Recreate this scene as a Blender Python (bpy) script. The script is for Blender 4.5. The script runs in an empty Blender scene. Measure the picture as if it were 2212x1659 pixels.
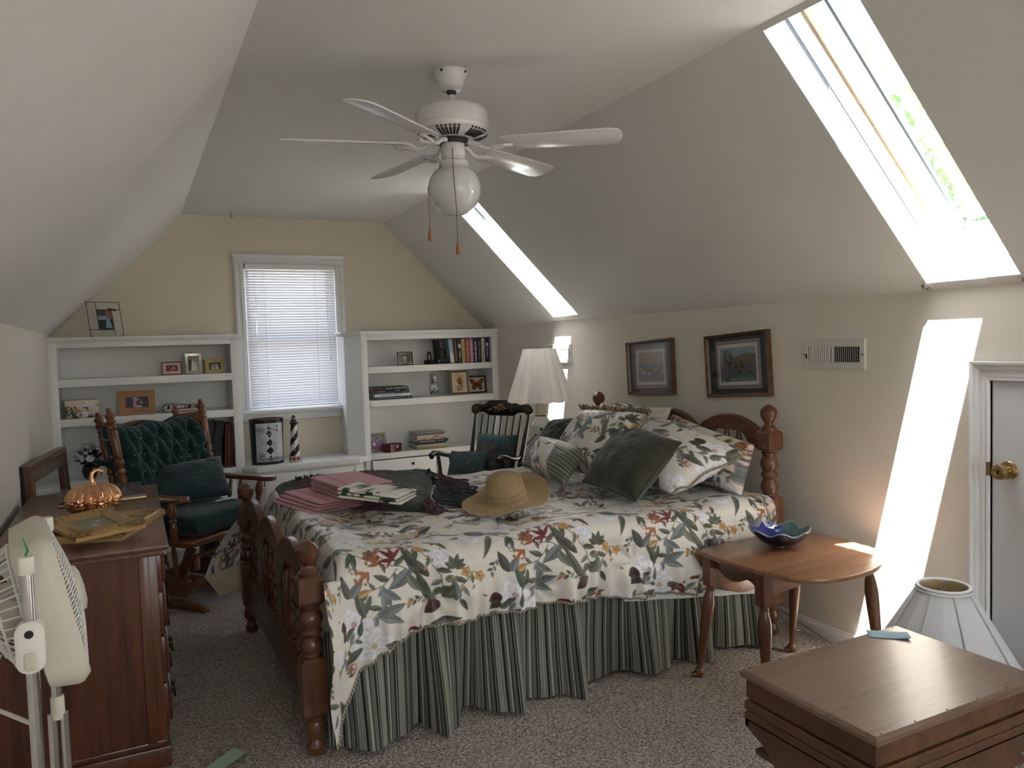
import bpy, bmesh, math, random
import numpy as np
from mathutils import Vector, Matrix
random.seed(7); RNG = np.random.default_rng(7)
PI = math.pi; sin = math.sin; cos = math.cos; rad = math.radians
SC = bpy.context.scene; COL = SC.collection

# ------------------------------------------------------------------ helpers
def srgb(r, g, b):
    f = lambda v: (v/255)/12.92 if v/255 <= .04045 else ((v/255+.055)/1.055)**2.4
    return (f(r), f(g), f(b), 1.0)

class MB:
    """collects geometry for ONE mesh part"""
    def __init__(s): s.v = []; s.f = []; s.uv = None; s.col = None; s.M = Matrix(); s.mi = []; s.cur = 0
    def add(s, vs, fs):
        n = len(s.v)
        M = s.M
        s.v += [tuple(M @ Vector(p)) for p in vs]
        s.f += [tuple(i+n for i in f) for f in fs]
        s.mi += [s.cur]*len(fs)
        return s
    def box(s, x0, y0, z0, x1, y1, z1):
        if x0 > x1: x0, x1 = x1, x0
        if y0 > y1: y0, y1 = y1, y0
        if z0 > z1: z0, z1 = z1, z0
        return s.add([(x0,y0,z0),(x1,y0,z0),(x1,y1,z0),(x0,y1,z0),(x0,y0,z1),(x1,y0,z1),(x1,y1,z1),(x0,y1,z1)],
              [(0,3,2,1),(4,5,6,7),(0,1,5,4),(1,2,6,5),(2,3,7,6),(3,0,4,7)])
    def rings(s, rs, closed=True, cap=True):
        """skin a list of rings (equal-length vertex lists)"""
        n = len(rs[0]); vs = [p for r in rs for p in r]; fs = []
        for i in range(len(rs)-1):
            for j in range(n if closed else n-1):
                k = (j+1) % n
                fs.append((i*n+j, i*n+k, (i+1)*n+k, (i+1)*n+j))
        if cap and closed:
            fs.append(tuple(range(n-1,-1,-1))); fs.append(tuple((len(rs)-1)*n+j for j in range(n)))
        return s.add(vs, fs)
    def lathe(s, prof, seg=20, c=(0,0,0), cap=True, ax='z', sx=1, sy=1):
        rs = []
        for r, z in prof:
            ring = []
            for j in range(seg):
                a = 2*PI*j/seg; x, y = max(r,1e-4)*cos(a)*sx, max(r,1e-4)*sin(a)*sy
                p = (x,y,z) if ax == 'z' else ((z,x,y) if ax == 'x' else (y,z,x))
                ring.append((p[0]+c[0], p[1]+c[1], p[2]+c[2]))
            rs.append(ring)
        return s.rings(rs, True, cap)
    def turn(s, a, b, prof, seg=14, square=None):
        """turned piece along a->b; prof = [(t 0..1, radius)]"""
        a = Vector(a); b = Vector(b); d = b-a; L = d.length; d.normalize()
        q = Vector((0,0,1)).rotation_difference(d); rs = []
        for t, r in prof:
            rs.append([tuple(a + d*(L*t) + q @ Vector((max(r,1e-4)*cos(2*PI*j/seg), max(r,1e-4)*sin(2*PI*j/seg), 0))) for j in range(seg)])
        return s.rings(rs)
    def tube(s, pts, r, seg=8, cap=True, closed=False, flat=1.0):
        pts = [Vector(p) for p in pts]; n = len(pts)
        rr = r if isinstance(r, (list, tuple)) else [r]*n
        t = (pts[1]-pts[0]).normalized(); up = Vector((0,0,1)) if abs(t.z) < .9 else Vector((1,0,0))
        nx = t.cross(up).normalized(); rs = []
        for i in range(n):
            t2 = (pts[min(i+1,n-1)]-pts[max(i-1,0)])
            if closed: t2 = pts[(i+1) % n]-pts[(i-1) % n]
            if t2.length < 1e-9: t2 = t
            t2.normalize(); q = t.rotation_difference(t2); nx = (q @ nx).normalized(); t = t2
            ny = t.cross(nx)
            rs.append([tuple(pts[i] + nx*rr[i]*cos(2*PI*j/seg) + ny*rr[i]*flat*sin(2*PI*j/seg)) for j in range(seg)])
        if closed: rs.append(rs[0])
        return s.rings(rs, True, cap and not closed)
    def prism(s, outline, h, M=None):
        """outline in local xy, thickness h along local z"""
        M = M or Matrix()
        lo = [tuple(M @ Vector((x,y,0))) for x, y in outline]; hi = [tuple(M @ Vector((x,y,h))) for x, y in outline]
        return s.rings([lo, hi])
    def hexa(s, p):  # 8 corners bottom ring + top ring
        return s.add(p, [(3,2,1,0),(4,5,6,7),(0,1,5,4),(1,2,6,5),(2,3,7,6),(3,0,4,7)])
    def beam(s, a, b, w, h, up=(0,0,1)):
        a = Vector(a); b = Vector(b); d = (b-a).normalized(); u = Vector(up)
        x = d.cross(u).normalized(); y = x.cross(d).normalized()
        x *= w/2; y *= h/2
        return s.hexa([tuple(a-x-y),tuple(a+x-y),tuple(b+x-y),tuple(b-x-y),tuple(a-x+y),tuple(a+x+y),tuple(b+x+y),tuple(b-x+y)])
    def sphere(s, c, r, seg=14, rg=8, sc=(1,1,1)):
        rs = []
        for i in range(rg+1):
            a = PI*i/rg; a = min(max(a,.02),PI-.02)
            rs.append([(c[0]+r*sc[0]*sin(a)*cos(2*PI*j/seg), c[1]+r*sc[1]*sin(a)*sin(2*PI*j/seg), c[2]-r*sc[2]*cos(a)) for j in range(seg)])
        return s.rings(rs)
    def grid(s, P):
        """P: array (nu,nv,3)"""
        nu, nv = P.shape[:2]
        vs = [tuple(p) for p in P.reshape(-1,3)]
        fs = [(i*nv+j, (i+1)*nv+j, (i+1)*nv+j+1, i*nv+j+1) for i in range(nu-1) for j in range(nv-1)]
        return s.add(vs, fs)

def obj(name, mb, mat, parent=None, bevel=0, smooth=40, loc=None, bseg=2, sub=0):
    me = bpy.data.meshes.new(name)
    me.from_pydata(mb.v, [], mb.f)
    if isinstance(mat, (list, tuple)):
        for m in mat: me.materials.append(m)
        me.polygons.foreach_set('material_index', mb.mi)
    else: me.materials.append(mat)
    bm = bmesh.new(); bm.from_mesh(me)
    if len(mb.f) < 60000: bmesh.ops.recalc_face_normals(bm, faces=bm.faces)
    if bevel:
        es = [e for e in bm.edges if len(e.link_faces) == 2 and e.calc_face_angle(0) > rad(30)]
        bmesh.ops.bevel(bm, geom=es, offset=bevel, segments=bseg, profile=.5, affect='EDGES', clamp_overlap=True)
    bm.to_mesh(me); bm.free()
    if smooth:
        me.polygons.foreach_set('use_smooth', [True]*len(me.polygons))
        me.set_sharp_from_angle(angle=rad(smooth))
    o = bpy.data.objects.new(name, me); COL.objects.link(o)
    if parent is not None: o.parent = parent
    if loc is not None: o.location = loc
    if sub:
        m = o.modifiers.new('sub', 'SUBSURF'); m.levels = sub; m.render_levels = sub
    return o

def tag(o, label, cat, group=None):
    o['label'] = label; o['category'] = cat
    if group: o['group'] = group
    return o
def thing(name, label, cat, loc=(0,0,0), rz=0, group=None, rx=0, ry=0):
    o = bpy.data.objects.new(name, None); COL.objects.link(o); o.empty_display_size = .1
    o.location = loc; o.rotation_euler = (rx, ry, rz)
    return tag(o, label, cat, group)
def struct(name, mb, mat, parent=None, **k):
    o = obj(name, mb, mat, parent, **k)
    if parent is None: o['kind'] = 'structure'
    return o
def emptystruct(name, loc=(0,0,0)):
    o = bpy.data.objects.new(name, None); COL.objects.link(o); o.location = loc; o['kind'] = 'structure'; return o

def gridobj(name, P, mat, parent=None, C=None, uv=None, smooth=180, close=False, loc=None):
    """fast numpy grid mesh; C (nu,nv,3) linear colours -> attribute Col; close wraps u"""
    nu, nv = P.shape[:2]
    me = bpy.data.meshes.new(name)
    iu = np.arange(nu if close else nu-1); jv = np.arange(nv-1)
    I, J = np.meshgrid(iu, jv, indexing='ij'); I2 = (I+1) % nu
    q = np.stack([I*nv+J, I2*nv+J, I2*nv+J+1, I*nv+J+1], -1).reshape(-1)
    nf = q.size//4
    me.vertices.add(nu*nv); me.vertices.foreach_set('co', P.reshape(-1).astype(np.float32))
    me.loops.add(q.size); me.loops.foreach_set('vertex_index', q.astype(np.int32))
    me.polygons.add(nf); me.polygons.foreach_set('loop_start', (np.arange(nf)*4).astype(np.int32))
    me.update(calc_edges=True); me.validate()
    me.polygons.foreach_set('use_smooth', [True]*len(me.polygons))
    if smooth < 180: me.set_sharp_from_angle(angle=rad(smooth))
    if C is not None: setcol(me, C)
    me.materials.append(mat)
    o = bpy.data.objects.new(name, me); COL.objects.link(o)
    if parent is not None: o.parent = parent
    if loc is not None: o.location = loc
    return o
def setcol(me, C):
    C = np.asarray(C, np.float32).reshape(-1, C.shape[-1])
    if C.shape[1] == 3: C = np.concatenate([C, np.ones((len(C),1), np.float32)], 1)
    a = me.color_attributes.new('Col', 'FLOAT_COLOR', 'POINT'); a.data.foreach_set('color', C.reshape(-1))

# value noise ------------------------------------------------------------
def vnoise(x, y, seed=0):
    x = np.asarray(x, float); y = np.asarray(y, float)
    xi = np.floor(x).astype(int); yi = np.floor(y).astype(int); fx = x-xi; fy = y-yi
    fx = fx*fx*(3-2*fx); fy = fy*fy*(3-2*fy)
    def h(a, b):
        n = np.sin(a*127.1+b*311.7+seed*74.7)*43758.5453
        return n-np.floor(n)
    return (h(xi,yi)*(1-fx)+h(xi+1,yi)*fx)*(1-fy)+(h(xi,yi+1)*(1-fx)+h(xi+1,yi+1)*fx)*fy
def fbm(x, y, o=4, seed=0):
    t = 0; a = .5
    for i in range(o): t = t+a*(vnoise(x*2**i, y*2**i, seed+i)-.5); a *= .5
    return t
def sstep(a, b, x):
    t = np.clip((x-a)/(b-a), 0, 1); return t*t*(3-2*t)

# ------------------------------------------------------------------ materials
_mats = {}
def newmat(name):
    m = bpy.data.materials.new(name); m.use_nodes = True
    nt = m.node_tree; b = nt.nodes['Principled BSDF']; return m, nt, b
def node(nt, t, **k):
    n = nt.nodes.new(t)
    for a, v in k.items():
        if a[0] == '_': n.inputs[a[1:].replace('_',' ')].default_value = v
        else: setattr(n, a, v)
    return n
def coords(nt, scale=(1,1,1), kind='Object', rot=(0,0,0)):
    tc = node(nt, 'ShaderNodeTexCoord'); mp = node(nt, 'ShaderNodeMapping')
    mp.inputs['Scale'].default_value = scale; mp.inputs['Rotation'].default_value = rot
    nt.links.new(tc.outputs[kind], mp.inputs['Vector']); return mp.outputs['Vector']
def ramp(nt, fac, stops):
    r = node(nt, 'ShaderNodeValToRGB'); e = r.color_ramp.elements
    while len(e) < len(stops): e.new(.5)
    for i, (p, c) in enumerate(stops): e[i].position = p; e[i].color = c
    nt.links.new(fac, r.inputs['Fac']); return r.outputs['Color']
def bump(nt, b, h, strength=.3, dist=.01):
    n = node(nt, 'ShaderNodeBump'); n.inputs['Strength'].default_value = strength; n.inputs['Distance'].default_value = dist
    nt.links.new(h, n.inputs['Height']); nt.links.new(n.outputs['Normal'], b.inputs['Normal'])
def mat(name, col, rough=.5, metal=0, var=.06, vs=8, bmp=0, bs=60, spec=.5, sheen=0, coat=0, bd=.004):
    """paint / plastic / cloth: noise-modulated colour and bump"""
    if name in _mats: return _mats[name]
    m, nt, b = newmat(name)
    c = srgb(*col); v = coords(nt)
    n = node(nt, 'ShaderNodeTexNoise', _Scale=vs, _Detail=4.0); nt.links.new(v, n.inputs['Vector'])
    k0 = tuple(x*(1-var) for x in c[:3])+(1,); k1 = tuple(min(1,x*(1+var)) for x in c[:3])+(1,)
    nt.links.new(ramp(nt, n.outputs['Fac'], [(.3,k0),(.7,k1)]), b.inputs['Base Color'])
    b.inputs['Roughness'].default_value = rough; b.inputs['Metallic'].default_value = metal
    b.inputs['Specular IOR Level'].default_value = spec
    if sheen: b.inputs['Sheen Weight'].default_value = sheen; b.inputs['Sheen Roughness'].default_value = .4
    if coat: b.inputs['Coat Weight'].default_value = coat; b.inputs['Coat Roughness'].default_value = .1
    if bmp:
        n2 = node(nt, 'ShaderNodeTexNoise', _Scale=bs, _Detail=3.0); nt.links.new(v, n2.inputs['Vector'])
        bump(nt, b, n2.outputs['Fac'], bmp, bd)
    _mats[name] = m; return m
def wood(name, dark, light, rough=.35, axis='x', scale=1, grain=1, coat=.25):
    if name in _mats: return _mats[name]
    m, nt, b = newmat(name)
    st = {'x':(1.2,14,14),'y':(14,1.2,14),'z':(14,14,1.2)}[axis]; st = tuple(q*scale for q in st)
    v = coords(nt, st)
    n = node(nt, 'ShaderNodeTexNoise', _Scale=1.6, _Detail=6.0, _Roughness=.6, _Distortion=.8); nt.links.new(v, n.inputs['Vector'])
    v2 = coords(nt, tuple(q*3.4 for q in st))
    n2 = node(nt, 'ShaderNodeTexNoise', _Scale=3.0, _Detail=4.0); nt.links.new(v2, n2.inputs['Vector'])
    mx = node(nt, 'ShaderNodeMath', operation='MULTIPLY_ADD'); mx.inputs[1].default_value = .35*grain
    nt.links.new(n2.outputs['Fac'], mx.inputs[0]); nt.links.new(n.outputs['Fac'], mx.inputs[2])
    nt.links.new(ramp(nt, mx.outputs[0], [(.42,srgb(*dark)),(.86,srgb(*light))]), b.inputs['Base Color'])
    b.inputs['Roughness'].default_value = rough; b.inputs['Coat Weight'].default_value = coat; b.inputs['Coat Roughness'].default_value = .18
    bump(nt, b, n2.outputs['Fac'], .05, .002)
    _mats[name] = m; return m
def painted(name, rough=.6, bmp=0, bs=200, sheen=0, spec=.4, coat=0, aniso=None, subtle=0, trans=0):
    """colour comes from the mesh's own printed pattern (attribute Col)"""
    if name in _mats: return _mats[name]
    m, nt, b = newmat(name)
    a = node(nt, 'ShaderNodeAttribute', attribute_name='Col')
    out = a.outputs['Color']
    if subtle:
        n = node(nt, 'ShaderNodeTexNoise', _Scale=30.0, _Detail=3.0, _Distortion=2.0); nt.links.new(coords(nt), n.inputs['Vector'])
        r = ramp(nt, n.outputs['Fac'], [(.45,(1-subtle,)*3+(1,)),(.55,(1,1,1,1))])
        mx = node(nt, 'ShaderNodeMix', data_type='RGBA', blend_type='MULTIPLY'); mx.inputs[0].default_value = 1
        nt.links.new(out, mx.inputs[6]); nt.links.new(r, mx.inputs[7]); out = mx.outputs[2]
    nt.links.new(out, b.inputs['Base Color'])
    b.inputs['Roughness'].default_value = rough; b.inputs['Specular IOR Level'].default_value = spec
    if sheen: b.inputs['Sheen Weight'].default_value = sheen
    if coat: b.inputs['Coat Weight'].default_value = coat; b.inputs['Coat Roughness'].default_value = .03
    if bmp:
        n2 = node(nt, 'ShaderNodeTexNoise', _Scale=bs, _Detail=3.0); nt.links.new(coords(nt), n2.inputs['Vector'])
        bump(nt, b, n2.outputs['Fac'], bmp, .003)
    _mats[name] = m; return m
def glassmat(name, col=(1,1,1,1), rough=0, ior=1.45):
    if name in _mats: return _mats[name]
    m, nt, b = newmat(name)
    b.inputs['Base Color'].default_value = col; b.inputs['Roughness'].default_value = rough
    b.inputs['Transmission Weight'].default_value = 1; b.inputs['IOR'].default_value = ior
    _mats[name] = m; return m
def panemat(name='pane_glass', refl=.06):
    """thin window pane: mostly clear, a little mirror"""
    if name in _mats: return _mats[name]
    m = bpy.data.materials.new(name); m.use_nodes = True; nt = m.node_tree; nt.nodes.clear()
    o = node(nt, 'ShaderNodeOutputMaterial'); t = node(nt, 'ShaderNodeBsdfTransparent'); g = node(nt, 'ShaderNodeBsdfGlossy')
    g.inputs['Roughness'].default_value = .02; mx = node(nt, 'ShaderNodeMixShader')
    f = node(nt, 'ShaderNodeLayerWeight'); pw = node(nt, 'ShaderNodeMath', operation='POWER'); pw.inputs[1].default_value = 4
    ma = node(nt, 'ShaderNodeMath', operation='MULTIPLY_ADD'); ma.inputs[1].default_value = .6; ma.inputs[2].default_value = refl
    nt.links.new(f.outputs['Facing'], pw.inputs[0]); nt.links.new(pw.outputs[0], ma.inputs[0])
    nt.links.new(ma.outputs[0], mx.inputs[0]); nt.links.new(t.outputs[0], mx.inputs[1]); nt.links.new(g.outputs[0], mx.inputs[2])
    nt.links.new(mx.outputs[0], o.inputs[0]); _mats[name] = m; return m

WHITE = mat('white_trim_paint', (230,231,233), .35, var=.02, vs=4, bmp=.08, bs=40)
BLACK = mat('black_metal', (22,22,24), .4)
BRASS = mat('brass', (172,150,104), .25, 1, var=.1, vs=20)
CHROME = mat('chrome', (205,205,208), .12, 1, var=.02)
STEEL = mat('screw_steel', (120,118,112), .35, 1)

# ------------------------------------------------------------------ pattern painter
class Cv:
    """numpy canvas in metres; y grows downward in the array; wrap=True tiles"""
    def __init__(s, w, h, ppm, bg, wrap=False):
        s.w, s.h, s.p, s.wrap = w, h, ppm, wrap
        s.nx, s.ny = int(round(w*ppm)), int(round(h*ppm))
        s.a = np.empty((s.ny, s.nx, 3), np.float32); s.a[:] = srgb(*bg)[:3]
        s.X, s.Y = None, None
    def _blit(s, x0, y0, x1, y1, fn, col, al):
        p = s.p
        i0, i1 = int(math.floor(x0*p))-1, int(math.ceil(x1*p))+2; j0, j1 = int(math.floor(y0*p))-1, int(math.ceil(y1*p))+2
        if not s.wrap: i0, i1, j0, j1 = max(i0,0), min(i1,s.nx), max(j0,0), min(j1,s.ny)
        if i1 <= i0 or j1 <= j0: return
        I = np.arange(i0,i1); J = np.arange(j0,j1)
        X, Y = np.meshgrid((I+.5)/p, (J+.5)/p)
        m, c2 = fn(X, Y)
        m = np.clip(m,0,1)*al
        c = np.array(srgb(*col)[:3], np.float32)
        c = c if c2 is None else c*c2[...,None]
        ii = I % s.nx; jj = J % s.ny; ix = np.ix_(jj, ii)
        s.a[ix] = s.a[ix]*(1-m[...,None])+c*m[...,None]
    def ell(s, x, y, rx, ry, col, ang=0, al=1, soft=None):
        R = max(rx,ry); ca, sa = cos(ang), sin(ang); k = soft or .8/s.p
        def fn(X, Y):
            u = (X-x)*ca+(Y-y)*sa; v = -(X-x)*sa+(Y-y)*ca
            d = (np.hypot(u/rx, v/ry)-1)*min(rx,ry); return .5-d/k, None
        s._blit(x-R,y-R,x+R,y+R,fn,col,al)
    def leaf(s, x, y, L, W, ang, col, vein=(70,78,60), bend=0, al=1, shade=.35, nv=6):
        """leaf from base (x,y) along ang, bend curves it"""
        ca, sa = cos(ang), sin(ang); k = .8/s.p
        def fn(X, Y):
            u = ((X-x)*ca+(Y-y)*sa)/L; v = (-(X-x)*sa+(Y-y)*ca); v = v-bend*L*u*u
            uu = np.clip(u,0,1); w = W*.5*np.sin(PI*uu**.75)**.8
            d = np.where((u<0)|(u>1), 1, np.abs(v)-w)
            t = v/(w+1e-6)
            sh = 1.02-shade*.5+shade*.75*np.sign(v)*np.clip(1-np.abs(t)*.5,0,1)+.18*np.cos(uu*5)*shade
            vn = np.cos((uu*nv-np.abs(t)*.9)*2*PI); sh = sh*(1-.16*(vn>.7))
            sh = np.where(np.abs(v)<.03*W+.3/s.p, .55, sh); sh = np.where(np.abs(t)>.86, sh*.7, sh)
            return .5-d/k, sh
        R = L*(1+abs(bend))
        s._blit(x-R,y-R,x+R,y+R,fn,col,al)
    def poly(s, pts, col, al=1):
        P = np.array(pts); 
        def fn(X, Y):
            ins = np.zeros(X.shape, bool); n = len(P)
            for i in range(n):
                x0,y0 = P[i]; x1,y1 = P[(i+1)%n]
                c = ((y0>Y)!=(y1>Y)) & (X < (x1-x0)*(Y-y0)/((y1-y0) if y1!=y0 else 1e-9)+x0); ins ^= c
            return ins.astype(np.float32), None
        s._blit(P[:,0].min(),P[:,1].min(),P[:,0].max(),P[:,1].max(),fn,col,al)
    def rect(s, x0, y0, x1, y1, col, al=1): s.poly([(x0,y0),(x1,y0),(x1,y1),(x0,y1)], col, al)
    def line(s, pts, w, col, al=1):
        k = .8/s.p
        for (x0,y0),(x1,y1) in zip(pts[:-1], pts[1:]):
            def fn(X, Y):
                dx, dy = x1-x0, y1-y0; L2 = dx*dx+dy*dy+1e-12
                t = np.clip(((X-x0)*dx+(Y-y0)*dy)/L2,0,1); d = np.hypot(X-x0-t*dx, Y-y0-t*dy)-w/2
                return .5-d/k, None
            s._blit(min(x0,x1)-w,min(y0,y1)-w,max(x0,x1)+w,max(y0,y1)+w,fn,col,al)
    def petals(s, x, y, R, n, col, col2, core=None, ang=0, wid=.75):
        for i in range(n):
            a = ang+2*PI*i/n
            s.leaf(x,y,R,R*wid,a,col2 if i%2 else col,bend=.05,shade=.10,nv=3)
        if core: s.ell(x,y,R*.16,R*.16,core)
    def bloom(s, x, y, R, n=6, ang=0, core=(176,140,90)):
        """soft white blossom of broad overlapping petals"""
        for lay,(rr,pr) in enumerate(((.58,.50),(.36,.40))):
            for i in range(n):
                a = ang+2*PI*(i+.5*lay)/n; px,py = x+cos(a)*R*rr,y+sin(a)*R*rr
                s.ell(px,py,R*pr*.98,R*pr*.74,(178,178,188),a,.9); s.ell(px,py,R*pr*.94,R*pr*.70,(222,222,228),a,.95,R*.10)
                s.ell(px+cos(a)*R*.10,py+sin(a)*R*.10,R*pr*.6,R*pr*.42,(236,236,240),a,.9,R*.2)
                for d in (-.2,0,.2): s.line([(x+cos(a+d*.5)*R*rr*.5,y+sin(a+d*.5)*R*rr*.5),(px+cos(a+d)*R*pr*.45,py+sin(a+d)*R*pr*.45)],.0012,(186,186,198),.7)
        for i in range(9): s.ell(x+cos(i*2.4)*R*.10,y+sin(i*2.4)*R*.10,R*.045,R*.045,core)
    def rose(s, x, y, R, cols):
        for i in range(9):
            a = i*2.4; r = R*(.52-.035*i)
            s.ell(x+cos(a)*r*.7,y+sin(a)*r*.6,R*(.62-.04*i),R*(.52-.035*i),cols[i%len(cols)],ang=a*.7,al=.96)
            s.ell(x+cos(a)*r*.7-R*.05,y+sin(a)*r*.6-R*.04,R*(.55-.04*i),R*(.45-.035*i),cols[(i+1)%len(cols)],ang=a*.7,al=.9,soft=R*.12)
    def spray(s, x, y, L, ang, col, n=6, w=.18):
        for i in range(n):
            a = ang+(i-(n-1)/2)*.38; l = L*(.75+.25*((i*37)%5)/4)
            s.leaf(x+cos(ang)*L*.05*i,y+sin(ang)*L*.05*i,l,L*w,a,col,bend=.25*(1 if i%2 else -1),shade=.25,nv=2)
            ex,ey = x+cos(a)*l*.92,y+sin(a)*l*.92
            for da in (-.6,0,.6): s.leaf(ex,ey,l*.3,l*.13,a+da,col,shade=.2,nv=1)
    def sample(s, U, V):
        x = U*s.p-.5; y = V*s.p-.5
        xi = np.floor(x).astype(int); yi = np.floor(y).astype(int); fx = (x-xi)[...,None]; fy = (y-yi)[...,None]
        if s.wrap: w = lambda a,n: a % n
        else: w = lambda a,n: np.clip(a,0,n-1)
        g = lambda i,j: s.a[w(j,s.ny), w(i,s.nx)]
        return (g(xi,yi)*(1-fx)+g(xi+1,yi)*fx)*(1-fy)+(g(xi,yi+1)*(1-fx)+g(xi+1,yi+1)*fx)*fy

def panel(name, cv, parent, M=None, res=None, mat_=None, nx=None, curve=None):
    """flat printed sheet: canvas cv (w x h metres) centred on local origin in local XZ facing -Y"""
    nx = nx or min(cv.nx, 160); nz = max(2,int(nx*cv.h/cv.w))
    u = np.linspace(0,1,nx); v = np.linspace(0,1,nz); U, V = np.meshgrid(u,v,indexing='ij')
    P = np.stack([(U-.5)*cv.w, np.zeros_like(U), (.5-V)*cv.h], -1)
    if curve is not None: P = curve(P)
    if M is not None:
        A = np.array(M); P = P @ A[:3,:3].T + A[:3,3]
    C = cv.sample(U*cv.w, V*cv.h)
    return gridobj(name, P, mat_ or painted('print_paper', .35), parent, C)
# ================================================================== camera
YAW, PIT, ROL, FPX = 0.460151947, 0.0523800664, 0.0308409840, 1659.64
f_ = Vector((sin(YAW)*cos(PIT), cos(YAW)*cos(PIT), -sin(PIT))); r_ = Vector((cos(YAW), -sin(YAW), 0)); d_ = f_.cross(r_)
r2 = r_*cos(ROL)+d_*sin(ROL); d2 = -r_*sin(ROL)+d_*cos(ROL)
cd = bpy.data.cameras.new('camera'); cam = bpy.data.objects.new('camera', cd); COL.objects.link(cam)
cd.sensor_width = 36; cd.lens = FPX/2212*36; cd.clip_start = .02
cam.matrix_world = Matrix(((r2.x,-d2.x,-f_.x,0),(r2.y,-d2.y,-f_.y,0),(r2.z,-d2.z,-f_.z,1.4),(0,0,0,1)))
SC.camera = cam
SC.view_settings.view_transform = 'Standard'; SC.view_settings.look = 'None'; SC.view_settings.gamma = 1
SC.view_settings.use_curve_mapping = False; SC.view_settings.exposure = EXPO = 1.68

# ================================================================== room shell
XL, XR, YF, YB, ZC = -.485, 2.8, 6.2, -3.2, 2.43
ZK = 1.555                                     # knee wall height
Q = 2**.5
def wallmat(name, col):
    m, nt, b = newmat(name); v = coords(nt)
    n = node(nt,'ShaderNodeTexNoise',_Scale=1.3,_Detail=4.0); nt.links.new(v,n.inputs['Vector'])
    c = srgb(*col); nt.links.new(ramp(nt,n.outputs['Fac'],[(.3,tuple(x*.96 for x in c[:3])+(1,)),(.7,c)]),b.inputs['Base Color'])
    b.inputs['Roughness'].default_value = .6
    n2 = node(nt,'ShaderNodeTexNoise',_Scale=140.0,_Detail=2.0); nt.links.new(v,n2.inputs['Vector'])
    bump(nt,b,n2.outputs['Fac'],.12,.002); return m
M_FAR = wallmat('wall_paint_yellow', (219,211,193)); M_SIDE = wallmat('wall_paint_cream', (222,217,206)); M_CEIL = wallmat('ceiling_paint', (226,226,222))

def carpetmat():
    m, nt, b = newmat('carpet'); v = coords(nt)
    vo = node(nt,'ShaderNodeTexVoronoi',_Scale=110.0); nt.links.new(v,vo.inputs['Vector'])
    n = node(nt,'ShaderNodeTexNoise',_Scale=105.0,_Detail=4.0,_Roughness=.7); nt.links.new(v,n.inputs['Vector'])
    n3 = node(nt,'ShaderNodeTexNoise',_Scale=1.6,_Detail=3.0); nt.links.new(v,n3.inputs['Vector'])
    c1 = ramp(nt,n.outputs['Fac'],[(.33,srgb(104,92,82)),(.5,srgb(182,170,160)),(.66,srgb(226,218,210))])
    c2 = ramp(nt,n3.outputs['Fac'],[(.3,(.86,.86,.86,1)),(.7,(1,1,1,1))])
    mx = node(nt,'ShaderNodeMix',data_type='RGBA',blend_type='MULTIPLY'); mx.inputs[0].default_value = 1
    nt.links.new(c1,mx.inputs[6]); nt.links.new(c2,mx.inputs[7]); nt.links.new(mx.outputs[2],b.inputs['Base Color'])
    b.inputs['Roughness'].default_value = .95; b.inputs['Specular IOR Level'].default_value = .1
    ad = node(nt,'ShaderNodeMath',operation='ADD'); nt.links.new(vo.outputs['Distance'],ad.inputs[0]); nt.links.new(n.outputs['Fac'],ad.inputs[1])
    bump(nt,b,ad.outputs[0],.7,.016); return m
M_CARPET = carpetmat()
# floor: carpet with a slightly uneven pile
gx = np.linspace(XL, XR, 300); gy = np.linspace(YB, YF, 500); GX, GY = np.meshgrid(gx, gy, indexing='ij')
fl = gridobj('floor', np.stack([GX, GY, .004*fbm(GX*9, GY*9, 3, 5)+.003*fbm(GX*60, GY*60, 2, 9)-.002], -1), M_CARPET); fl['kind'] = 'structure'
WIN = dict(x0=.812, x1=1.502, z0=.945, z1=2.075)   # far window opening
m = MB()
zt = lambda x: min(ZC, x+2.04 if x < 1 else 4.355-x)
def wallpoly(m, pts, y): m.add([(x,y,z) for x,z in pts], [tuple(range(len(pts)))])
w = WIN
wallpoly(m, [(XL,0),(w['x0'],0),(w['x0'],ZC),(.39,ZC),(XL,ZK)], YF)
wallpoly(m, [(w['x1'],0),(XR,0),(XR,ZK),(1.925,ZC),(w['x1'],ZC)], YF)
wallpoly(m, [(w['x0'],0),(w['x1'],0),(w['x1'],w['z0']),(w['x0'],w['z0'])], YF)
wallpoly(m, [(w['x0'],w['z1']),(w['x1'],w['z1']),(w['x1'],ZC),(w['x0'],ZC)], YF)
wf = struct('wall_far', m, M_FAR, smooth=0)
m = MB(); m.add([(XL,YB,0),(XL,YF,0),(XL,YF,ZK),(XL,YB,ZK)], [(0,1,2,3)]); struct('wall_left', m, M_SIDE, smooth=0)
m = MB(); m.add([(XR,YB,0),(XR,YF,0),(XR,YF,ZK),(XR,YB,ZK)], [(0,1,2,3)]); struct('wall_right', m, M_SIDE, smooth=0)
# back wall (behind the camera) with an opening added to let in fill daylight
BW = dict(x0=.12, x1=2.18, z0=.8, z1=2.12)
m = MB()
wallpoly(m, [(XL,0),(BW['x0'],0),(BW['x0'],ZC),(.39,ZC),(XL,ZK)], YB)
wallpoly(m, [(BW['x1'],0),(XR,0),(XR,ZK),(1.925,ZC),(BW['x1'],ZC)], YB)
wallpoly(m, [(BW['x0'],0),(BW['x1'],0),(BW['x1'],BW['z0']),(BW['x0'],BW['z0'])], YB)
wallpoly(m, [(BW['x0'],BW['z1']),(BW['x1'],BW['z1']),(BW['x1'],ZC),(BW['x0'],ZC)], YB)
struct('wall_back', m, M_FAR, smooth=0)
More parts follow.
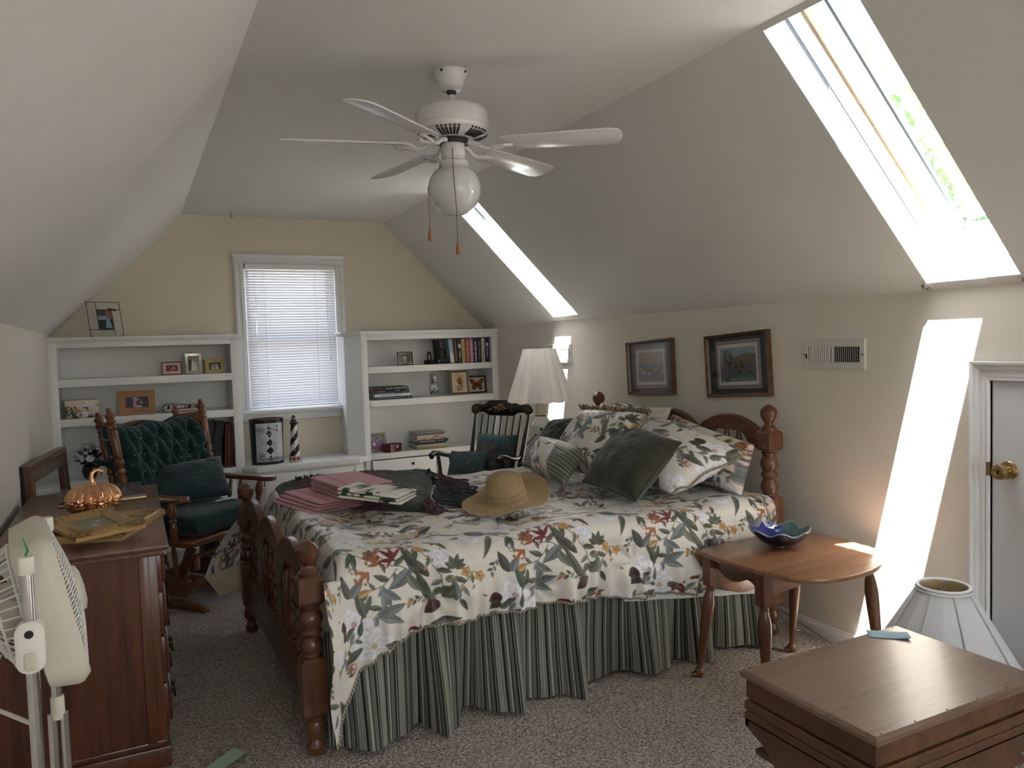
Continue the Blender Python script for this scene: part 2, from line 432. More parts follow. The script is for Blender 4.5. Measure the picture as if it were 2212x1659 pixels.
# flat ceiling and the two slopes (drywall slightly wavy)
gx = np.linspace(.39, 1.925, 40); gy = np.linspace(YB, YF, 200); GX, GY = np.meshgrid(gx, gy, indexing='ij')
c = gridobj('ceiling', np.stack([GX, GY, ZC+0*GX], -1), M_CEIL); c['kind'] = 'structure'
LSKY = []           # roof windows of the other slope, behind the viewpoint
m = MB(); YS = .1
def SL(a, y, d=0): return (XL+a/Q-d/Q, y, ZK+a/Q+d/Q)
ys = sorted([YB,YS]+[y for s_ in LSKY for y in s_]); AL_ = .875*Q; as_ = [0,.12,1.14,AL_]
for i in range(len(ys)-1):
    for j in range(3):
        if j == 1 and any(abs(ys[i]-s_[0]) < 1e-6 for s_ in LSKY): continue
        m.add([SL(as_[j],ys[i]),SL(as_[j],ys[i+1]),SL(as_[j+1],ys[i+1]),SL(as_[j+1],ys[i])], [(0,1,2,3)])
struct('ceiling.003', m, M_CEIL, smooth=0)
gy = np.linspace(YS, YF, 160)
ga = np.linspace(0,1,40); GA, GY = np.meshgrid(ga, gy, indexing='ij')
bow = sstep(.1,.6,GY)*.018*np.sin(GY*2.1+GA*2)*np.sin(GA*PI)+.02*fbm(GA*3, GY*1.2, 2, 3)*np.sin(GA*PI)
c = gridobj('ceiling.001', np.stack([XL+GA*.875+bow*.7, GY, ZK+GA*.875-bow*.7], -1), M_CEIL); c['kind'] = 'structure'
def SP(a, y, d=0): return (XR-a/Q+d/Q, y, ZK+a/Q+d/Q)       # point on the right slope, d outward
AL = (ZC-ZK)*Q
SKY = [(1.605,1.958),(4.535,4.885),(-1.33,-.975)]; SA0, SA1 = .041, 1.214  # last opening is added out of view for foreground fill
m = MB(); ys = sorted([YB,YF]+[y for s_ in SKY for y in s_])
as_ = [0,SA0,SA1,AL]
for i in range(len(ys)-1):
    for j in range(3):
        if j == 1 and any(abs(ys[i]-s_[0]) < 1e-6 for s_ in SKY): continue
        m.add([SP(as_[j],ys[i]),SP(as_[j],ys[i+1]),SP(as_[j+1],ys[i+1]),SP(as_[j+1],ys[i])], [(0,1,2,3)])
struct('ceiling.002', m, M_CEIL, smooth=0)
# skylights: lining, frame, wooden glazing strip, sash, glass
M_SKW = mat('skylight_white', (216,218,220), .4, var=.01)
M_LIN_ = mat('skylight_lining_white', (206,207,208), .5, var=.01)
M_SKWOOD = wood('skylight_pine', (196,160,120), (222,190,150), .5, 'x', coat=0)
M_GASK = mat('skylight_gasket', (92,104,106), .5)
def ring(m, y0, y1, a0, a1, i0, i1, d0, d1):
    """rectangular ring between insets i0 (outer) and i1 (inner), depth d0..d1"""
    for (ya,yb,aa,ab) in ((y0+i0,y0+i1,a0+i0,a1-i0),(y1-i1,y1-i0,a0+i0,a1-i0),(y0+i1,y1-i1,a0+i0,a0+i1),(y0+i1,y1-i1,a1-i1,a1-i0)):
        m.hexa([SP(aa,ya,d0),SP(aa,yb,d0),SP(ab,yb,d0),SP(ab,ya,d0),SP(aa,ya,d1),SP(aa,yb,d1),SP(ab,yb,d1),SP(ab,ya,d1)])
for k, (y0,y1) in enumerate(SKY):
    e = emptystruct('window_%d' % (k+2), SP(.6,(y0+y1)/2)); off = Vector(e.location)
    def part(name, mt, *rs):
        m = MB(); m.M = Matrix.Translation(-off)
        for r in rs: ring(m, y0, y1, SA0, SA1, *r)
        return obj(name, m, mt, e, smooth=0)
    part('lining', M_LIN_, (-.03,0,.003,.108))
    part('groove', M_GASK, (-.03,.0005,.108,.122))
    part('frame', M_SKW, (-.03,.002,.122,.19))
    part('glazing_strip', M_SKWOOD, (-.03,.013,.19,.214))
    part('sash', M_SKW, (-.03,.010,.214,.30))
    part('gasket', M_GASK, (-.03,.020,.30,.316))
    m = MB(); m.M = Matrix.Translation(-off); m.hexa([SP(a,y,d) for d in (.322,.326) for a,y in ((SA0,y0),(SA0,y1),(SA1,y1),(SA1,y0))])
    obj('glass', m, panemat(), e, smooth=0)
M_SKL = M_SKW
for k, (y0,y1) in enumerate(LSKY):
    e = emptystruct('window_%d' % (k+6), SL(.6,(y0+y1)/2)); off = Vector(e.location); m = MB(); m.M = Matrix.Translation(-off)
    for (ya,yb,aa,ab) in ((y0-.03,y0,.15,1.12),(y1,y1+.03,.15,1.12),(y0-.03,y1+.03,.12,.15),(y0-.03,y1+.03,1.12,1.15)):
        m.hexa([SL(aa,ya,0),SL(aa,yb,0),SL(ab,yb,0),SL(ab,ya,0),SL(aa,ya,.3),SL(aa,yb,.3),SL(ab,yb,.3),SL(ab,ya,.3)])
    obj('lining', m, M_SKW, e, smooth=0)
# torn drywall at the near skylight's lower corner
m = MB(); 
for (a,y,s_) in ((.028,1.966,.016),(.02,1.955,.013),(.026,1.60,.012)):
    p = SP(a,y,-.004)
    pts = [(p[0]+s_*cos(t*1.05)*(.6+.5*random.random()), p[1]+1.3*s_*sin(t*1.05)*(.6+.5*random.random()), p[2]-s_*cos(t*1.05)*.6-.004*random.random()) for t in range(6)]
    m.add(pts+[(p[0]-.008,p[1],p[2]-.012)], [(i,(i+1)%6,6) for i in range(6)])
struct('trim_3', m, mat('torn_drywall_paper', (140,132,122), .9, var=.3, vs=60), smooth=0)

# far window: casing, sill, sashes, panes
e = emptystruct('window_1', (1.1,YF,1.5)); off = Vector(e.location)
def wp(name, fn, mt=WHITE, **k):
    m = MB(); m.M = Matrix.Translation(-off); fn(m); return obj(name, m, mt, e, **k)
x0,x1,z0,z1 = w['x0'],w['x1'],w['z0'],w['z1']
def casing(m):
    for xa,xb in ((x0-.075,x0),(x1,x1+.075)):
        m.box(xa,YF-.02,z0,xb,YF,z1)
        m.box(xa+.008,YF-.028,z0,xa+.03,YF-.018,z1); m.box(xb-.03,YF-.026,z0,xb-.012,YF-.018,z1)
    m.box(x0-.075,YF-.02,z1,x1+.075,YF,z1+.06); m.box(x0-.085,YF-.035,z1+.045,x1+.085,YF,z1+.07)
    m.box(x0-.08,YF-.03,z1+.012,x1+.08,YF-.018,z1+.022)
wp('casing', casing, bevel=.003)
def sill(m):
    m.box(x0-.09,YF-.085,z0-.022,x1+.115,YF,z0+.004); m.box(x0-.075,YF-.03,z0-.085,x1+.09,YF,z0-.022); m.box(x0-.075,YF-.045,z0-.04,x1+.095,YF,z0-.022)
wp('sill', sill, bevel=.004)
def jamb(m):
    m.box(x0-.01,YF,z0,x0+.008,YF+.12,z1); m.box(x1-.008,YF,z0,x1+.01,YF+.12,z1); m.box(x0,YF,z1-.008,x1,YF+.12,z1+.01); m.box(x0,YF,z0-.02,x1,YF+.12,z0+.008)
wp('jamb', jamb)
zm = (z0+z1)/2-.02
def sashes(m):
    for za,zb,y in ((z0,zm+.02,YF+.05),(zm-.02,z1,YF+.085)):
        m.box(x0,y,za,x0+.045,y+.03,zb); m.box(x1-.045,y,za,x1,y+.03,zb); m.box(x0+.045,y,za,x1-.045,y+.03,za+.04); m.box(x0+.045,y,zb-.04,x1-.045,y+.03,zb)
wp('sash', sashes)
def panes(m):
    m.box(x0+.04,YF+.063,z0+.03,x1-.04,YF+.067,zm); m.box(x0+.04,YF+.098,zm,x1-.04,YF+.102,z1-.03)
wp('pane', panes, panemat())
# added fill window, unseen behind the viewpoint
e = emptystruct('window_5', (1.15,YB,1.1)); off = Vector(e.location); b_ = BW
m = MB(); m.M = Matrix.Translation(-off)
for xa,xb,za,zb in ((b_['x0']-.07,b_['x0']+.03,b_['z0']-.07,b_['z1']+.07),(b_['x1']-.03,b_['x1']+.07,b_['z0']-.07,b_['z1']+.07),(b_['x0'],b_['x1'],b_['z0']-.07,b_['z0']+.03),(b_['x0'],b_['x1'],b_['z1']-.03,b_['z1']+.07),(1.12,1.18,b_['z0'],b_['z1'])):
    m.box(xa,YB-.05,za,xb,YB+.02,zb)
obj('casing', m, WHITE, e)

# right wall: low door, casing, knob, strike; baseboard
e = emptystruct('door_1', (XR-.02,1.35,0)); off = Vector(e.location)
M_DOOR = mat('door_paint', (206,208,212), .4, var=.02, vs=3, bmp=.06, bs=30)
DY0, DY1, DZ = .98, 1.712, 1.212
m = MB(); m.M = Matrix.Translation(-off); m.box(XR-.012,DY0,.015,XR+.02,DY1,DZ); obj('slab', m, M_DOOR, e, bevel=.003)
kn = MB(); kn.M = Matrix.Translation((XR-.012-off.x,1.655-off.y,.893)) @ Matrix.Rotation(-PI/2,4,'Y')
kn.lathe([(.034,0),(.034,.004),(.03,.008),(.014,.011),(.012,.03),(.02,.036),(.027,.045),(.028,.056),(.024,.064),(.014,.067),(.012,.0655),(.001,.0655)],28)
ko = obj('knob', kn, BRASS, e)
k2 = MB(); k2.M = Matrix.Translation((XR-.0795-off.x,1.655-off.y,.893)); k2.box(-.0008,-.0015,-.006,.0005,.0015,.006); obj('keyhole', k2, BLACK, ko, smooth=0)
m = MB(); m.M = Matrix.Translation(-off); m.box(XR-.036,1.716,.868,XR-.0105,1.722,.918); obj('strike_plate', m, BRASS, e, bevel=.002)
m = MB()
def prof(m, y0, y1, z0, z1, horiz):   # stepped colonial casing
    for t0,t1,d in ((0,1,.014),(.0,.2,.03),(.2,.42,.022),(.62,.8,.019),(.86,1,.023)):
        if horiz: m.box(XR-d,y0,z1-(z1-z0)*t1,XR,y1,z1-(z1-z0)*t0)
        else: m.box(XR-d,y1-(y1-y0)*t1,z0,XR,y1-(y1-y0)*t0,z1)
def mitred(m, t0, t1, d):
    w_ = .07; o0,o1 = t0*w_,t1*w_
    yo0,yo1,yi0,yi1 = .90+o0,.90+o1,1.79-o1,1.79-o0; za,zb = 1.283-o1,1.283-o0
    for (p,q,r,s_) in ((((1.79-o0),0),((1.79-o1),0),((1.79-o1),za),((1.79-o0),zb)),((.90+o0,0),(.90+o1,0),(.90+o1,za),(.90+o0,zb)),((.90+o0,zb),(.90+o1,za),(1.79-o1,za),(1.79-o0,zb))):
        m.hexa([(XR,y,z) for y,z in (p,q,r,s_)]+[(XR-d,y,z) for y,z in (p,q,r,s_)])
for t0,t1,d in ((0,1,.014),(.0,.2,.03),(.2,.42,.022),(.62,.8,.019),(.86,1,.023)): mitred(m,t0,t1,d)
struct('trim_1', m, WHITE, bevel=.0025)
m = MB(); m.box(XR-.012,1.792,0,XR,YF-.3,.06); m.box(XR-.008,1.792,.06,XR,YF-.3,.07); m.box(XR-.014,1.792,.045,XR,YF-.3,.053); struct('baseboard_right', m, WHITE, bevel=.002)
m = MB(); m.box(XL,YB,0,XL+.012,YF-.3,.07); struct('baseboard_left', m, WHITE, bevel=.002)

# ================================================================== light
sd = Vector((1,.95,-5.0)).normalized()
sl = bpy.data.lights.new('sun', 'SUN'); so = bpy.data.objects.new('sun', sl); COL.objects.link(so)
so.rotation_euler = sd.to_track_quat('-Z','Y').to_euler(); so.location = (0,0,8); sl.energy = SUN_E = 48.0; sl.angle = .0095; sl.color = (1,.97,.93)
wd = bpy.data.worlds.new('sky'); SC.world = wd; wd.use_nodes = True; nt = wd.node_tree
st = node(nt,'ShaderNodeTexSky'); st.sky_type = 'NISHITA'; st.sun_disc = False; st.sun_elevation = rad(74); st.sun_rotation = math.atan2(-sd.x,-sd.y); st.dust_density = 2.2; st.air_density = 1.3
bg = nt.nodes['Background']; hs = node(nt,'ShaderNodeHueSaturation'); hs.inputs['Saturation'].default_value = .45; nt.links.new(st.outputs[0], hs.inputs['Color']); nt.links.new(hs.outputs[0], bg.inputs[0]); bg.inputs[1].default_value = SKY_E = .5
def portal(name, loc, nrm, sx, sy, up=None):
    l = bpy.data.lights.new(name,'AREA'); l.shape = 'RECTANGLE'; l.size = sx; l.size_y = sy; l.cycles.is_portal = True
    o = bpy.data.objects.new(name,l); COL.objects.link(o); o.location = loc
    z = -Vector(nrm).normalized(); y = Vector(up).normalized(); x = y.cross(z)
    o.matrix_world = Matrix(((x.x,y.x,z.x,loc[0]),(x.y,y.y,z.y,loc[1]),(x.z,y.z,z.z,loc[2]),(0,0,0,1)))
for k,(y0,y1) in enumerate(SKY): portal('daylight_portal', SP((SA0+SA1)/2,(y0+y1)/2,.33), (-1,0,-1), .36, 1.19, (-1,0,1))
portal('daylight_portal', ((x0+x1)/2,YF+.13,(z0+z1)/2), (0,-1,0), x1-x0, z1-z0, (0,0,1))
portal('daylight_portal', (1.15,YB-.06,1.46), (0,1,0), 2.06, 1.32, (0,0,1))
for y0,y1 in LSKY: portal('daylight_portal', SL(.635,(y0+y1)/2,  .31), (1,0,-1), .9, 1.0, (1,0,1))
# outside: lawn far below, the tree seen through the near skylight
m = MB(); m.box(-60,-60,-3.2,90,90,-3.0); o = struct('ground', m, mat('lawn', (84,80,73), .9, var=.2, vs=.6), smooth=0)
# ================================================================== bed
M_BEDX = wood('bed_maple_x', (50,31,23), (112,74,51), .32, 'x'); M_BEDY = wood('bed_maple_y', (50,31,23), (112,74,51), .32, 'y'); M_BEDZ = wood('bed_maple_z', (50,31,23), (112,74,51), .3, 'z')
bed = thing('bed', 'maple spool bed with turned posts and a scalloped footboard and headboard', 'bed', (1.56,3.35,0))
BO = Matrix.Translation((-1.56,-3.35,0))
def bp(name, m, mt, **k): return obj(name, m, mt, k.pop('parent', bed), **k)
def bedpost(x, y, H, low, blk, rings_):
    """blocks are square, the rest turned"""
    m = MB(); m.M = BO @ Matrix.Translation((x,y,0))
    m.lathe([(.026,0),(.032,.012),(.034,.03),(.024,.045),(.022,.055),(.036,.075),(.038,.095),(.03,.118),(.034,.13),(.034,.14)], 20)
    for z0,z1 in [low]+blk:
        a = .043; m.rings([[(sx*s_,sy*s_,z) for sx,sy in ((-1,-1),(1,-1),(1,1),(-1,1))] for s_,z in ((a*.78,z0),(a,z0+.012),(a,z1-.012),(a*.78,z1))])
    for pr in rings_: m.lathe(pr, 20)
    return bp('bed_post', m, M_BEDZ, smooth=35)
def finial(z): # z = top of block
    return [(.034,z-.002),(.035,z+.006),(.037,z+.012),(.03,z+.02),(.02,z+.03),(.019,z+.036),(.026,z+.046),(.036,z+.062),(.039,z+.078),(.038,z+.09),(.0395,z+.094),(.034,z+.1),(.024,z+.112),(.01,z+.12),(.001,z+.122)]
def vase(z0, z1):  # turned section between two blocks
    L = z1-z0; f = [(0,.033),(.04,.036),(.08,.03),(.13,.037),(.2,.042),(.3,.038),(.38,.028),(.41,.034),(.46,.040),(.52,.034),(.55,.028),(.60,.036),(.70,.043),(.8,.038),(.87,.029),(.9,.031),(.94,.037),(.97,.031),(1,.034)]
    return [(r,z0+t*L) for t,r in f]
FP = [(.512,2.655),(.484,4.0)]; HP = [(2.64,2.655),(2.64,4.10)]
for x,y in FP: bedpost(x,y,.75,(.14,.345),[(.53,.628)],[vase(.343,.532),finial(.626)])
for x,y in HP: bedpost(x,y,1.08,(.14,.655),[(.868,.962)],[vase(.653,.87),finial(.96)])
def arcs(L, base, amp, dip, n=3, edge=.0):
    """scalloped crest: three arches with hollows between"""
    out = []
    for i in range(61):
        t = i/60; c = abs(sin(t*PI*n)); z = base+amp*c**.75
        h = abs(t*n-round(t*n))
        if 0 < round(t*n) < n and h < .2: z = base+amp*.30-amp*.30*cos(h/.2*PI/2)+amp*abs(sin(.2*PI))**.75*.2*(h/.2)
        out.append((t*L, z))
    return out
def crestboard(a, b, zlo, zhi, amp, th, under):
    """board between two posts, scalloped top, arched openings below"""
    ya, yb = a[1]+.03, b[1]-.03; L = yb-ya; m = MB(); m.M = BO
    top = []
    for i in range(73):
        t = i/72*3; k = t-math.floor(t) if t < 3 else 1.
        z = zlo+amp*(sin(PI*min(max(k,0),1)))**.62
        top.append((i/72*L, z))
    bot = []
    for i in range(73):
        t = i/72*3; k = min(t-math.floor(t),1) if t < 3 else 1.
        z = under[0]+(under[1]-under[0])*(sstep(.14,.3,np.array(k))*(1-sstep(.7,.86,np.array(k))))
        bot.append((i/72*L, float(z)))
    rs = []
    for sx in (-th/2, th/2):
        pass
    for (yt,zt_),(yb_,zb_) in zip(top,bot):
        f = yt/L; x = a[0]+(b[0]-a[0])*f
        rs.append([(x-th/2,ya+yt,zb_),(x+th/2,ya+yt,zb_),(x+th/2,ya+yt,zt_-.006),(x+th/2-.006,ya+yt,zt_),(x-th/2+.006,ya+yt,zt_),(x-th/2,ya+yt,zt_-.006)])
    m.rings(rs); return m
def spindle(x, y, z0, z1):
    m = MB(); m.M = BO @ Matrix.Translation((x,y,z0)); L = z1-z0
    f = [(0,.012),(.03,.018),(.06,.012),(.1,.02),(.16,.012),(.2,.014),(.26,.024),(.33,.022),(.4,.012),(.43,.018),(.46,.022),(.5,.018),(.53,.012),(.58,.022),(.66,.025),(.74,.014),(.78,.012),(.82,.02),(.86,.014),(.92,.014),(.97,.01),(1,.01)]
    m.lathe([(r,t*L) for t,r in f], 12); return bp('spindle', m, M_BEDZ)
def endboard(P, zlo, amp, under, rail, panelz):
    (xa,ya),(xb,yb) = P; xm = lambda y: xa+(xb-xa)*(y-ya)/(yb-ya)
    bp('crest_rail', crestboard(P[0],P[1],zlo,0,amp,.034,under), M_BEDY, smooth=30)
    m = MB(); m.M = BO; m.beam((xa,ya+.03,(rail[0]+rail[1])/2),(xb,yb-.03,(rail[0]+rail[1])/2),.034,rail[1]-rail[0]); bp('bottom_rail', m, M_BEDY, bevel=.005)
    L = yb-ya
    for k in (0,1):      # raised panels under the hollows
        yc = ya+L*(k+1)/3; w = .105
        m = MB(); m.M = BO
        m.box(xm(yc)-.012,yc-w,rail[1]-.01,xm(yc)+.012,yc+w,panelz); 
        m.hexa([(xm(yc)+s*o,yc+sy*wy,z) for z,o,wy in ((rail[1]+.02,.018,w-.025),(panelz-.02,.018,w-.025)) for s,sy in ((-1,-1),(1,-1),(1,1),(-1,1))])
        bp('panel', m, M_BEDZ, bevel=.004)
    for k in (0,1,2):
        yc = ya+L*(k+.5)/3
        for dy in (-.042,.042):
            spindle(xm(yc+dy),yc+dy,rail[1]-.003,under[1]+.004)
endboard(FP, .628, .074, (.53,.602), (.13,.30), .56)
endboard(HP, .925, .098, (.88,.945), (.42,.60), .90)
for y in (2.69,4.03):
    m = MB(); m.M = BO; m.box(.53,y-.012,.2,2.62,y+.012,.32); bp('side_rail', m, M_BEDX, bevel=.003)

# floral print, painted once as a repeating tile (metres)
TW, TH = .61, .66
CREAM = (217,213,205)
def floral_tile(bg, ppm=900):
    c = Cv(TW, TH, ppm, bg, True); G1=(96,102,88); G2=(118,122,106); BL=(136,142,144); B2=(120,128,130); OC=(196,158,98); RD=(118,40,40); OR=(178,106,66); W1=(228,228,234); W2=(202,202,214); ST=(84,82,70); DK=(80,80,72); MR=(84,48,48)
    k = .61/1010
    X = lambda x: (x-1330)*k
    Y = lambda y: (y-400)*.46/640
    def stem(*p, w=.0035, col=ST):
        q = []
        for (xa,ya),(xb,yb) in zip(p[:-1],p[1:]):
            for i in range(5): t = i/5; q.append((X(xa+(xb-xa)*t),Y(ya+(yb-ya)*t)+.003*sin(t*PI)))
        q.append((X(p[-1][0]),Y(p[-1][1]))); c.line(q,w,col)
        for i,(qa,qb) in enumerate(zip(q[1:-1],q[2:])):
            a_ = math.atan2(qb[1]-qa[1],qb[0]-qa[0])
            if i%2 == 0: c.leaf(qa[0],qa[1],.034+.012*(i%3),.016+.003*(i%3),a_+(.9 if i%4 else -.9),(G2,BL,G1)[i%3],bend=.15)
    stem((1560,640),(1760,740),(1960,780),(2060,830)); stem((1700,560),(1860,740)); stem((1930,790),(1840,860),(1720,880)); stem((1000,650),(1080,700),(1190,860),(1200,960)); stem((1400,860),(1300,930),(1280,1010)); stem((1880,900),(1780,1010),(1700,1060)); stem((1640,640),(1700,720),w=.0025); stem((2080,600),(2100,420),w=.0025); stem((2250,640),(2180,820),w=.0025)
    # filler sprigs
    fr_ = random.Random(12)
    for x,y in ((1340,800),(2290,450),(1560,820),(1990,560),(1090,560),(1180,1010),(2080,960),(1480,1200),(1910,1230),(2290,1280),(1180,1230),(1640,1290)):
        a0 = fr_.uniform(0,6.28); c.line([(X(x),Y(y)),(X(x)+.05*cos(a0),Y(y)+.05*sin(a0))],.002,ST)
        for kk in range(5):
            t = .012*kk+.004; c.leaf(X(x)+t*cos(a0),Y(y)+t*sin(a0),.026,.013,a0+(.8 if kk%2 else -.8),(G1,BL,G2,(150,150,140))[fr_.randint(0,3)],bend=.1)
        if fr_.random() < .5: c.petals(X(x)+.056*cos(a0),Y(y)+.056*sin(a0),.014,5,(196,140,84),(206,160,102),(140,70,46),a0,.8)
    # white blooms
    c.rose(X(2200),Y(760),.045,[W1,W2,(216,216,226)])
    c.rose(X(1430),Y(640),.066,[W1,W2,(216,216,226),(236,236,240)])
    c.bloom(X(1700),Y(520),.068,6,.3)
    c.bloom(X(1650),Y(1030),.066,6,.1,(176,110,104)); c.bloom(X(1230),Y(520),.05,5,.9)
    # leaves
    L = lambda x,y,l,w,a,col,b=0,**q: c.leaf(X(x),Y(y),l,w*(.78 if l > .06 else .9),a,col,bend=b,**q)
    L(1560,610,.105,.072,-2.2,G1); L(1440,515,.17,.03,PI+.12,G2,.12); L(1560,590,.09,.052,.65,BL); L(1560,640,.13,.036,1.75,G1,.25); L(1385,560,.06,.03,2.1,G2,.3)
    L(2060,840,.15,.05,-2.0,G1,.15); L(2130,860,.14,.042,-2.25,DK,-.1); L(2150,1010,.16,.046,-2.1,G1,.12); L(2010,800,.10,.065,2.2,B2,.35); L(2000,830,.085,.045,1.3,G2,-.3)
    L(1840,870,.09,.04,1.4,BL,.3); L(1830,880,.075,.045,.9,B2,-.3); L(1760,900,.1,.03,1.9,G1,.1); L(1790,1020,.11,.05,-.5,B2,.15); L(1800,1010,.09,.045,.3,BL,.1); L(1720,1010,.12,.042,-1.9,G1,.1)
    L(1570,1030,.055,.05,PI-.2,MR); L(1560,1060,.05,.04,2.5,DK); L(1640,900,.095,.05,-2.1,DK,.1); L(1650,900,.07,.045,-1.2,B2,.3); L(1690,900,.05,.03,-.6,OC,.2)
    L(2270,1000,.08,.045,-1.5,B2); L(2200,980,.06,.05,-.7,G1); L(2180,1000,.07,.05,2.4,MR)
    for a,l in ((-1.9,.05),(-1.2,.055),(-.6,.05),(-2.6,.045),(-.1,.045)): L(1280,830,l,.026,a,G1)
    L(1210,880,.05,.034,.2,G2); L(1190,930,.045,.03,2.4,G1)
    L(1875,500,.088,.036,.05,OC,.0,vein=OC); L(1870,490,.03,.02,PI,G2)
    # butterfly / bud
    L(1200,640,.05,.03,-2.4,G1); L(1205,640,.05,.026,1.1,DK); L(1200,640,.03,.02,2.2,RD); c.ell(X(1180),Y(610),.012,.010,(120,120,104))
    # red honeysuckle, orange sprays
    c.spray(X(1935),Y(745),.085,-2.35,RD,4,.17); c.spray(X(1930),Y(735),.075,-1.35,(136,50,46),2,.18); c.spray(X(1910),Y(745),.05,2.9,RD,3,.2)
    c.spray(X(1830),Y(760),.058,-2.3,OR,5,.24); c.spray(X(1760),Y(790),.05,2.5,OR,4,.26); c.spray(X(1700),Y(780),.03,-2.9,G2,4,.15)
    for x,y,r in ((1080,690,.024),(1350,860,.023),(1430,890,.024)): c.petals(X(x),Y(y),r,5,(206,164,102),(196,146,86),(150,80,50),.2,.8)
    for x,y in ((1000,630),(1020,680),(1130,740),(1110,800),(1150,760),(1280,880),(1320,930),(1390,930)): L(x,y,.022,.013,1.2+(x%7)*.3,OC)
    for i in range(9): c.petals(X(2070)+.016*((i*5)%4-1.5),Y(440)+.012*((i*7)%5-2),.015,5,OR,(150,60,44),(206,160,90),i,.8)
    L(2150,470,.03,.015,.6,RD); L(1960,450,.028,.014,2.6,RD); L(1440,1000,.02,.010,.3,OR)
    # second register (upper part of the repeat)
    y0 = 1160
    c.bloom(X(1760),Y(y0),.07,7,.5,(190,150,80)); c.rose(X(1400),Y(y0+20),.05,[W1,W2,(220,216,220)])
    for x,y,l,w_,a,cc,b in ((1700,y0+10,.11,.045,2.7,G1,.1),(1820,y0,.1,.04,.3,G2,.15),(1480,y0+30,.09,.04,.4,BL,.2),(1560,y0-60,.07,.04,-.6,G1,0),(1320,y0+40,.08,.045,2.6,G1,.1),(2050,y0+20,.09,.05,1.2,BL,.2),(2120,y0-30,.11,.036,-.4,G1,.15),(2200,y0+30,.08,.04,2.6,G2,-.1),(1240,y0-40,.07,.03,2.9,G2,.2)): L(x,y,l,w_,a,cc,b)
    stem((1480,y0+30),(1620,y0-30),(1700,y0-70)); stem((2050,y0+20),(2160,y0-20),(2280,y0+10)); stem((1830,y0+20),(1960,y0+50),(2050,y0+20))
    c.spray(X(1950),Y(y0+60),.05,-2.6,RD,5,.2); c.spray(X(2240),Y(y0-30),.045,.4,OR,5,.2); c.spray(X(1600),Y(y0+70),.04,.8,OR,4,.2)
    L(2000,y0-40,.03,.02,.4,RD); L(2010,y0-42,.03,.016,2.6,RD)
    return c
TILE = floral_tile(CREAM); TILE2 = floral_tile((212,198,184), 500)
M_FLOR = painted('floral_sateen', .45, .08, 260, .15, .45, subtle=.045); M_FLOR2 = painted('floral_percale', .7, .08, 260, .1, .3)

# mattress, box spring
m = MB(); m.box(.60,2.69,.28,2.6,3.97,.46); o = obj('box_spring', m, mat('ticking', (206,202,190), .8), bevel=.02); tag(o, 'pale box spring under the mattress, behind the striped bed skirt', 'box spring')
m = MB(); m.box(.60,2.61,.462,2.605,4.05,.655); 
mt_ = thing('mattress', 'double mattress in a blush floral sheet on the maple bed', 'mattress', (1.57,3.33,.462))
m.M = Matrix.Translation((0,0,0)); m.v = [(x-1.57,y-3.33,z-.462) for x,y,z in m.v]
obj('mattress_body', m, mat('mattress_white', (206,198,186), .8), mt_, bevel=.05, bseg=4)
u = np.linspace(0,1,70); v = np.linspace(0,1,110); U,V = np.meshgrid(u,v,indexing='ij')
Tt = V*1.9-.35                      # arc along Y from the near hem
yy = np.where(Tt<0, 2.588, 2.588+Tt); zz = np.where(Tt<0, .655+Tt, .655)
rr = .06; a_ = np.clip((Tt+rr)/(2*rr),0,1)*PI/2
cornr = np.abs(Tt)<rr
yy = np.where(cornr, 2.588+rr*(1-np.cos(a_)), np.where(Tt<0,2.588,2.588+Tt)); zz = np.where(cornr, .662-rr*(1-np.sin(a_)), np.where(Tt<0,.662+Tt,.662))
P = np.stack([2.2+U*.41-1.57, yy-3.33+.006*fbm(U*6,V*9,3,2), zz-.462+.01*fbm(U*8,V*12,3,4)], -1)
gridobj('fitted_sheet', P, M_FLOR2, mt_, TILE2.sample(U*.42+.1, Tt*-1+.3))

# duvet -----------------------------------------------------------------
duv = thing('duvet', 'cream floral duvet with checked rope edge spread over the bed', 'duvet', (1.5,3.3,.66))
DO = np.array([1.5,3.3,.66])
hemx = np.array([.53,.56,.60,.65,.72,.80,.92,1.05,1.30,1.55,1.75,1.9,2.1,2.39,2.56]); hemz = np.array([.05,.10,.20,.30,.35,.385,.40,.407,.40,.39,.365,.35,.325,.303,.30])
NU, NV = 900, 960
s = np.linspace(0,1,NU); t = np.linspace(0,1,NV); t = t+.10*np.sin(t*PI); S,T_ = np.meshgrid(s,t,indexing='ij')
X = .545+S*(2.545-.545)
hz = np.interp(X, hemx, hemz)
ZT = .672+.016*fbm(X*2.2,T_*3,3,11)                       # top surface
FARD = .22; R_ = .085
y_near, y_far = 2.578, 4.10
topL = (y_far-R_)-(y_near+R_); arcL = R_*PI/2
sideL = ZT-R_-hz; tot = FARD+arcL+topL+arcL+sideL
A = T_*tot
Y = np.zeros_like(A); Z = np.zeros_like(A); NYn = np.zeros_like(A); NZn = np.zeros_like(A)
k1 = A < FARD; Y[k1] = y_far; Z[k1] = (ZT-R_-FARD+A)[k1]; NYn[k1] = 1
b1 = FARD+arcL; k2 = (A>=FARD)&(A<b1); th = (A-FARD)/R_; Y[k2] = (y_far-R_+R_*np.cos(th))[k2]; Z[k2] = (ZT-R_+R_*np.sin(th))[k2]; NYn[k2] = np.cos(th)[k2]; NZn[k2] = np.sin(th)[k2]
b2 = b1+topL; k3 = (A>=b1)&(A<b2); Y[k3] = (y_far-R_-(A-b1))[k3]; Z[k3] = ZT[k3]; NZn[k3] = 1
b3 = b2+arcL; k4 = (A>=b2)&(A<b3); th = (A-b2)/R_; Y[k4] = (y_near+R_-R_*np.sin(th))[k4]; Z[k4] = (ZT-R_+R_*np.cos(th))[k4]; NYn[k4] = -np.sin(th)[k4]; NZn[k4] = np.cos(th)[k4]
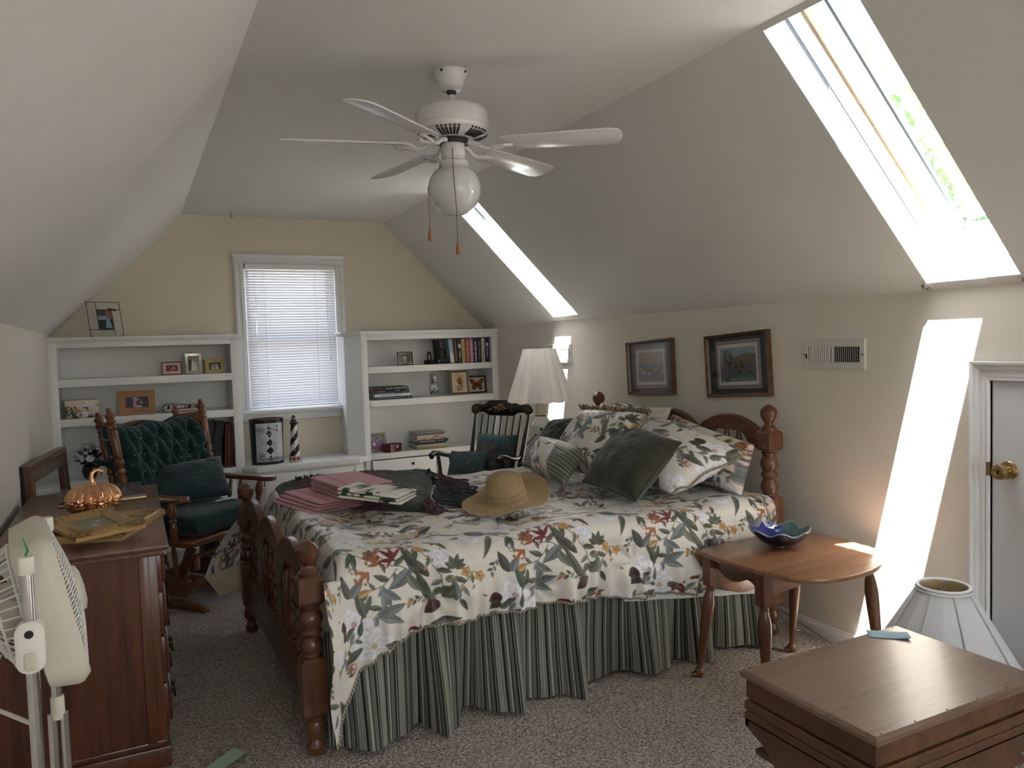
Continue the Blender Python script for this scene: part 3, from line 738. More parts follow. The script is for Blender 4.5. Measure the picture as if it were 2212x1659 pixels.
k5 = A>=b3; d5 = A-b3; fl_ = d5/np.maximum(sideL,.05)
Y[k5] = (y_near-.035*np.sin(np.clip(fl_,0,1)*PI*.6))[k5]; Z[k5] = (ZT-R_-d5)[k5]; NYn[k5] = -1
VV = A-(b2-.30)                   # pattern distance, zero .30 m above the near edge
# puffiness, quilting dimples and folds
side = sstep(-.05,.25,A-b2)
w1 = .030*fbm(X*3.1+.5*VV,VV*3.4,4,21)+.014*fbm(X*9,VV*8,3,31)+.004*np.abs(fbm(X*16+2*VV,VV*13,3,77))
fold = .024*np.sin(X*24+3*fbm(X*2,VV*2,2,5)+VV*4)*sstep(.10,.36,A-b2)*sstep(-.01,.25,1-np.abs(X-1.4)/1.3)
hemrip = .009*np.sin(X*95+4*fbm(X*6,VV*0,2,8))*sstep(.16,.02,tot-A)
dim = np.zeros_like(A)
for dx,dv in ((.93,.52),(1.36,.56),(1.80,.52),(2.22,.55),(.93,.08),(1.36,.1),(1.80,.08),(1.2,-.35),(1.75,-.35),(.85,-.3),(1.2,-.8),(1.8,-.8)):
    r2_ = (X-dx)**2+(VV-dv)**2; dim -= .030*np.exp(-r2_/.0045); ang_ = np.arctan2(VV-dv,X-dx); dim += .008*np.sin(ang_*7+dx*9)*np.exp(-r2_/.02)*(1-np.exp(-r2_/.002))
puff = w1+fold+hemrip+dim+.012*side*(1-sstep(.0,.12,np.maximum(0,.12-(tot-A))))
Y = Y+NYn*puff; Z = Z+NZn*puff
# foot end tucks behind the footboard; the near foot corner flares out round the post
ft = sstep(.62,.545,X); Z = Z-ft*.12*(NZn>.3)*NZn+.02*np.exp(-((X-.66)/.07)**2)*NZn
crn = sstep(.80,.545,X)*sstep(.1,.5,A-b2); Y = Y-.045*crn+.02*np.sin(VV*20+X*30)*crn*.3; X = X+.012*np.sin(VV*14)*crn
# the head end is turned in and sinks a little
Z = Z-.02*sstep(2.42,2.545,X)*NZn; Y = Y+.012*sstep(2.46,2.545,X)*(NYn<-.5)
DP = np.stack([X,Y,Z],-1)
gridobj('cover', DP-DO, M_FLOR, duv, TILE.sample(X-.44-ft*.12, (VV-.15)*1.12))
# rope trim with a two-colour twist along the hem
def rope(name, pts, r, parent, c1=(196,188,168), c2=(58,56,50), twist=900, off=None, seg=8, mt='rope_trim'):
    pts = np.asarray(pts); n = len(pts); tn = np.gradient(pts,axis=0); tn /= np.linalg.norm(tn,axis=1)[:,None]+1e-9
    up = np.array([0.1,.2,1.]); nx = np.cross(tn,up); nx /= np.linalg.norm(nx,axis=1)[:,None]+1e-9; ny = np.cross(tn,nx)
    L = np.concatenate([[0],np.cumsum(np.linalg.norm(np.diff(pts,axis=0),axis=1))])
    a = np.linspace(0,2*PI,seg+1); Aa,Ll = np.meshgrid(a,L); 
    rr_ = r*(1+.18*np.cos(2*Aa+Ll*twist))
    Pp = pts[:,None,:]+rr_[...,None]*(np.cos(Aa)[...,None]*nx[:,None,:]+np.sin(Aa)[...,None]*ny[:,None,:])
    sel = (np.sin(Aa*2+Ll*twist)>0)[...,None]
    Cc = np.where(sel,np.array(srgb(*c1)[:3]),np.array(srgb(*c2)[:3]))
    return gridobj(name, Pp, painted(mt,.8), parent, Cc)
def resamp(p, step):
    p = np.asarray(p); L = np.concatenate([[0],np.cumsum(np.linalg.norm(np.diff(p,axis=0),axis=1))]); q = np.arange(0,L[-1],step)
    return np.stack([np.interp(q,L,p[:,i]) for i in range(3)],-1)
hem = DP[:, -1]-DO+np.array([0,-.003,-.002]); rope('rope_trim', resamp(hem,.0016), .0048, duv, twist=520)
edge = DP[-1, 540:]-DO+np.array([.002,0,0]); rope('rope_trim', resamp(edge,.0016), .004, duv, twist=520)
# the far foot corner of the duvet sticks out beyond the post
fu = np.linspace(0,1,90); fv = np.linspace(0,1,90); FU,FV = np.meshgrid(fu,fv,indexing='ij')
q00,q10,q11,q01 = map(np.array,((.50,4.11,.60),(.285,4.16,.262),(.37,4.30,.15),(.56,4.30,.42)))
Pf = (1-FU)[...,None]*((1-FV)[...,None]*q00+FV[...,None]*q01)+FU[...,None]*((1-FV)[...,None]*q10+FV[...,None]*q11)
Pf[...,1] -= .02*np.sin(FU*PI)*np.sin(FV*PI)+.02*fbm(FU*4,FV*4,3,3); Pf[...,0] -= .03*np.sin(FU*PI)*(1-FV)
gridobj('corner_flap', Pf-DO, M_FLOR, duv, TILE.sample(FU*.38+.2,FV*.3+.1))
q00,q10,q11,q01 = map(np.array,((.55,4.07,.36),(.285,4.16,.262),(.352,4.17,.152),(.60,4.10,.20)))
Pf = (1-FU)[...,None]*((1-FV)[...,None]*q00+FV[...,None]*q01)+FU[...,None]*((1-FV)[...,None]*q10+FV[...,None]*q11)
Pf[...,1] -= .012*np.sin(FU*PI)*np.sin(FV*PI)+.012*fbm(FU*4,FV*4,3,13)
M_LIN = mat('duvet_lining', (206,192,164), .7, var=.05, bmp=.1, bs=200)
gridobj('lining', Pf-DO, M_LIN, duv)
def duvet_z(x, y):
    i = int(np.clip((x-.545)/2.0*(NU-1),0,NU-1)); j = int(np.argmin(np.abs(DP[i,:,1]-y)+10*(np.abs(DP[i,:,2]-.67)>.06))); return float(DP[i,j,2])

# white waffle coverlet hanging under the duvet near the table
u = np.linspace(0,1,140); v = np.linspace(0,1,60); U,V = np.meshgrid(u,v,indexing='ij')
bz = .338-.088*U
X = 1.75+U*.70; Z = .60+(bz-.60)*V; Y = 2.566+.02*sstep(0,.5,1-V)+.004*np.sin(X*30)*V
Zs = np.minimum(Z,.6); wv = .0016*np.sin(X*420)*np.sin(Zs*420)*(V<.93)
g = gridobj('coverlet', np.stack([X,Y-wv,Zs],-1), mat('waffle_cotton', (206,206,204), .85, var=.03, vs=60, bmp=.15, bs=160)); tag(g, 'pale grey waffle coverlet hanging below the duvet behind the drop leaf table', 'coverlet')
md = g.modifiers.new('thick','SOLIDIFY'); md.thickness = .003

# bed skirt: gathered stripes
sk = thing('bed_skirt', 'green and black striped gathered skirt around the bed base', 'bed skirt', (1.5,2.6,0))
NS, NZ = 1500, 40
s = np.linspace(0,1,NS); z = np.linspace(0,1,NZ); S,Zr = np.meshgrid(s,z,indexing='ij')
X0 = .545+S*2.035; drop = 1-Zr; ZZ = .012+Zr*.42
ph = X0*21+4*fbm(X0*2.6,0*X0,3,41)
amp = (.008+.052*drop**.8)*(.55+.9*vnoise(X0*4.2,0*X0+3,7))
wave = np.sin(ph)+.35*np.sin(ph*2.3+1)+.25*np.sin(ph*.5)
Yk = 2.612-.03*drop-amp*wave+.01*fbm(X0*6,ZZ*8,2,6)*drop
Xk = X0+.010*np.cos(ph)*drop+.012*fbm(X0*3,ZZ*5,2,15)*drop
ZZ = ZZ+.008*np.sin(ph*.5+1)*drop*(Zr<.2)
ac = np.concatenate([[0],np.cumsum(np.hypot(np.diff(Xk[:,8]),np.diff(Yk[:,8])))])[:,None]+0*ZZ
st_c = np.empty((NS,NZ,3)); base = np.array(srgb(130,132,122)[:3]); dkc = np.array(srgb(20,24,24)[:3]); crm = np.array(srgb(154,154,142)[:3]); sage = np.array(srgb(96,101,92)[:3])
pat = [(.0,.006,sage),(.006,.013,dkc),(.013,.017,base),(.017,.021,dkc),(.021,.033,base),(.033,.035,dkc),(.035,.040,crm),(.040,.042,dkc),(.042,.050,base),(.050,.059,dkc),(.059,.066,sage),(.066,.068,dkc),(.068,.078,crm),(.078,.082,dkc),(.082,.090,sage)]
md_ = np.mod(ac,.090)
for a,b,cc in pat: st_c[(md_>=a)&(md_<b)] = cc
gridobj('skirt_panel', np.stack([Xk-1.5,Yk-2.6,ZZ],-1), painted('striped_cotton',.75,.1,300,.1,.3), sk, st_c)

# ------------------------------------------------------------------ pillows
def pillow_pts(c4, T, n=56, pinch=.06, flat=.42, noise=.008, seed=0, sag=0):
    A_,B_,C_,D_ = [np.array(p,float) for p in c4]     # bottom-left, bottom-right, top-right, top-left
    q = np.linspace(-1,1,n); q = np.sign(q)*np.abs(q)**.8; U,V = np.meshgrid(q,q,indexing='ij')
    u2 = U*(1-pinch*(1-V**2)*U**2); v2 = V*(1-pinch*(1-U**2)*V**2)
    a = (u2+1)/2; b = (v2+1)/2
    P0 = (1-a)[...,None]*((1-b)[...,None]*A_+b[...,None]*D_)+a[...,None]*((1-b)[...,None]*B_+b[...,None]*C_)
    nrm = np.cross(B_-A_,D_-A_); nrm /= np.linalg.norm(nrm)
    th = T/2*((1-np.abs(U)**2.2)*(1-np.abs(V)**2.2)+1e-9)**flat
    wr = noise*(fbm(U*2.4+seed,V*2.4,4,seed)*2+.6*np.sin((U*V)*9+seed)*(np.abs(U*V)))*np.clip(th/T*2,0,1)
    P0[...,2] -= sag*(1-V)*.25*(1-U**2)
    return P0, nrm, th, wr, U, V
def pillow(name, c4, T, mt, label, cat='pillow', cv=None, uvs=(0,0,1), group=None, colfn=None, **k):
    c4 = [np.array(p,float) for p in c4]
    ctr = sum(c4)/4; root = thing(name, label, cat, tuple(ctr), group=group)
    P0,nrm,th,wr,U,V = pillow_pts(c4,T,**k)
    w_ = np.linalg.norm(c4[1]-c4[0]); h_ = np.linalg.norm(c4[3]-c4[0])
    n = P0.shape[0]
    front = P0+nrm*(th+wr)[...,None]-ctr; back = P0-nrm*(th*.8+wr*.5)[...,None]-ctr
    P = np.concatenate([front, back[::-1]],0)
    C_ = None
    if cv is not None or colfn is not None:
        f = colfn(U,V) if colfn else cv.sample(uvs[0]+(U+1)/2*w_*uvs[2], uvs[1]+(1-(V+1)/2)*h_*uvs[2]); C_ = np.concatenate([f,f[::-1]],0)
    gridobj('case', P, mt, root, C_)
    return root, P0-ctr, nrm, w_, h_
def edge_pts(P0):
    n = P0.shape[0]; return np.concatenate([P0[:,0],P0[-1,1:],P0[::-1,-1][1:],P0[0,::-1][1:]])
M_VEL = mat('olive_velvet', (52,52,42), .8, var=.22, vs=14, sheen=.5, bmp=.18, bs=16, bd=.010, spec=.2)
M_VELP = mat('olive_velvet_piping', (44,45,36), .8, sheen=.4)
# back pillows against the headboard
pillow('pillow', [(2.48,3.29,.69),(2.47,2.66,.675),(2.565,2.67,.90),(2.58,3.28,1.0)], .20, M_FLOR2, 'blush floral pillow propped against the near half of the headboard', cv=TILE2, uvs=(.3,.2,1), seed=3, noise=.012)
pillow('pillow', [(2.48,4.0,.70),(2.48,3.34,.70),(2.575,3.285,1.035),(2.58,3.98,1.02)], .16, M_FLOR2, 'blush floral pillow propped against the far half of the headboard', cv=TILE2, uvs=(.1,.0,1), seed=8, noise=.012)
# front sham with rope edge
r_,P0,nr,_,_ = pillow('pillow_sham', [(2.10,3.36,.75),(2.14,2.74,.705),(2.50,2.635,.872),(2.50,3.32,.985)], .26, M_FLOR, 'cream floral sham with checked rope edge lying nearest the side table', 'pillow', cv=TILE, uvs=(.22,.32,1), seed=5, noise=.022, n=150, flat=.5)
e = P0[-1]; k = np.linspace(0,1,len(e)); e = e+np.stack([0*k,-.018*np.abs(np.sin(k*9)),.012*np.sin(k*16)],-1)*(1-k)[:,None]*1.4; rope('rope_trim', resamp(e,.0016), .005, r_, twist=520)
e = P0[:,0]; rope('rope_trim', resamp(e,.002), .004, r_, twist=520)
# far velvet cushion
pillow('cushion', [(2.11,4.03,.745),(2.10,3.60,.735),(2.30,3.68,.965),(2.27,4.03,.925)], .15, M_VEL, 'dark olive velvet cushion at the back beside the pleated lamp', 'cushion', seed=12, noise=.02)
# square sham with bullion fringe
r_,P0,nr,_,_ = pillow('pillow_sham', [(2.0,3.62,.735),(2.0,3.02,.735),(2.25,3.06,1.035),(2.25,3.655,1.015)], .20, M_FLOR, 'square cream floral sham with tan fringe standing in the middle of the pillows', 'pillow', cv=TILE, uvs=(.02,.24,1.0), seed=2, noise=.016, n=150)
m = [MB(),MB()]
ed = edge_pts(P0); cen = P0.mean((0,1)); nn = len(P0)
ee = np.concatenate([P0[::-1,-1],P0[-1,::-1][1:int(nn*.8)],])       # top edge then right side
ee = np.concatenate([P0[:,-1],P0[-1,::-1][1:int(nn*.75)]]); ee = resamp(ee,.0024)
for i,p in enumerate(ee):
    d = p-cen; d /= np.linalg.norm(d); L = .03+.012*random.random(); j = np.array([random.gauss(0,.006) for _ in range(3)])
    q1 = p+d*L*.55+nr*.006+j*.5; q2 = p+d*L*.9+nr*(.010+.016*random.random())+j
    m[i%2].tube([tuple(p),tuple(q1),tuple(q2)],[.0036,.0042,.003],5)
obj('fringe', m[0], mat('fringe_tan',(176,162,136),.9), r_); obj('fringe', m[1], mat('fringe_brown',(136,122,102),.9), r_)
# oblong pillow with striped ends and tassels
def boud(U,V):
    f = TILE.sample(.25+(U+1)*.33, .02+(1-V)*.17); s_ = np.mod(V*.155,.052)
    stp = (((s_>.004)&(s_<.014))|((s_>.019)&(s_<.022))|((s_>.027)&(s_<.030))|((s_>.036)&(s_<.046))).astype(int)
    c = np.where(stp[...,None]>0,np.array(srgb(40,42,38)[:3]),np.array(srgb(140,142,124)[:3]))
    e_ = np.abs(U); f = np.where((e_>.42)[...,None],c,f); f = np.where(((e_>.40)&(e_<.425))[...,None],np.array(srgb(170,158,144)[:3]),f); f = np.where(((e_>.425)&(e_<.44))[...,None],np.array(srgb(60,48,44)[:3]),f)
    return f
c4 = [(1.90,3.74,.725),(1.83,3.17,.715),(2.02,3.25,.87),(2.08,3.90,.865)]
r_,P0,nr,_,_ = pillow('bolster_pillow', c4, .17, M_FLOR, 'oblong floral pillow with striped ends and mauve tassels behind the straw hat', 'pillow', colfn=boud, seed=9, noise=.008, n=150, flat=.55)
M_TAS = mat('tassel_mauve',(128,104,108),.9,var=.2,vs=80)
for (i,j) in ((-1,-1),(0,-1),(-1,0)):
    p = P0[i,j]; m = MB()
    for k in range(22):
        a = Vector(p)+Vector((random.gauss(0,.004),random.gauss(0,.004),0)); dr = Vector((-.02+random.gauss(0,.012),-.012 if i else .015,-.03-.02*random.random()))
        m.tube([a,a+dr*.5+Vector((0,0,.006)),a+dr*1.3],.0016,4)
    m.sphere(tuple(Vector(p)+Vector((-.004,0,.003))),.009,8,6); obj('tassel', m, M_TAS, r_)
# front velvet cushion, corner-down, piped edge
c4 = [(1.915,3.13,.728),(1.905,2.69,.712),(2.265,2.83,.918),(2.25,3.245,.972)]
r_,P0,nr,_,_ = pillow('cushion', c4, .19, M_VEL, 'large dark olive velvet cushion with piped edge in front of the pillows', 'cushion', seed=4, noise=.012, n=90, pinch=.05)
m = MB(); m.tube([tuple(p) for p in edge_pts(P0)[::2]], .006, 8, closed=False); obj('piping', m, M_VELP, r_)

# ------------------------------------------------------------------ on the bed
# woven throw
thr = thing('throw_blanket', 'dark green and plum woven throw with long fringe heaped on the bed', 'throw', (1.05,3.7,.70))
TO = np.array([1.05,3.7,.70])
u = np.linspace(0,1,260); v = np.linspace(0,1,220); U,V = np.meshgrid(u,v,indexing='ij')
a0,a1,a2,a3 = map(np.array,((.615,3.66),(1.13,3.13),(1.46,3.96),(.63,4.06)))
xy = (1-U)[...,None]*((1-V)[...,None]*a0+V[...,None]*a3)+U[...,None]*((1-V)[...,None]*a1+V[...,None]*a2)
ed_ = np.minimum(np.minimum(U,1-U)*4,np.minimum(V,1-V)*4); fall = np.clip(ed_*2.2,0,1)**.5
H = .022+.030*sstep(.55,.95,V)*sstep(-.1,.25,U)+.006*np.sin(V*14+2*U)+.034*fbm(U*5,V*6,4,17)-.010*sstep(.55,1,U)
zz = -.022+fall*(H+.024)+.006*fbm(U*60,V*60,2,3)*fall+.0025*np.sin(U*230)*np.sin(V*230)*fall
gcol = np.array(srgb(50,60,52)[:3]); pcol = np.array(srgb(82,46,58)[:3]); tcol = np.array(srgb(38,70,58)[:3]); bl = sstep(.42,.5,U+.15*V)*sstep(.78,.68,U+.15*V)
bl = np.clip(bl*.8+sstep(.40,.55,V)*sstep(.80,.6,U)*sstep(.08,.2,U),0,1)
cc = gcol+(pcol-gcol)*bl[...,None]; cc = cc*(.75+.7*vnoise(U*170,V*170,5))[...,None]; cc = cc+(tcol-cc)*(sstep(.85,.98,V)*(U<.35))[...,None]*.8
gridobj('blanket', np.stack([xy[...,0]-TO[0],xy[...,1]-TO[1],zz],-1), painted('wool_weave',.95,.5,160,.3,.2), thr, cc)
M_FG = mat('yarn_green',(38,50,44),.95,var=.2,vs=60,sheen=.3); M_FPu = mat('yarn_plum',(66,36,46),.95,var=.2,vs=60,sheen=.3); M_FN = mat('yarn_navy',(34,36,58),.95,sheen=.3)
def fringe(p0, p1, n, d, L, zr, mt, name='fringe'):
    m = MB()
    for i in range(n):
        f = (i+random.random())/n; a = Vector(p0).lerp(Vector(p1),f)+Vector((0,0,random.uniform(0,.012))); q = [a]; dd = Vector(d).normalized(); ph_ = random.random()*6
        for k in range(1,8):
            t = k/7; p = a+dd*(L*t*random.uniform(.9,1.05))+Vector((random.gauss(0,.006),random.gauss(0,.006),0))+Vector((-dd.y,dd.x,0))*(.012*sin(t*7+ph_))
            zt_ = duvet_z(p.x,p.y)+.006+zr*max(0,1-t*1.3)+.01*abs(sin(t*6+ph_))*(1-t)
            q.append(Vector((p.x,p.y,zt_)))
        m.tube([tuple(x-Vector(TO)) for x in q],.0042,6)
    return obj(name, m, mt, thr)
fringe((1.18,3.22,.72),(1.32,3.52,.725),44,(1,-.45,0),.17,.02,M_FG)
fringe((1.10,3.14,.72),(1.17,3.22,.72),24,(.35,-1,0),.10,.03,M_FPu)
fringe((1.33,3.52,.725),(1.44,3.82,.73),34,(1,-.2,0),.15,.02,M_FPu)
fringe((1.34,3.40,.71),(1.40,3.62,.71),10,(.8,-.6,0),.16,.0,M_FN)
fringe((1.15,3.93,.735),(1.42,3.90,.73),40,(.25,-1,0),.15,.05,M_FG)
fringe((.72,3.98,.75),(.86,3.99,.75),16,(-.3,-1,0),.06,.05,M_FG)
# folded pink napkins / towels
M_PINK = mat('pink_linen',(204,158,165),.9,var=.06,vs=30,bmp=.25,bs=220); M_PINKD = mat('pink_stitch',(170,122,130),.9)
def folded(name, c, w, l, th, rz, label, cat, mt, group, parts=True, tx=0, ty=0, cv=None, off=(0,0)):
    root = thing(name, label, cat, c, rz, group, tx, ty)
    u = np.linspace(0,1,40); a = np.linspace(0,2*PI,24,endpoint=False); Uu,Aa = np.meshgrid(u,a,indexing='ij')
    # section: rounded slab (w x th) swept along l, ends closed by tapering
    k = np.clip(np.minimum(Uu,1-Uu)*40,0,1)**.5
    sx = np.sign(np.cos(Aa))*np.abs(np.cos(Aa))**.35*w/2; sz = np.sign(np.sin(Aa))*np.abs(np.sin(Aa))**.6*th/2*(.15+.85*k)
    P = np.stack([sx*(.97+.03*k)+.003*fbm(Uu*4,Aa*0+c[0]*30,2,1), (Uu-.5)*l, sz+th/2+.002*fbm(Uu*5,sx*20,2,int(c[2]*900)%50)*0],-1)
    P = np.concatenate([P,P[:,:1]],1)
    C_ = None if cv is None else cv.sample(P[...,0]+off[0],P[...,1]+off[1])
    gridobj('cloth', P, mt, root, C_)
    if parts:
        m = MB()
        for x in (-w*.30,-w*.24): m.box(x-.0012,-l*.46,th,x+.0012,l*.46,th+.0006)
        obj('hemstitch', m, M_PINKD, root, smooth=0)
    return root
for i,(dx,rz) in enumerate(((0,.02),(.012,.06),(.020,.03),(.03,.0))):
    zb = duvet_z(.74,3.53)+.006
    folded('linen_napkin', (.735+dx,3.535,zb+i*.0125), .25-.01*i, .40, .012, rz+.22, ['pink linen napkin fanned out lowest at the left','pink linen napkin second from the bottom of the fanned stack','pink linen napkin third up in the fanned stack','pink linen napkin with double stitching on top of the fanned stack'][i], 'napkin', M_PINK, 'pink linen napkins')
names_ = ['lowest','second','third','fourth','topmost']
for i in range(5):
    folded('linen_napkin', (.885+.004*(i%2),3.49+.003*i,zb+.0525+i*.0115), .245, .40, .011, .20-.01*i, '%s folded pink napkin of the taller stack under the floral napkins' % names_[i], 'napkin', M_PINK, 'pink linen napkins', parts=(i==4))
NT = Cv(.22,.30,900,(226,222,212),True)
for i in range(26):
    x,y = random.random()*.22,random.random()*.30
    if i%3 == 0: NT.leaf(x,y,.045,.034,random.random()*6,(38,76,58)); NT.leaf(x,y,.04,.03,random.random()*6,(44,84,62))
    elif i%3 == 1:
        for j in range(7): NT.ell(x+random.gauss(0,.010),y+random.gauss(0,.008),.0045,.0045,(112,44,60))
    else: NT.line([(x+.008*k,y+.02*sin(k*.7)) for k in range(8)],.0014,(60,66,56))
for i,(rz,lab) in enumerate(((.9,'lowest'),(.86,'middle'),(.8,'topmost'))):
    folded('floral_napkin', (.935,3.235,zb+.062+i*.0145-.004), .20, .29, .014, rz, '%s of three folded white napkins with green leaves and plum berries' % lab, 'napkin', painted('printed_cotton',.8,.1,200), 'white floral napkins', False, .10, .02, NT, (.1+.03*i,.15))
# straw hat
hat = thing('straw_hat', 'woven straw sun hat with openwork band lying on the bed', 'hat', (1.435,2.985,.705), 0, ry=-.17, rx=.15)
R1 = .09
nr_, na_ = 210, 220
ra = np.linspace(0,1,nr_); aa = np.linspace(0,2*PI,na_+1); RA,AA = np.meshgrid(ra,aa,indexing='ij')
arc = RA*(.288)           # path length from crown centre
r1 = np.where(arc<.075, arc*.98, np.where(arc<.17, .0735+(arc-.075)*.22, .0945+(arc-.17)*.80))
zc = np.where(arc<.075, .130-.02*(arc/.075)**2.2, np.where(arc<.17, .110-(arc-.075)*1.055, .0097-(arc-.17)*.05))
br = np.clip((arc-.17)/.13,0,1)
dn = np.clip(np.cos(AA-rad(228)),0,1); upr = np.clip(np.cos(AA-rad(28)),0,1)
zc = zc+br**1.2*(.034*dn+.062*upr*br)-br*.006+.010*br*np.sin(3*AA)
r1 = r1*(1+.05*br*np.cos(2*(AA-.2)))
k_ = np.cos(arc*2*PI/.0062); holes = ((arc>.128)&(arc<.158)&(np.sin(AA*44)*np.sin(arc*2*PI/.015)>.35))
rad_ = r1+.0009*k_-holes*.004
P = np.stack([rad_*np.cos(AA),rad_*np.sin(AA),zc+.0010*k_+.0008*np.sin(AA*150)],-1)
c0 = np.array(srgb(196,170,132)[:3]); c1 = np.array(srgb(132,108,80)[:3]); wv = (.5+.5*k_)*(.75+.25*np.sin(AA*170+arc*500))
cc = c1+(c0-c1)*np.clip(wv,0,1)[...,None]; cc = cc*(.85+.3*vnoise(AA*30,arc*300,3))[...,None]; cc = np.where(holes[...,None],np.array(srgb(70,46,24)[:3]),cc)
hb = gridobj('straw_body', P+np.array([0,0,.012]), painted('straw',.75,.2,300), hat, cc)
mm = hb.modifiers.new('t','SOLIDIFY'); mm.thickness = .004; mm.offset = 0
# ================================================================== dresser and what stands on it
M_MAHZ = wood('mahogany_z', (46,22,13), (98,53,32), .34, 'z', .8); M_MAHY = wood('mahogany_y', (50,26,18), (104,60,42), .30, 'y', .8); M_MTOP = wood('mahogany_top', (72,44,36), (124,88,76), .36, 'y', .8)
DRX0, DRX1, DRY0, DRY1, DRZ = -.445, .076, 2.81, 4.14, .765
dr = thing('dresser', 'dark mahogany dresser against the left wall', 'dresser', ((DRX0+DRX1)/2,(DRY0+DRY1)/2,0)); off = Vector(dr.location)
def dp(name, fn, mt, parent=None, **k):
    m = MB(); m.M = Matrix.Translation(-off); fn(m); return obj(name, m, mt, parent or dr, **k)
def top(m):
    prof_ = [(.0,.728),(-.006,.733),(-.006,.742),(.006,.748),(.010,.756),(.008,.763),(.0,.765)]
    rs = [[(DRX0,DRY0-e,z),(DRX1+e,DRY0-e,z),(DRX1+e,DRY1+e,z),(DRX0,DRY1+e,z)] for e,z in prof_]; m.rings(rs)
dp('dresser_top', top, M_MTOP, smooth=30)
def body(m):
    m.box(DRX0+.01,DRY0+.024,.06,DRX1-.045,DRY1-.024,.73)
dp('carcass', body, M_MAHZ)
M_EDGE = wood('mahogany_edge', (62,32,20), (112,66,42), .34, 'z', .8)
for y in (DRY0+.02,DRY1-.06): dp('stile', lambda m: m.box(DRX1-.085,y,.085,DRX1-.028,y+.04,.73), M_EDGE, bevel=.004)
dp('stile', lambda m: m.box(DRX1-.085,DRY0+.012,.085,DRX1-.055,DRY0+.0195,.73), M_EDGE, bevel=.002)
def plinth(m):
    for e,z0,z1 in ((.004,0,.07),(-.006,.07,.09),(-.014,.09,.10)): m.box(DRX0,DRY0-e+.01,z0,DRX1+e-.02,DRY1+e-.01,z1)
dp('plinth', plinth, M_MAHY, bevel=.005)
rows = [(.105,.265),(.272,.43),(.437,.585),(.592,.722)]
for k,(z0,z1) in enumerate(rows):
    for (ya,yb) in ((DRY0+.065,(DRY0+DRY1)/2-.006),((DRY0+DRY1)/2+.006,DRY1-.065)):
        fr = dp('drawer', lambda m: (m.box(DRX1-.04,ya,z0,DRX1-.014,yb,z1), m.box(DRX1-.016,ya+.02,z0+.018,DRX1-.004,yb-.02,z1-.018)), M_MAHY, bevel=.006)
        for f in (.25,.75):
            yc = ya+(yb-ya)*f; zc_ = (z0+z1)/2
            m = MB(); m.M = Matrix.Translation(-off)
            m.box(DRX1-.006,yc-.045,zc_-.016,DRX1-.002,yc+.045,zc_+.016)
            for s_ in (-.034,.034): m.sphere((DRX1+.004,yc+s_,zc_+.004),.008,10,6)
            m.tube([(DRX1+.006,yc-.034,zc_+.002),(DRX1+.010,yc-.03,zc_-.018),(DRX1+.011,yc,zc_-.026),(DRX1+.010,yc+.03,zc_-.018),(DRX1+.006,yc+.034,zc_+.002)],.0035,8)
            o = obj('drawer_pull', m, mat('antique_brass',(66,52,34),.4,1,var=.2), fr)

def frame_flat(root, w, h, mw, th, mt, name='frame', inner=.5, lip=.012, profile=None):
    """picture-frame moulding lying in local XY, mitred; profile = [(inset 0..1, z)]"""
    prof_ = profile or [(0,0),(0,th*.8),(.15,th),(.45,th*.85),(.7,th*.55),(1,th*.4),(1,0)]
    m = MB(); rs = []
    for f,z in prof_:
        i = f*mw; rs.append([(-w/2+i,-h/2+i,z),(w/2-i,-h/2+i,z),(w/2-i,h/2-i,z),(-w/2+i,h/2-i,z)])
    rs.append(rs[0]); m.rings(rs, True, False); return obj(name, m, mt, root, smooth=30)
M_GOLD = mat('gilt_frame',(178,148,100),.34,.5,var=.08,vs=10); M_GOLD2 = mat('gilt_dark',(150,122,78),.36,.55,var=.15,vs=30)  # second gilt is a darker tone for the corner scrolls
def ornate(root, w, h, mw, th, mt, n=7, s=1):
    """leafy scrolls on the four corners"""
    for sx in (-1,1):
        for sy in (-1,1):
            m = MB(); cx_,cy_ = sx*(w/2-mw*.45), sy*(h/2-mw*.45)
            m.sphere((cx_,cy_,th*.9),mw*.26*s,10,6,(1,1,.5))
            for k in range(n):
                a = k*2*PI/n; r = mw*.42*s
                m.sphere((cx_+r*cos(a),cy_+r*sin(a),th*.85),mw*.15*s,8,5,(1,1,.7))
            for k in range(1,6):
                m.sphere((cx_-sx*(mw*.35+k*mw*.22),cy_+sy*mw*.12*(1 if k%2 else -1),th*.95),mw*(.15-.016*k)*s,8,5,(1.3,1,.6))
                m.sphere((cx_+sx*mw*.12*(1 if k%2 else -1),cy_-sy*(mw*.35+k*mw*.22),th*.95),mw*(.15-.016*k)*s,8,5,(1,1.3,.6))
            obj('corner_scroll', m, mt, root)
def basis(o, x, y, ctr):
    """place root so local x runs along x, local y along y"""
    x = Vector(x).normalized(); y = Vector(y); z = x.cross(y).normalized(); y = z.cross(x)
    o.matrix_world = Matrix(((x.x,y.x,z.x,ctr[0]),(x.y,y.y,z.y,ctr[1]),(x.z,y.z,z.z,ctr[2]),(0,0,0,1)))
def flatpic(cv, root, z, w, h):
    u = np.linspace(0,1,60); U,V = np.meshgrid(u,u,indexing='ij')
    gridobj('picture', np.stack([(U-.5)*w,(V-.5)*h,0*U+z],-1), painted('print_glazed',.3,coat=.15), root, cv.sample(U*cv.w,(1-V)*cv.h))
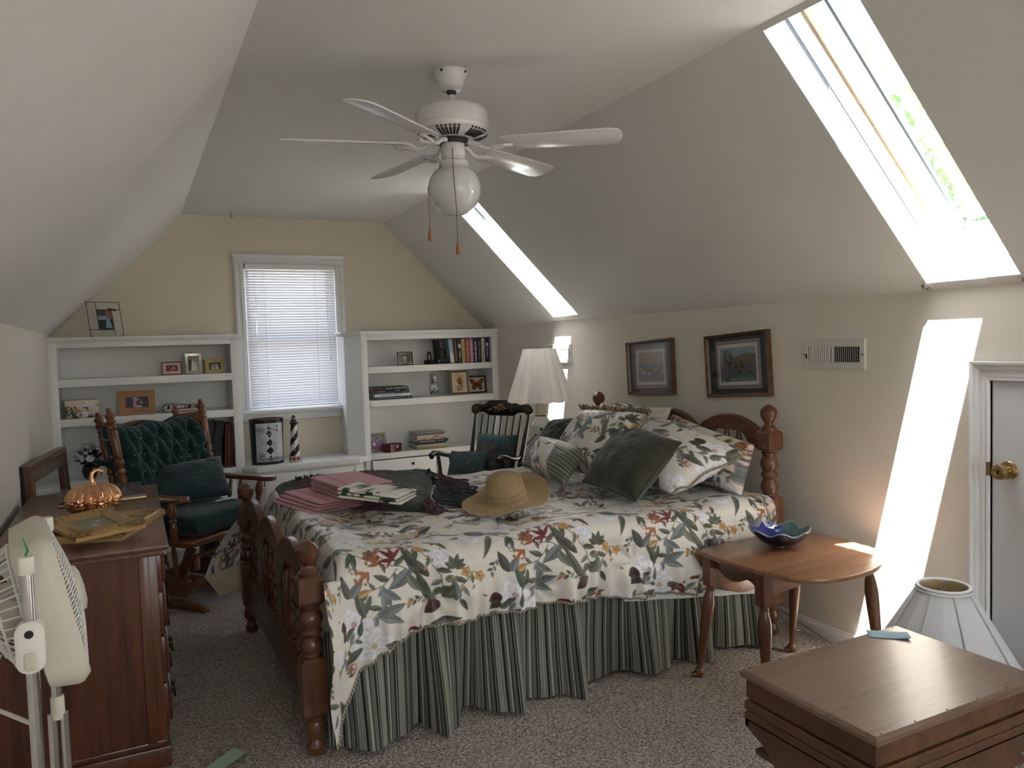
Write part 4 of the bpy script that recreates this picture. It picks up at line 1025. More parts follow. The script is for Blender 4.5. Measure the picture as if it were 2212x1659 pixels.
# large gilt frame, face up
fr = thing('framed_picture','large gilt frame lying face up on the near end of the dresser','picture frame'); basis(fr,(.255,-.094,0),(.095,.415,0),(-.108,3.177,.766))
frame_flat(fr,.275,.43,.05,.026,M_GOLD,profile=[(0,0),(-.02,.010),(.0,.013),(.12,.014),(.16,.022),(.3,.026),(.5,.02),(.75,.016),(1,.012),(1,0)]); ornate(fr,.275,.43,.045,.024,M_GOLD2)
cv = Cv(.2,.3,500,(150,150,146)); cv.rect(.0,.0,.2,.12,(120,126,130)); cv.ell(.1,.2,.08,.05,(176,172,160)); flatpic(cv,fr,.008,.18,.335)
# smaller ornate gilt frame lying askew on it
fr = thing('framed_picture','small ornate gilt frame with a floral print resting on the large gilt frame','picture frame'); basis(fr,(.201,.077,.006),(-.055,.315,.012),(-.142,3.067,.800))
frame_flat(fr,.225,.325,.052,.03,M_GOLD,profile=[(0,0),(0,.012),(.1,.016),(.35,.026),(.55,.03),(.8,.024),(1,.012),(1,0)]); ornate(fr,.225,.325,.055,.026,M_GOLD2,s=1.15)
cv = Cv(.14,.24,500,(128,128,110)); 
for i in range(24): cv.ell(.07+random.gauss(0,.022),.12+random.gauss(0,.03),.007,.006,[(206,206,200),(178,172,180),(120,124,96)][i%3])
flatpic(cv,fr,.009,.13,.23)
# dark frame under the pumpkin
fr = thing('framed_picture','dark brown frame with a gold outer edge lying behind the pumpkin','picture frame'); basis(fr,(.332,.02,0),(-.01,.36,0),(-.145,3.935,.766))
frame_flat(fr,.335,.37,.085,.024,mat('frame_espresso',(44,28,24),.35,var=.2),profile=[(0,.008),(.02,.02),(.15,.024),(.3,.02),(.45,.023),(.6,.017),(.8,.018),(1,.008),(1,0)])
m = MB(); m.rings([[(sx*(.1685-i),sy*(.186-i),z) for sx,sy in ((-1,-1),(1,-1),(1,1),(-1,1))] for i,z in ((0,0),(-.001,.004),(0,.0095),(.006,.0095))],True,False); obj('gold_edge',m,M_GOLD,fr,smooth=0)
cv = Cv(.17,.2,400,(96,84,84)); cv.rect(.02,.02,.15,.18,(128,112,108)); flatpic(cv,fr,.006,.175,.205)
# copper pumpkin
M_COP = mat('copper_luster',(222,168,126),.15,.9,var=.12,vs=14,bmp=.12,bs=40)
pk = thing('pumpkin','shiny copper pumpkin ornament with embossed vines on the dresser','ornament',(-.158,3.494,.7655),.3)
a = np.linspace(0,2*PI,181); p = np.linspace(0,PI,70); Aa,Pp = np.meshgrid(a,p,indexing='ij')
rb = np.abs(np.sin(Aa*7))**.6; rr = .082+.020*rb; rr = rr*np.sin(Pp)**.72
zz = -np.cos(Pp)*.068; zz = zz-.016*np.exp(-(rr/.03)**2)*np.sign(zz)*.9
emb = np.zeros_like(Aa)
for q in range(7):
    a0 = q*2*PI/7+.22
    for da,dz,r0 in ((0,.0,.016),(0,.018,.010),(.22,-.012,.012),(-.22,-.012,.012),(.16,.012,.012),(-.16,.012,.012),(.3,.004,.01),(-.3,.004,.01),(.1,-.026,.011),(-.1,-.026,.011)):
        dd = np.hypot(((Aa-a0-da+PI)%(2*PI)-PI)*.1, zz-dz); emb += .004*(np.exp(-((dd-r0*.6)/.0032)**2))
rr = rr+emb*np.sin(Pp)
gridobj('pumpkin_body', np.stack([rr*np.cos(Aa),rr*np.sin(Aa),zz+.062],-1), M_COP, pk)
m = MB(); m.tube([(0,0,.112),(-.001,0,.122),(-.002,.0,.136),(-.004,0,.152),(0,0,.168),(.012,0,.178),(.026,0,.178),(.034,0,.168),(.032,0,.158)],[.022,.013,.0095,.009,.0085,.0085,.0085,.0085,.006],14); obj('stem',m,M_COP,pk)
# wood framed mirror leaning on the left wall behind the dresser
mr = thing('mirror','walnut framed mirror leaning against the left wall beyond the dresser','mirror'); 
A_ = Vector((-.472,4.19,.90)); B_ = Vector((-.375,4.98,.90)); D_ = Vector((-.43,4.18,.03))
basis(mr,(B_-A_),(A_-D_),tuple((B_+D_)/2)); W_,H_ = (B_-A_).length,(A_-D_).length
M_WAL = wood('walnut', (50,32,22), (108,76,54), .4, 'y', .8)
frame_flat(mr,W_,H_,.10,.03,M_WAL,profile=[(0,0),(0,.024),(.06,.03),(.25,.03),(.3,.022),(.6,.02),(.66,.026),(.9,.022),(1,.01),(1,0)])
m = MB(); m.box(-W_/2+.09,-H_/2+.09,.004,W_/2-.09,H_/2-.09,.009); mm,nt_,b_ = newmat('mirror_glass'); b_.inputs['Base Color'].default_value = (.8,.82,.82,1); b_.inputs['Metallic'].default_value = 1; b_.inputs['Roughness'].default_value = .02; obj('mirror_glass',m,mm,mr,smooth=0)
m = MB(); m.box(-W_/2,-H_/2,-.012,W_/2,H_/2,0); obj('backing',m,BLACK,mr,smooth=0)
m = MB(); m.add([(-W_/2+.085,H_/2-.24,.0125),(-W_/2+.105,H_/2-.20,.016),(-W_/2+.115,H_/2-.09,.016),(-W_/2+.1,H_/2-.08,.013)],[(0,1,2,3)]); o = obj('price_sticker',m,mat('sticker_white',(214,224,222),.7),mr,smooth=0)

# ================================================================== fan on a twin chrome stand
M_IV = mat('ivory_plastic',(204,199,186),.42,var=.03); M_IVW = mat('white_plastic',(226,224,218),.4,var=.02)
fn = thing('stand_fan','ivory box fan hung between two chrome poles at the left edge','fan',(-.18,1.72,0)); FO = Matrix.Translation((.18,-1.72,0))
PX,PY = -.178,(1.545,1.905)
for k,y in enumerate(PY):
    m = MB(); m.M = FO; m.lathe([(.0105,.66),(.0105,1.035)],18,(PX,y,0)); po = obj('pole',m,CHROME,fn)
    m = MB(); m.M = FO; m.lathe([(.0125,1.03),(.0135,1.032),(.0135,1.056),(.0125,1.06),(.001,1.061)],18,(PX,y,0)); obj('pole_cap',m,M_IVW,po)
    m = MB(); m.M = FO; m.lathe([(.0125,.62),(.0135,.625),(.0135,.665),(.012,.67)],18,(PX,y,0)); obj('collar',m,M_IV,po)
    for dx in (-.011,.011):
        m = MB(); m.M = FO; m.lathe([(.0095,.02),(.0095,.63)],14,(PX+dx,y,0)); obj('lower_tube',m,CHROME,fn)
    m = MB(); m.M = FO; m.tube([(PX-.22,y,.014),(PX-.02,y,.022),(PX+.02,y,.022),(PX+.22,y,.014)],.013,10); obj('foot',m,M_IV,fn)
m = MB(); m.M = FO; m.tube([(PX,PY[0],.03),(PX,PY[1],.03)],.011,10); obj('cross_tube',m,CHROME,fn)
m = MB(); m.M = FO; m.tube([(PX,PY[0]+.0,1.062),(PX+.004,PY[0],1.07),(PX-.002,PY[0]+.002,1.092)],[.0025,.0025,.001],6); obj('tag_loop',m,mat('green_tag',(56,140,92),.5),fn)
# fan head, leaning back
HM = FO @ Matrix.Translation((PX+.014,1.725,.935)) @ Matrix.Rotation(rad(7),4,'Z') @ Matrix.Rotation(rad(-11),4,'Y')
def rrect(hw,hh,r,n=6,cut=None):
    r = min(r,hw*.95,hh*.95)
    out = []
    for (cx_,cy_,a0) in ((hw-r,hh-r,0),(-hw+r,hh-r,PI/2),(-hw+r,-hh+r,PI),(hw-r,-hh+r,1.5*PI)):
        for i in range(n+1): a = a0+PI/2*i/n; out.append((cx_+r*cos(a),cy_+r*sin(a)))
    return out
m = MB(); m.M = HM
rs = []
for x,hw,hh,r in ((-.036,.148,.128,.05),(-.034,.152,.134,.05),(.008,.158,.144,.05),(.018,.157,.143,.05),(.032,.146,.132,.045)): rs.append([(x,p_[0],p_[1]) for p_ in rrect(hw,hh,r)])
for x,hw,hh,r in ((.030,.138,.124,.045),(-.034,.136,.122,.045)): rs.append([(x,p_[0],p_[1]) for p_ in rrect(hw,hh,r)])
rs.append(rs[0]); m.rings(rs,True,False); hd = obj('housing',m,M_IV,fn,smooth=50)
m = MB(); m.M = HM
for i in range(30):
    z = -.119+i*.0082; hw = .138*(1-max(0,abs(z)-.08)/.11)
    bulge = lambda y,z: .030+.020*max(0,1-(y/.14)**2)*max(0,1-(z/.125)**2)
    m.tube([(bulge(hw*t,z),hw*t,z) for t in [x/6-1 for x in range(13)]],.0022,5)
for t in (-.1,-.05,0,.05,.1):
    m.tube([(bulge(t,z)-.001,t,z) for z in [(-.12+.24*k/12) for k in range(13)]],.0022,5)
obj('front_grille',m,M_IVW,hd)
m = MB(); m.M = HM @ Matrix.Translation((.046,0,0)) @ Matrix.Rotation(PI/2,4,'Y'); m.lathe([(.046,0),(.044,.009),(.03,.014),(.001,.016)],28); obj('grille_badge',m,M_IV,hd)
m = MB(); m.M = HM
for i in range(40):
    a = 2*PI*i/40; m.tube([(-.036,.132*cos(a),.122*sin(a)),(-.075,.115*cos(a),.108*sin(a)),(-.098,.06*cos(a),.06*sin(a)),(-.100,.02*cos(a),.02*sin(a))],.0018,5)
for r,x in ((.128,-.042),(.112,-.077),(.085,-.089),(.05,-.099)): m.tube([(x,r*cos(a),r*.95*sin(a)) for a in [2*PI*k/40 for k in range(40)]],.0025,5,closed=True)
obj('rear_grille',m,M_IVW,hd)
m = MB(); m.M = HM @ Matrix.Translation((-.07,0,0)) @ Matrix.Rotation(PI/2,4,'Y'); m.lathe([(.05,-.01),(.055,.0),(.05,.035),(.001,.04)],24); obj('motor',m,M_IV,hd)
for k in range(5):
    a = 2*PI*k/5; m = MB(); m.M = HM @ Matrix.Translation((.0,0,0)) @ Matrix.Rotation(a,4,'X') @ Matrix.Rotation(.5,4,'Z')
    m.prism([(-.03,.03),(.03,.03),(.05,.105),(-.02,.108)],.004); obj('blade',m,mat('fan_blade',(196,196,196),.4),hd)
for y in PY:   # pivot brackets
    m = MB(); m.M = FO @ Matrix.Translation((PX,y,.905)); s_ = 1 if y < 1.7 else -1
    m.rings([[(p_[0],yy,p_[1]) for p_ in rrect(hw,hh,.02)] for yy,hw,hh in ((-.020*s_,.016,.035),(-.015*s_,.022,.045),(.012*s_,.022,.045),(.018*s_,.016,.035))]); bk = obj('pivot_bracket',m,M_IVW,fn,smooth=50)
    m = MB(); m.M = FO @ Matrix.Translation((PX,y,.898)); m.box(-.009,-.026*s_,-.03,.009,-.019*s_,.0); obj('clip',m,M_IV,bk,bevel=.003)
    m = MB(); m.M = FO @ Matrix.Translation((PX,y-.0195*s_,.93)); m.lathe([(.007,-.002),(.007,.002)],16,ax='y'); obj('screw',m,BLACK,bk)
m = MB(); m.M = FO; m.tube([(PX-.075,1.75,.83),(PX-.10,1.70,.80),(PX-.08,1.64,.775),(PX-.02,1.57,.765),(PX,1.548,.76)],.004,8); obj('power_cord',m,M_IV,fn)

# ================================================================== glider rocker with green cushions
M_OAKX = wood('glider_oak_x',(66,38,22),(124,80,50),.3,'x'); M_OAKY = wood('glider_oak_y',(66,38,22),(124,80,50),.3,'y'); M_OAKZ = wood('glider_oak_z',(66,38,22),(124,80,50),.28,'z')
gl = thing('glider_rocker','oak wing-back platform rocker with spool turned posts','rocking chair',(.28,4.76,0),rad(-50))
def turnpost(m, a, b, r=.022):
    f = [(0,.6),(.04,.8),(.1,.9),(.46,.95),(.5,1.0),(.515,.7),(.53,1.05),(.55,1.05),(.565,.7),(.58,.9),(.60,1.1),(.615,1.1),(.63,.8),(.65,1.0),(.82,1.0),(.84,.75),(.855,1.1),(.87,.85),(.9,1.15),(.92,.8),(.935,1.05),(.95,1.1),(.96,.8),(.975,.6),(1,.5)]
    m.turn(a,b,[(t,q*r) for t,q in f],16)
for s_ in (-1,1):
    m = MB(); turnpost(m,(-.10,.30*s_,.36),(-.235,.325*s_,1.115),.024); obj('wing_post',m,M_OAKZ,gl)
    m = MB(); turnpost(m,(-.22,.26*s_,.36),(-.395,.27*s_,1.085),.023); obj('back_post',m,M_OAKZ,gl)
    m = MB(); m.beam((-.375,.268*s_,.985),(-.21,.31*s_,1.00),.02,.085); obj('wing_rail',m,M_OAKX,gl,bevel=.006)
    m = MB(); m.beam((-.25,.265*s_,.52),(-.125,.295*s_,.52),.02,.06); obj('wing_rail',m,M_OAKX,gl,bevel=.006)
    for f in (.35,.7):
        m = MB(); m.turn(Vector((-.25,.265*s_,.54)).lerp(Vector((-.125,.295*s_,.54)),f),Vector((-.375,.268*s_,.96)).lerp(Vector((-.21,.31*s_,.97)),f),[(0,.006),(.3,.010),(.5,.008),(.7,.010),(1,.006)],10); obj('wing_slat',m,M_OAKZ,gl)
    # arm, support, spindles
    m = MB(); out = [(-.15,-.022),(.0,-.026),(.2,-.034),(.28,-.044),(.31,-.03),(.318,0),(.31,.03),(.28,.044),(.2,.034),(.0,.026),(-.15,.022)]
    m.prism([(x,.335*s_+y) for x,y in out],.028,Matrix.Translation((0,0,.625))); obj('arm',m,M_OAKX,gl,bevel=.008)
    m = MB(); m.turn((.19,.31*s_,.39),(.205,.335*s_,.632),[(0,.016),(.06,.021),(.12,.016),(.2,.02),(.3,.024),(.42,.02),(.5,.013),(.54,.021),(.58,.014),(.72,.026),(.86,.02),(.94,.014),(1,.014)],16); obj('arm_support',m,M_OAKZ,gl)
    for x in (-.03,.05):
        m = MB(); m.turn((x,.305*s_,.39),(x+.008,.333*s_,.632),[(0,.009),(.1,.013),(.2,.010),(.24,.014),(.28,.010),(.6,.013),(1,.008)],12); obj('arm_spindle',m,M_OAKZ,gl)
m = MB(); n = 24; rs = []
for i in range(n+1):
    t = i/n; y = -.262+.524*t; z = .94+.075*sin(PI*t)**.8; x = -.385-.012*sin(PI*t)
    rs.append([(x-.012,y,.93-.01),(x+.012,y,.93-.01),(x+.007,y,z),(x-.017,y,z)])
m.rings(rs); obj('crest_rail',m,M_OAKY,gl,smooth=30)
m = MB(); m.beam((-.255,-.26,.50),(-.255,.26,.50),.022,.06); obj('lower_back_rail',m,M_OAKY,gl,bevel=.006)
for y in (-.18,-.09,0,.09,.18):
    m = MB(); m.turn((-.257,y,.52),(-.385,y,.945),[(0,.007),(.4,.012),(.5,.009),(.6,.012),(1,.007)],10); obj('back_spindle',m,M_OAKZ,gl)
m = MB()
m.prism([(-.27,-.29),(.25,-.315),(.30,-.27),(.30,.27),(.25,.315),(-.27,.29)],.034,Matrix.Translation((0,0,.375))); obj('seat_frame',m,M_OAKY,gl,bevel=.006)
for s_ in (-1,1):   # platform base
    m = MB(); rs = [[(x,y*s_,z) for y,z in ((.185,0.0),(.225,0.0),(.225,h),(.185,h))] for x,h in ((-.29,.022),(-.25,.045),(.12,.05),(.22,.036),(.285,.018))]; m.rings(rs); obj('floor_runner',m,M_OAKX,gl,bevel=.004)
    m = MB(); m.prism([(-.24,.06),(.13,.06),(.155,.075),(.165,.11),(.155,.155),(.13,.172),(-.22,.172),(-.24,.15)],.032,Matrix(((1,0,0,0),(0,0,1,.19*s_-.016),(0,1,0,0),(0,0,0,1)))); obj('base_block',m,M_OAKX,gl,bevel=.006)
    for x in (-.03,.075):
        m = MB(); m.turn((x,.205*s_,.17),(x,.22*s_,.378),[(0,.012),(.08,.016),(.14,.012),(.2,.016),(.3,.011),(.7,.015),(.8,.011),(1,.012)],12); obj('base_spindle',m,M_OAKZ,gl)
    m = MB(); m.beam((.06,.17*s_,.14),(.16,.17*s_,.34),.018,.06,(1,0,0)); obj('swing_arm',m,M_OAKZ,gl,bevel=.004)
for (x,z,h) in ((.19,.145,.035),(-.2,.12,.05),(.20,.292,.022)):
    m = MB(); m.beam((x,-.2,z),(x,.2,z),.03,h); obj('cross_rail',m,M_OAKY,gl,bevel=.004)
m = MB(); m.box(.185,-.195,.215,.2,-.155,.285); obj('hanger_bracket',m,M_OAKZ,gl,bevel=.003)
# cushions ---------------------------------------------------------
def greencol(U,V,dots=11):
    c = np.array(srgb(22,52,52)[:3])*(1+.18*fbm(U*3,V*3,3,5))[...,None]
    gu,gv = U*dots,V*dots; r = np.hypot((gu+.5*(np.floor(gv)%2))%1-.5, gv%1-.5)
    return np.where((r<.055)[...,None],np.array(srgb(150,176,170)[:3]),c)
M_GRN = painted('green_damask',.85,.15,300,.15,.2)
GM = Matrix.Translation((.28,4.76,0)) @ Matrix.Rotation(rad(-50),4,'Z')
def W(p): return tuple(GM @ Vector(p))
bc = thing('back_cushion','green dotted button-tufted cushion filling the back of the rocker','cushion',W((-.2,0,.75)),rad(-50))
u = np.linspace(-1,1,150); v = np.linspace(0,1,150); U,V = np.meshgrid(u,v,indexing='ij')
thk = .10*((1-np.abs(U)**6)*(1-np.abs(2*V-1)**6)+1e-6)**.5
tuft = np.zeros_like(U)
for vi,v_ in enumerate((.84,.64,.44,.24)):
    for ui in range(-3,4):
        uu_ = (ui+(.5 if vi%2 else 0))*.36
        r2_ = ((U-uu_)*.30)**2+((V-v_)*.58)**2; tuft -= .042*np.exp(-r2_/.0009)
for ui in range(-4,5): # vertical channels between buttons
    uc = ui*.18; tuft -= .024*np.exp(-((U-uc)*.30/.013)**2)*(.25+.75*np.abs(np.cos((V-.84)*PI*2.5+ui*PI/2)))*(np.abs(uc)<.95)
wing = sstep(.62,1.0,np.abs(U)); topz = 1.005+.012*np.cos(U*9)+.015*wing
zz = .49+V*(topz-.49); yy = U*(.285+.02*V); lean = -.115-.20*V
xf = lean+thk+tuft*np.clip(thk/.05,0,1)+.095*wing*thk/.1
xb = lean-.03-.0*thk
P = np.concatenate([np.stack([xf,yy,zz],-1),np.stack([xb,yy,zz],-1)[::-1]],0); P = np.concatenate([P,P[:1]],0)
P[...,0] += .2; P[...,2] -= .75
cc = greencol((U+1)*.55,V,11); C_ = np.concatenate([cc,cc[::-1],cc[:1]],0); gridobj('cover',P,M_GRN,bc,C_)
m = MB()
for vi,v_ in enumerate((.84,.64,.44,.24)):
    for ui in range(-3,4):
        uu_ = (ui+(.5 if vi%2 else 0))*.36
        if abs(uu_) < .95: m.sphere((-.115-.20*v_+.2+.062,uu_*(.285+.02*v_),.49+v_*.515-.75),.010,10,6,(.6,1,1))
obj('button',m,mat('green_button',(20,46,46),.8),bc)
m = MB(); m.tube([(-.27+.2,-.29,.80-.75),(-.33+.2,-.33,.815-.75),(-.36+.2,-.31,.79-.75)],[.014,.018,.010],8); obj('tie',m,mat('green_tie',(14,40,40),.9),bc)
sc_ = thing('seat_cushion','green dotted seat cushion with a paper slip on the rocker','cushion',W((.03,0,.411)),rad(-50))
a = np.linspace(0,2*PI,120); 
def slab(hw,hh,z0,z1,r,n=5): pass
u = np.linspace(-1,1,90); U,V = np.meshgrid(u,u,indexing='ij'); th_ = ((1-np.abs(U)**10)*(1-np.abs(V)**10)+1e-9)**.33
xx = U*.265; yy = V*(.262-.0*U); 
P1 = np.stack([xx,yy,.058+.062*th_+.008*fbm(U*3,V*3,3,9)-.02*np.exp(-((U+.2)**2+V**2)*2)*0],-1); P0_ = np.stack([xx,yy,.058-.056*th_],-1)
cc = greencol((U+1)*.5,(V+1)*.5,12); cc = np.where(((np.abs(U)>.93)|(np.abs(V)>.93))[...,None],np.array(srgb(22,52,52)[:3]),cc); gridobj('cover',np.concatenate([P1,P0_[::-1]],0),M_GRN,sc_,np.concatenate([cc,cc[::-1]],0))
pillow('cushion',[W((-.06,-.27,.55)),W((.12,.19,.56)),W((-.05,.28,.77)),W((-.15,-.08,.755))],.16,mat('green_corduroy',(18,46,50),.85,var=.12,vs=90,sheen=.3,bmp=.3,bs=120),'green corduroy cushion slumped in the rocker','cushion',seed=21,noise=.02,n=70)
m = MB(); c_ = Vector(W((.13,.10,.545))); m.M = Matrix.Translation(c_) @ Matrix.Rotation(rad(8),4,'Z'); m.add([(-.055,-.03,0),(.05,-.022,.004),(.075,.03,.006),(-.02,.02,.002)],[(0,1,2,3)]); o = obj('paper_slip',m,mat('mint_paper',(190,212,200),.8),smooth=0); tag(o,'mint green paper slip on the green seat cushion','paper'); o.modifiers.new('t','SOLIDIFY').thickness = .0008
m = MB(); m.M = Matrix.Translation((.225,2.735,.012)) @ Matrix.Rotation(.72,4,'Z'); m.add([(-.065,-.032,0),(.065,-.032,.002),(.065,.032,.003),(-.065,.032,.0)],[(0,1,2,3)]); o = obj('paper_slip',m,mat('green_paper',(160,186,168),.8),smooth=0); tag(o,'pale green paper slip lying on the carpet near the dresser','paper'); o.modifiers.new('t','SOLIDIFY').thickness = .0008
st_ = thing('storage_case','plain black case standing on the carpet behind the oak rocker','case',(.60,5.38,.003),.1)
m = MB(); m.box(-.24,-.12,0,.24,.12,.27); obj('case_body',m,mat('case_black',(16,16,17),.6),st_,bevel=.01)
m = MB(); m.box(-.245,-.125,.272,.245,.125,.33); obj('case_lid',m,mat('case_black',(16,16,17),.6),st_,bevel=.01)
m = MB(); m.tube([(-.05,-.126,.20),(-.05,-.15,.19),(.05,-.15,.19),(.05,-.126,.20)],.006,8); obj('handle',m,BLACK,st_)
# ================================================================== right foreground: table, bowl, sewing chest, lamp
M_CHX = wood('cherry_x',(94,62,42),(146,104,74),.28,'x',.8); M_CHZ = wood('cherry_z',(62,36,22),(122,78,50),.3,'z',.8); M_CHY = wood('cherry_y',(62,36,22),(122,78,50),.3,'y',.8)
tb = thing('side_table','oval drop leaf side table with turned legs and one raised leaf','side table',(2.40,2.30,0)); off = Vector(tb.location)
def tp(name, fn, mt, parent=None, **k):
    m = MB(); m.M = Matrix.Translation(-off); fn(m); return obj(name, m, mt, parent or tb, **k)
def edged(m, outline, z0, z1, r=.006):
    n = len(outline); c = (sum(p[0] for p in outline)/n, sum(p[1] for p in outline)/n); rs = []
    for i,z in ((r*1.4,z0),(r*.3,z0+r*.4),(0,z0+r),(0,z1-r),(r*.4,z1-r*.3),(r*1.3,z1)):
        ring_ = []
        for x,y in outline:
            d = Vector((x-c[0],y-c[1])); L = d.length; d *= (L-i)/L; ring_.append((c[0]+d.x,c[1]+d.y,z))
        rs.append(ring_)
    m.rings(rs)
seam = .045                               # seam runs slightly skew, as in the photo
sy = lambda x: 2.115+(x-2.1)*.13
cen = [(2.085,2.118),(2.062,2.25),(2.058,2.38),(2.072,2.50),(2.20,2.515),(2.40,2.53),(2.60,2.55),(2.668,2.50),(2.70,2.40),(2.706,2.30),(2.692,2.195)]
tp('table_top', lambda m: edged(m, cen, .500,.521), M_CHX, smooth=35)
leafo = [(2.085,2.113)]+[(2.693,2.190)]+[(2.695,2.16),(2.68,2.11),(2.645,2.055),(2.59,2.005),(2.52,1.965),(2.44,1.938),(2.36,1.925),(2.28,1.926),(2.21,1.94),(2.15,1.972),(2.105,2.03)]
tp('drop_leaf', lambda m: edged(m, leafo, .500,.521), M_CHX, smooth=35)
fl_ = [(2.08,0)]+[(2.08+.56*t,-.21*sin(PI*t)**.7) for t in [k/20 for k in range(21)]]+[(2.64,0)]
def hang(m): m.prism([(x,z+.497) for x,z in fl_],.019,Matrix(((1,0,0,0),(0,0,-1,2.531),(0,1,0,0),(0,0,0,1))))
tp('drop_leaf', hang, M_CHX, bevel=.004)
def apron(m):
    pts = [(2.17,.50)]+[(2.47,.50)]+[(2.47,.425),(2.455,.43),(2.44,.445),(2.42,.452),(2.40,.445),(2.37,.43),(2.345,.424),(2.32,.424),(2.295,.43),(2.265,.445),(2.245,.452),(2.22,.445),(2.2,.43),(2.17,.40)]
    m.prism(pts,.016,Matrix(((0,0,1,2.11),(1,0,0,0),(0,1,0,0),(0,0,0,1))))
tp('apron', apron, M_CHY, bevel=.003)
tp('apron', lambda m: m.hexa([(2.13,2.165,.40),(2.60,2.165,.45),(2.60,2.181,.45),(2.13,2.181,.40),(2.13,2.165,.5),(2.60,2.165,.5),(2.60,2.181,.5),(2.13,2.181,.5)]), M_CHX)
tp('apron', lambda m: m.box(2.13,2.45,.42,2.60,2.466,.5), M_CHX)
tp('apron', lambda m: m.box(2.59,2.18,.42,2.606,2.45,.5), M_CHY)
def leg(x,y,dx,dy,pad=True):
    def fn(m):
        a = .023; m.hexa([(x+sx*a,y+sy_*a,z) for z in (.375,.502) for sx,sy_ in ((-1,-1),(1,-1),(1,1),(-1,1))])
        m.turn((x,y,.376),(x+dx,y+dy,.022),[(0,.016),(.015,.021),(.03,.016),(.05,.02),(.065,.016),(.12,.021),(.2,.0265),(.3,.026),(.5,.021),(.75,.015),(.93,.012),(1,.013)],18)
        if pad:
            d = Vector((dx,dy,0)); d = d.normalized() if d.length else Vector((-1,0,0))
            m.turn((x+dx,y+dy,.034),(x+dx*1.05,y+dy*1.05,.0),[(0,.013),(.3,.018),(.6,.021),(1,.018)],16); m.sphere((x+dx+d.x*.016,y+dy+d.y*.016,.010),.017,12,8,(1.25,1.0,.62))
    return tp('leg', fn, M_CHZ, smooth=35)
leg(2.112,2.46,-.06,.01); leg(2.115,2.165,-.02,-.03); leg(2.585,2.45,-.02,.01); 
tp('leg', lambda m: m.turn((2.545,2.045,.50),(2.60,2.03,.0),[(0,.013),(.02,.019),(.045,.014),(.06,.02),(.08,.015),(.14,.021),(.22,.026),(.32,.025),(.5,.021),(.8,.015),(.95,.013),(1,.016)],18), M_CHZ, smooth=35)
# pottery bowl with ruffled rim
BWS = .90
bw = thing('pottery_bowl','glossy cobalt blue pottery bowl with a ruffled rim on the drop leaf table','bowl',(2.40,2.36,.5215),.4)
a = np.linspace(0,2*PI,169); t = np.linspace(0,1,60); Aa,Tt = np.meshgrid(a,t,indexing='ij')
def bowlsurf(off_, Tt):
    r = .035+.084*Tt**.8; ruf = np.cos(7*Aa)*sstep(.45,1,Tt)
    r = r+.008*ruf; z = .008+.060*Tt**1.5+.009*ruf*sstep(.5,1,Tt)
    return r-off_*.6, z+off_
r_i,z_i = bowlsurf(.0035,Tt); r_o,z_o = bowlsurf(-.0035,Tt[:, ::-1])
Pi = np.stack([r_i*np.cos(Aa),r_i*np.sin(Aa),z_i],-1); Po = np.stack([r_o*np.cos(Aa),r_o*np.sin(Aa),z_o],-1)
gl_ = np.array(srgb(28,42,122)[:3]); dk_ = np.array(srgb(14,18,48)[:3]); gn_ = np.array(srgb(70,106,100)[:3]); rim = np.array(srgb(150,160,150)[:3])
gmask = sstep(.55,.85,np.cos(Aa+.55))[...,None]*sstep(.35,.6,Tt)[...,None]
ci = gl_*(.6+.8*vnoise(Aa*6,Tt*8,4)[...,None]); ci = ci+(gn_-ci)*gmask; ci = ci+(rim-ci)*sstep(.95,1,Tt)[...,None]; ci = np.where((vnoise(Aa*14,Tt*20,9)>.75)[...,None]&(Tt<.3)[...,None],np.array(srgb(150,170,206)[:3]),ci)
co = dk_*(.7+.6*vnoise(Aa*5,Tt*6,7)[...,None]); co = co+(np.array(srgb(60,66,52)[:3])-co)*gmask[:, ::-1]*.8
P = np.concatenate([Pi,Po],1); C_ = np.concatenate([ci,co],1); gridobj('bowl_body',P,painted('blue_glaze',.08,coat=.7,spec=.6),bw,C_)
m = MB(); m.lathe([(.036,0),(.034,.010),(.001,.0105)],28); obj('foot_ring',m,mat('glaze_dark',(20,22,40),.2),bw)
m = MB(); m.lathe([(.001,.0105),(.045,.0125),(.046,.0118)],28,cap=False); obj('well',m,mat('glaze_blue',(30,46,120),.1,var=.4,vs=60),bw)

# sewing chest with a lipped lid, stepped sides
M_OKX = wood('chest_oak_lid_sheen',(86,68,55),(130,106,88),.33,'x',.55,1.6,.35); M_OKS = wood('chest_oak_side',(52,34,22),(104,70,44),.42,'y',.7,1.3,.15)  # lid oak is paler and greyer, its sheen put into the colour
CX0,CX1,CY0,CY1,CZ = 1.518,2.185,1.20,1.655,.45
ch = thing('sewing_chest','low oak chest with moulded lid and scalloped base in the right foreground','chest',((CX0+CX1)/2,(CY0+CY1)/2,0)); off2 = Vector(ch.location)
def cp(name, fn, mt, **k):
    m = MB(); m.M = Matrix.Translation(-off2); fn(m); return obj(name, m, mt, ch, **k)
def lid(m):
    rs = []
    for e,z in ((-.012,.424),(-.004,.427),(-.001,.433),(0,.441),(-.003,.446),(-.008,.450)): rs.append([(CX0-e,CY0-e,z),(CX1+e,CY0-e,z),(CX1+e,CY1+e,z),(CX0-e,CY1+e,z)])
    m.rings(rs)
cp('lid', lid, M_OKX, smooth=30)
def band(z0,z1,e): return lambda m: m.rings([[(CX0+e_,CY0+e_,z),(CX1-e_,CY0+e_,z),(CX1-e_,CY1-e_,z),(CX0+e_,CY1-e_,z)] for e_,z in ((e+.004,z0),(e,z0+.005),(e,z1-.005),(e+.004,z1))])
cp('upper_band', band(.366,.424,.014), M_OKS, smooth=25)
cp('carcass', lambda m: m.box(CX0+.024,CY0+.024,.30,CX1-.024,CY1-.024,.424), M_OKS)
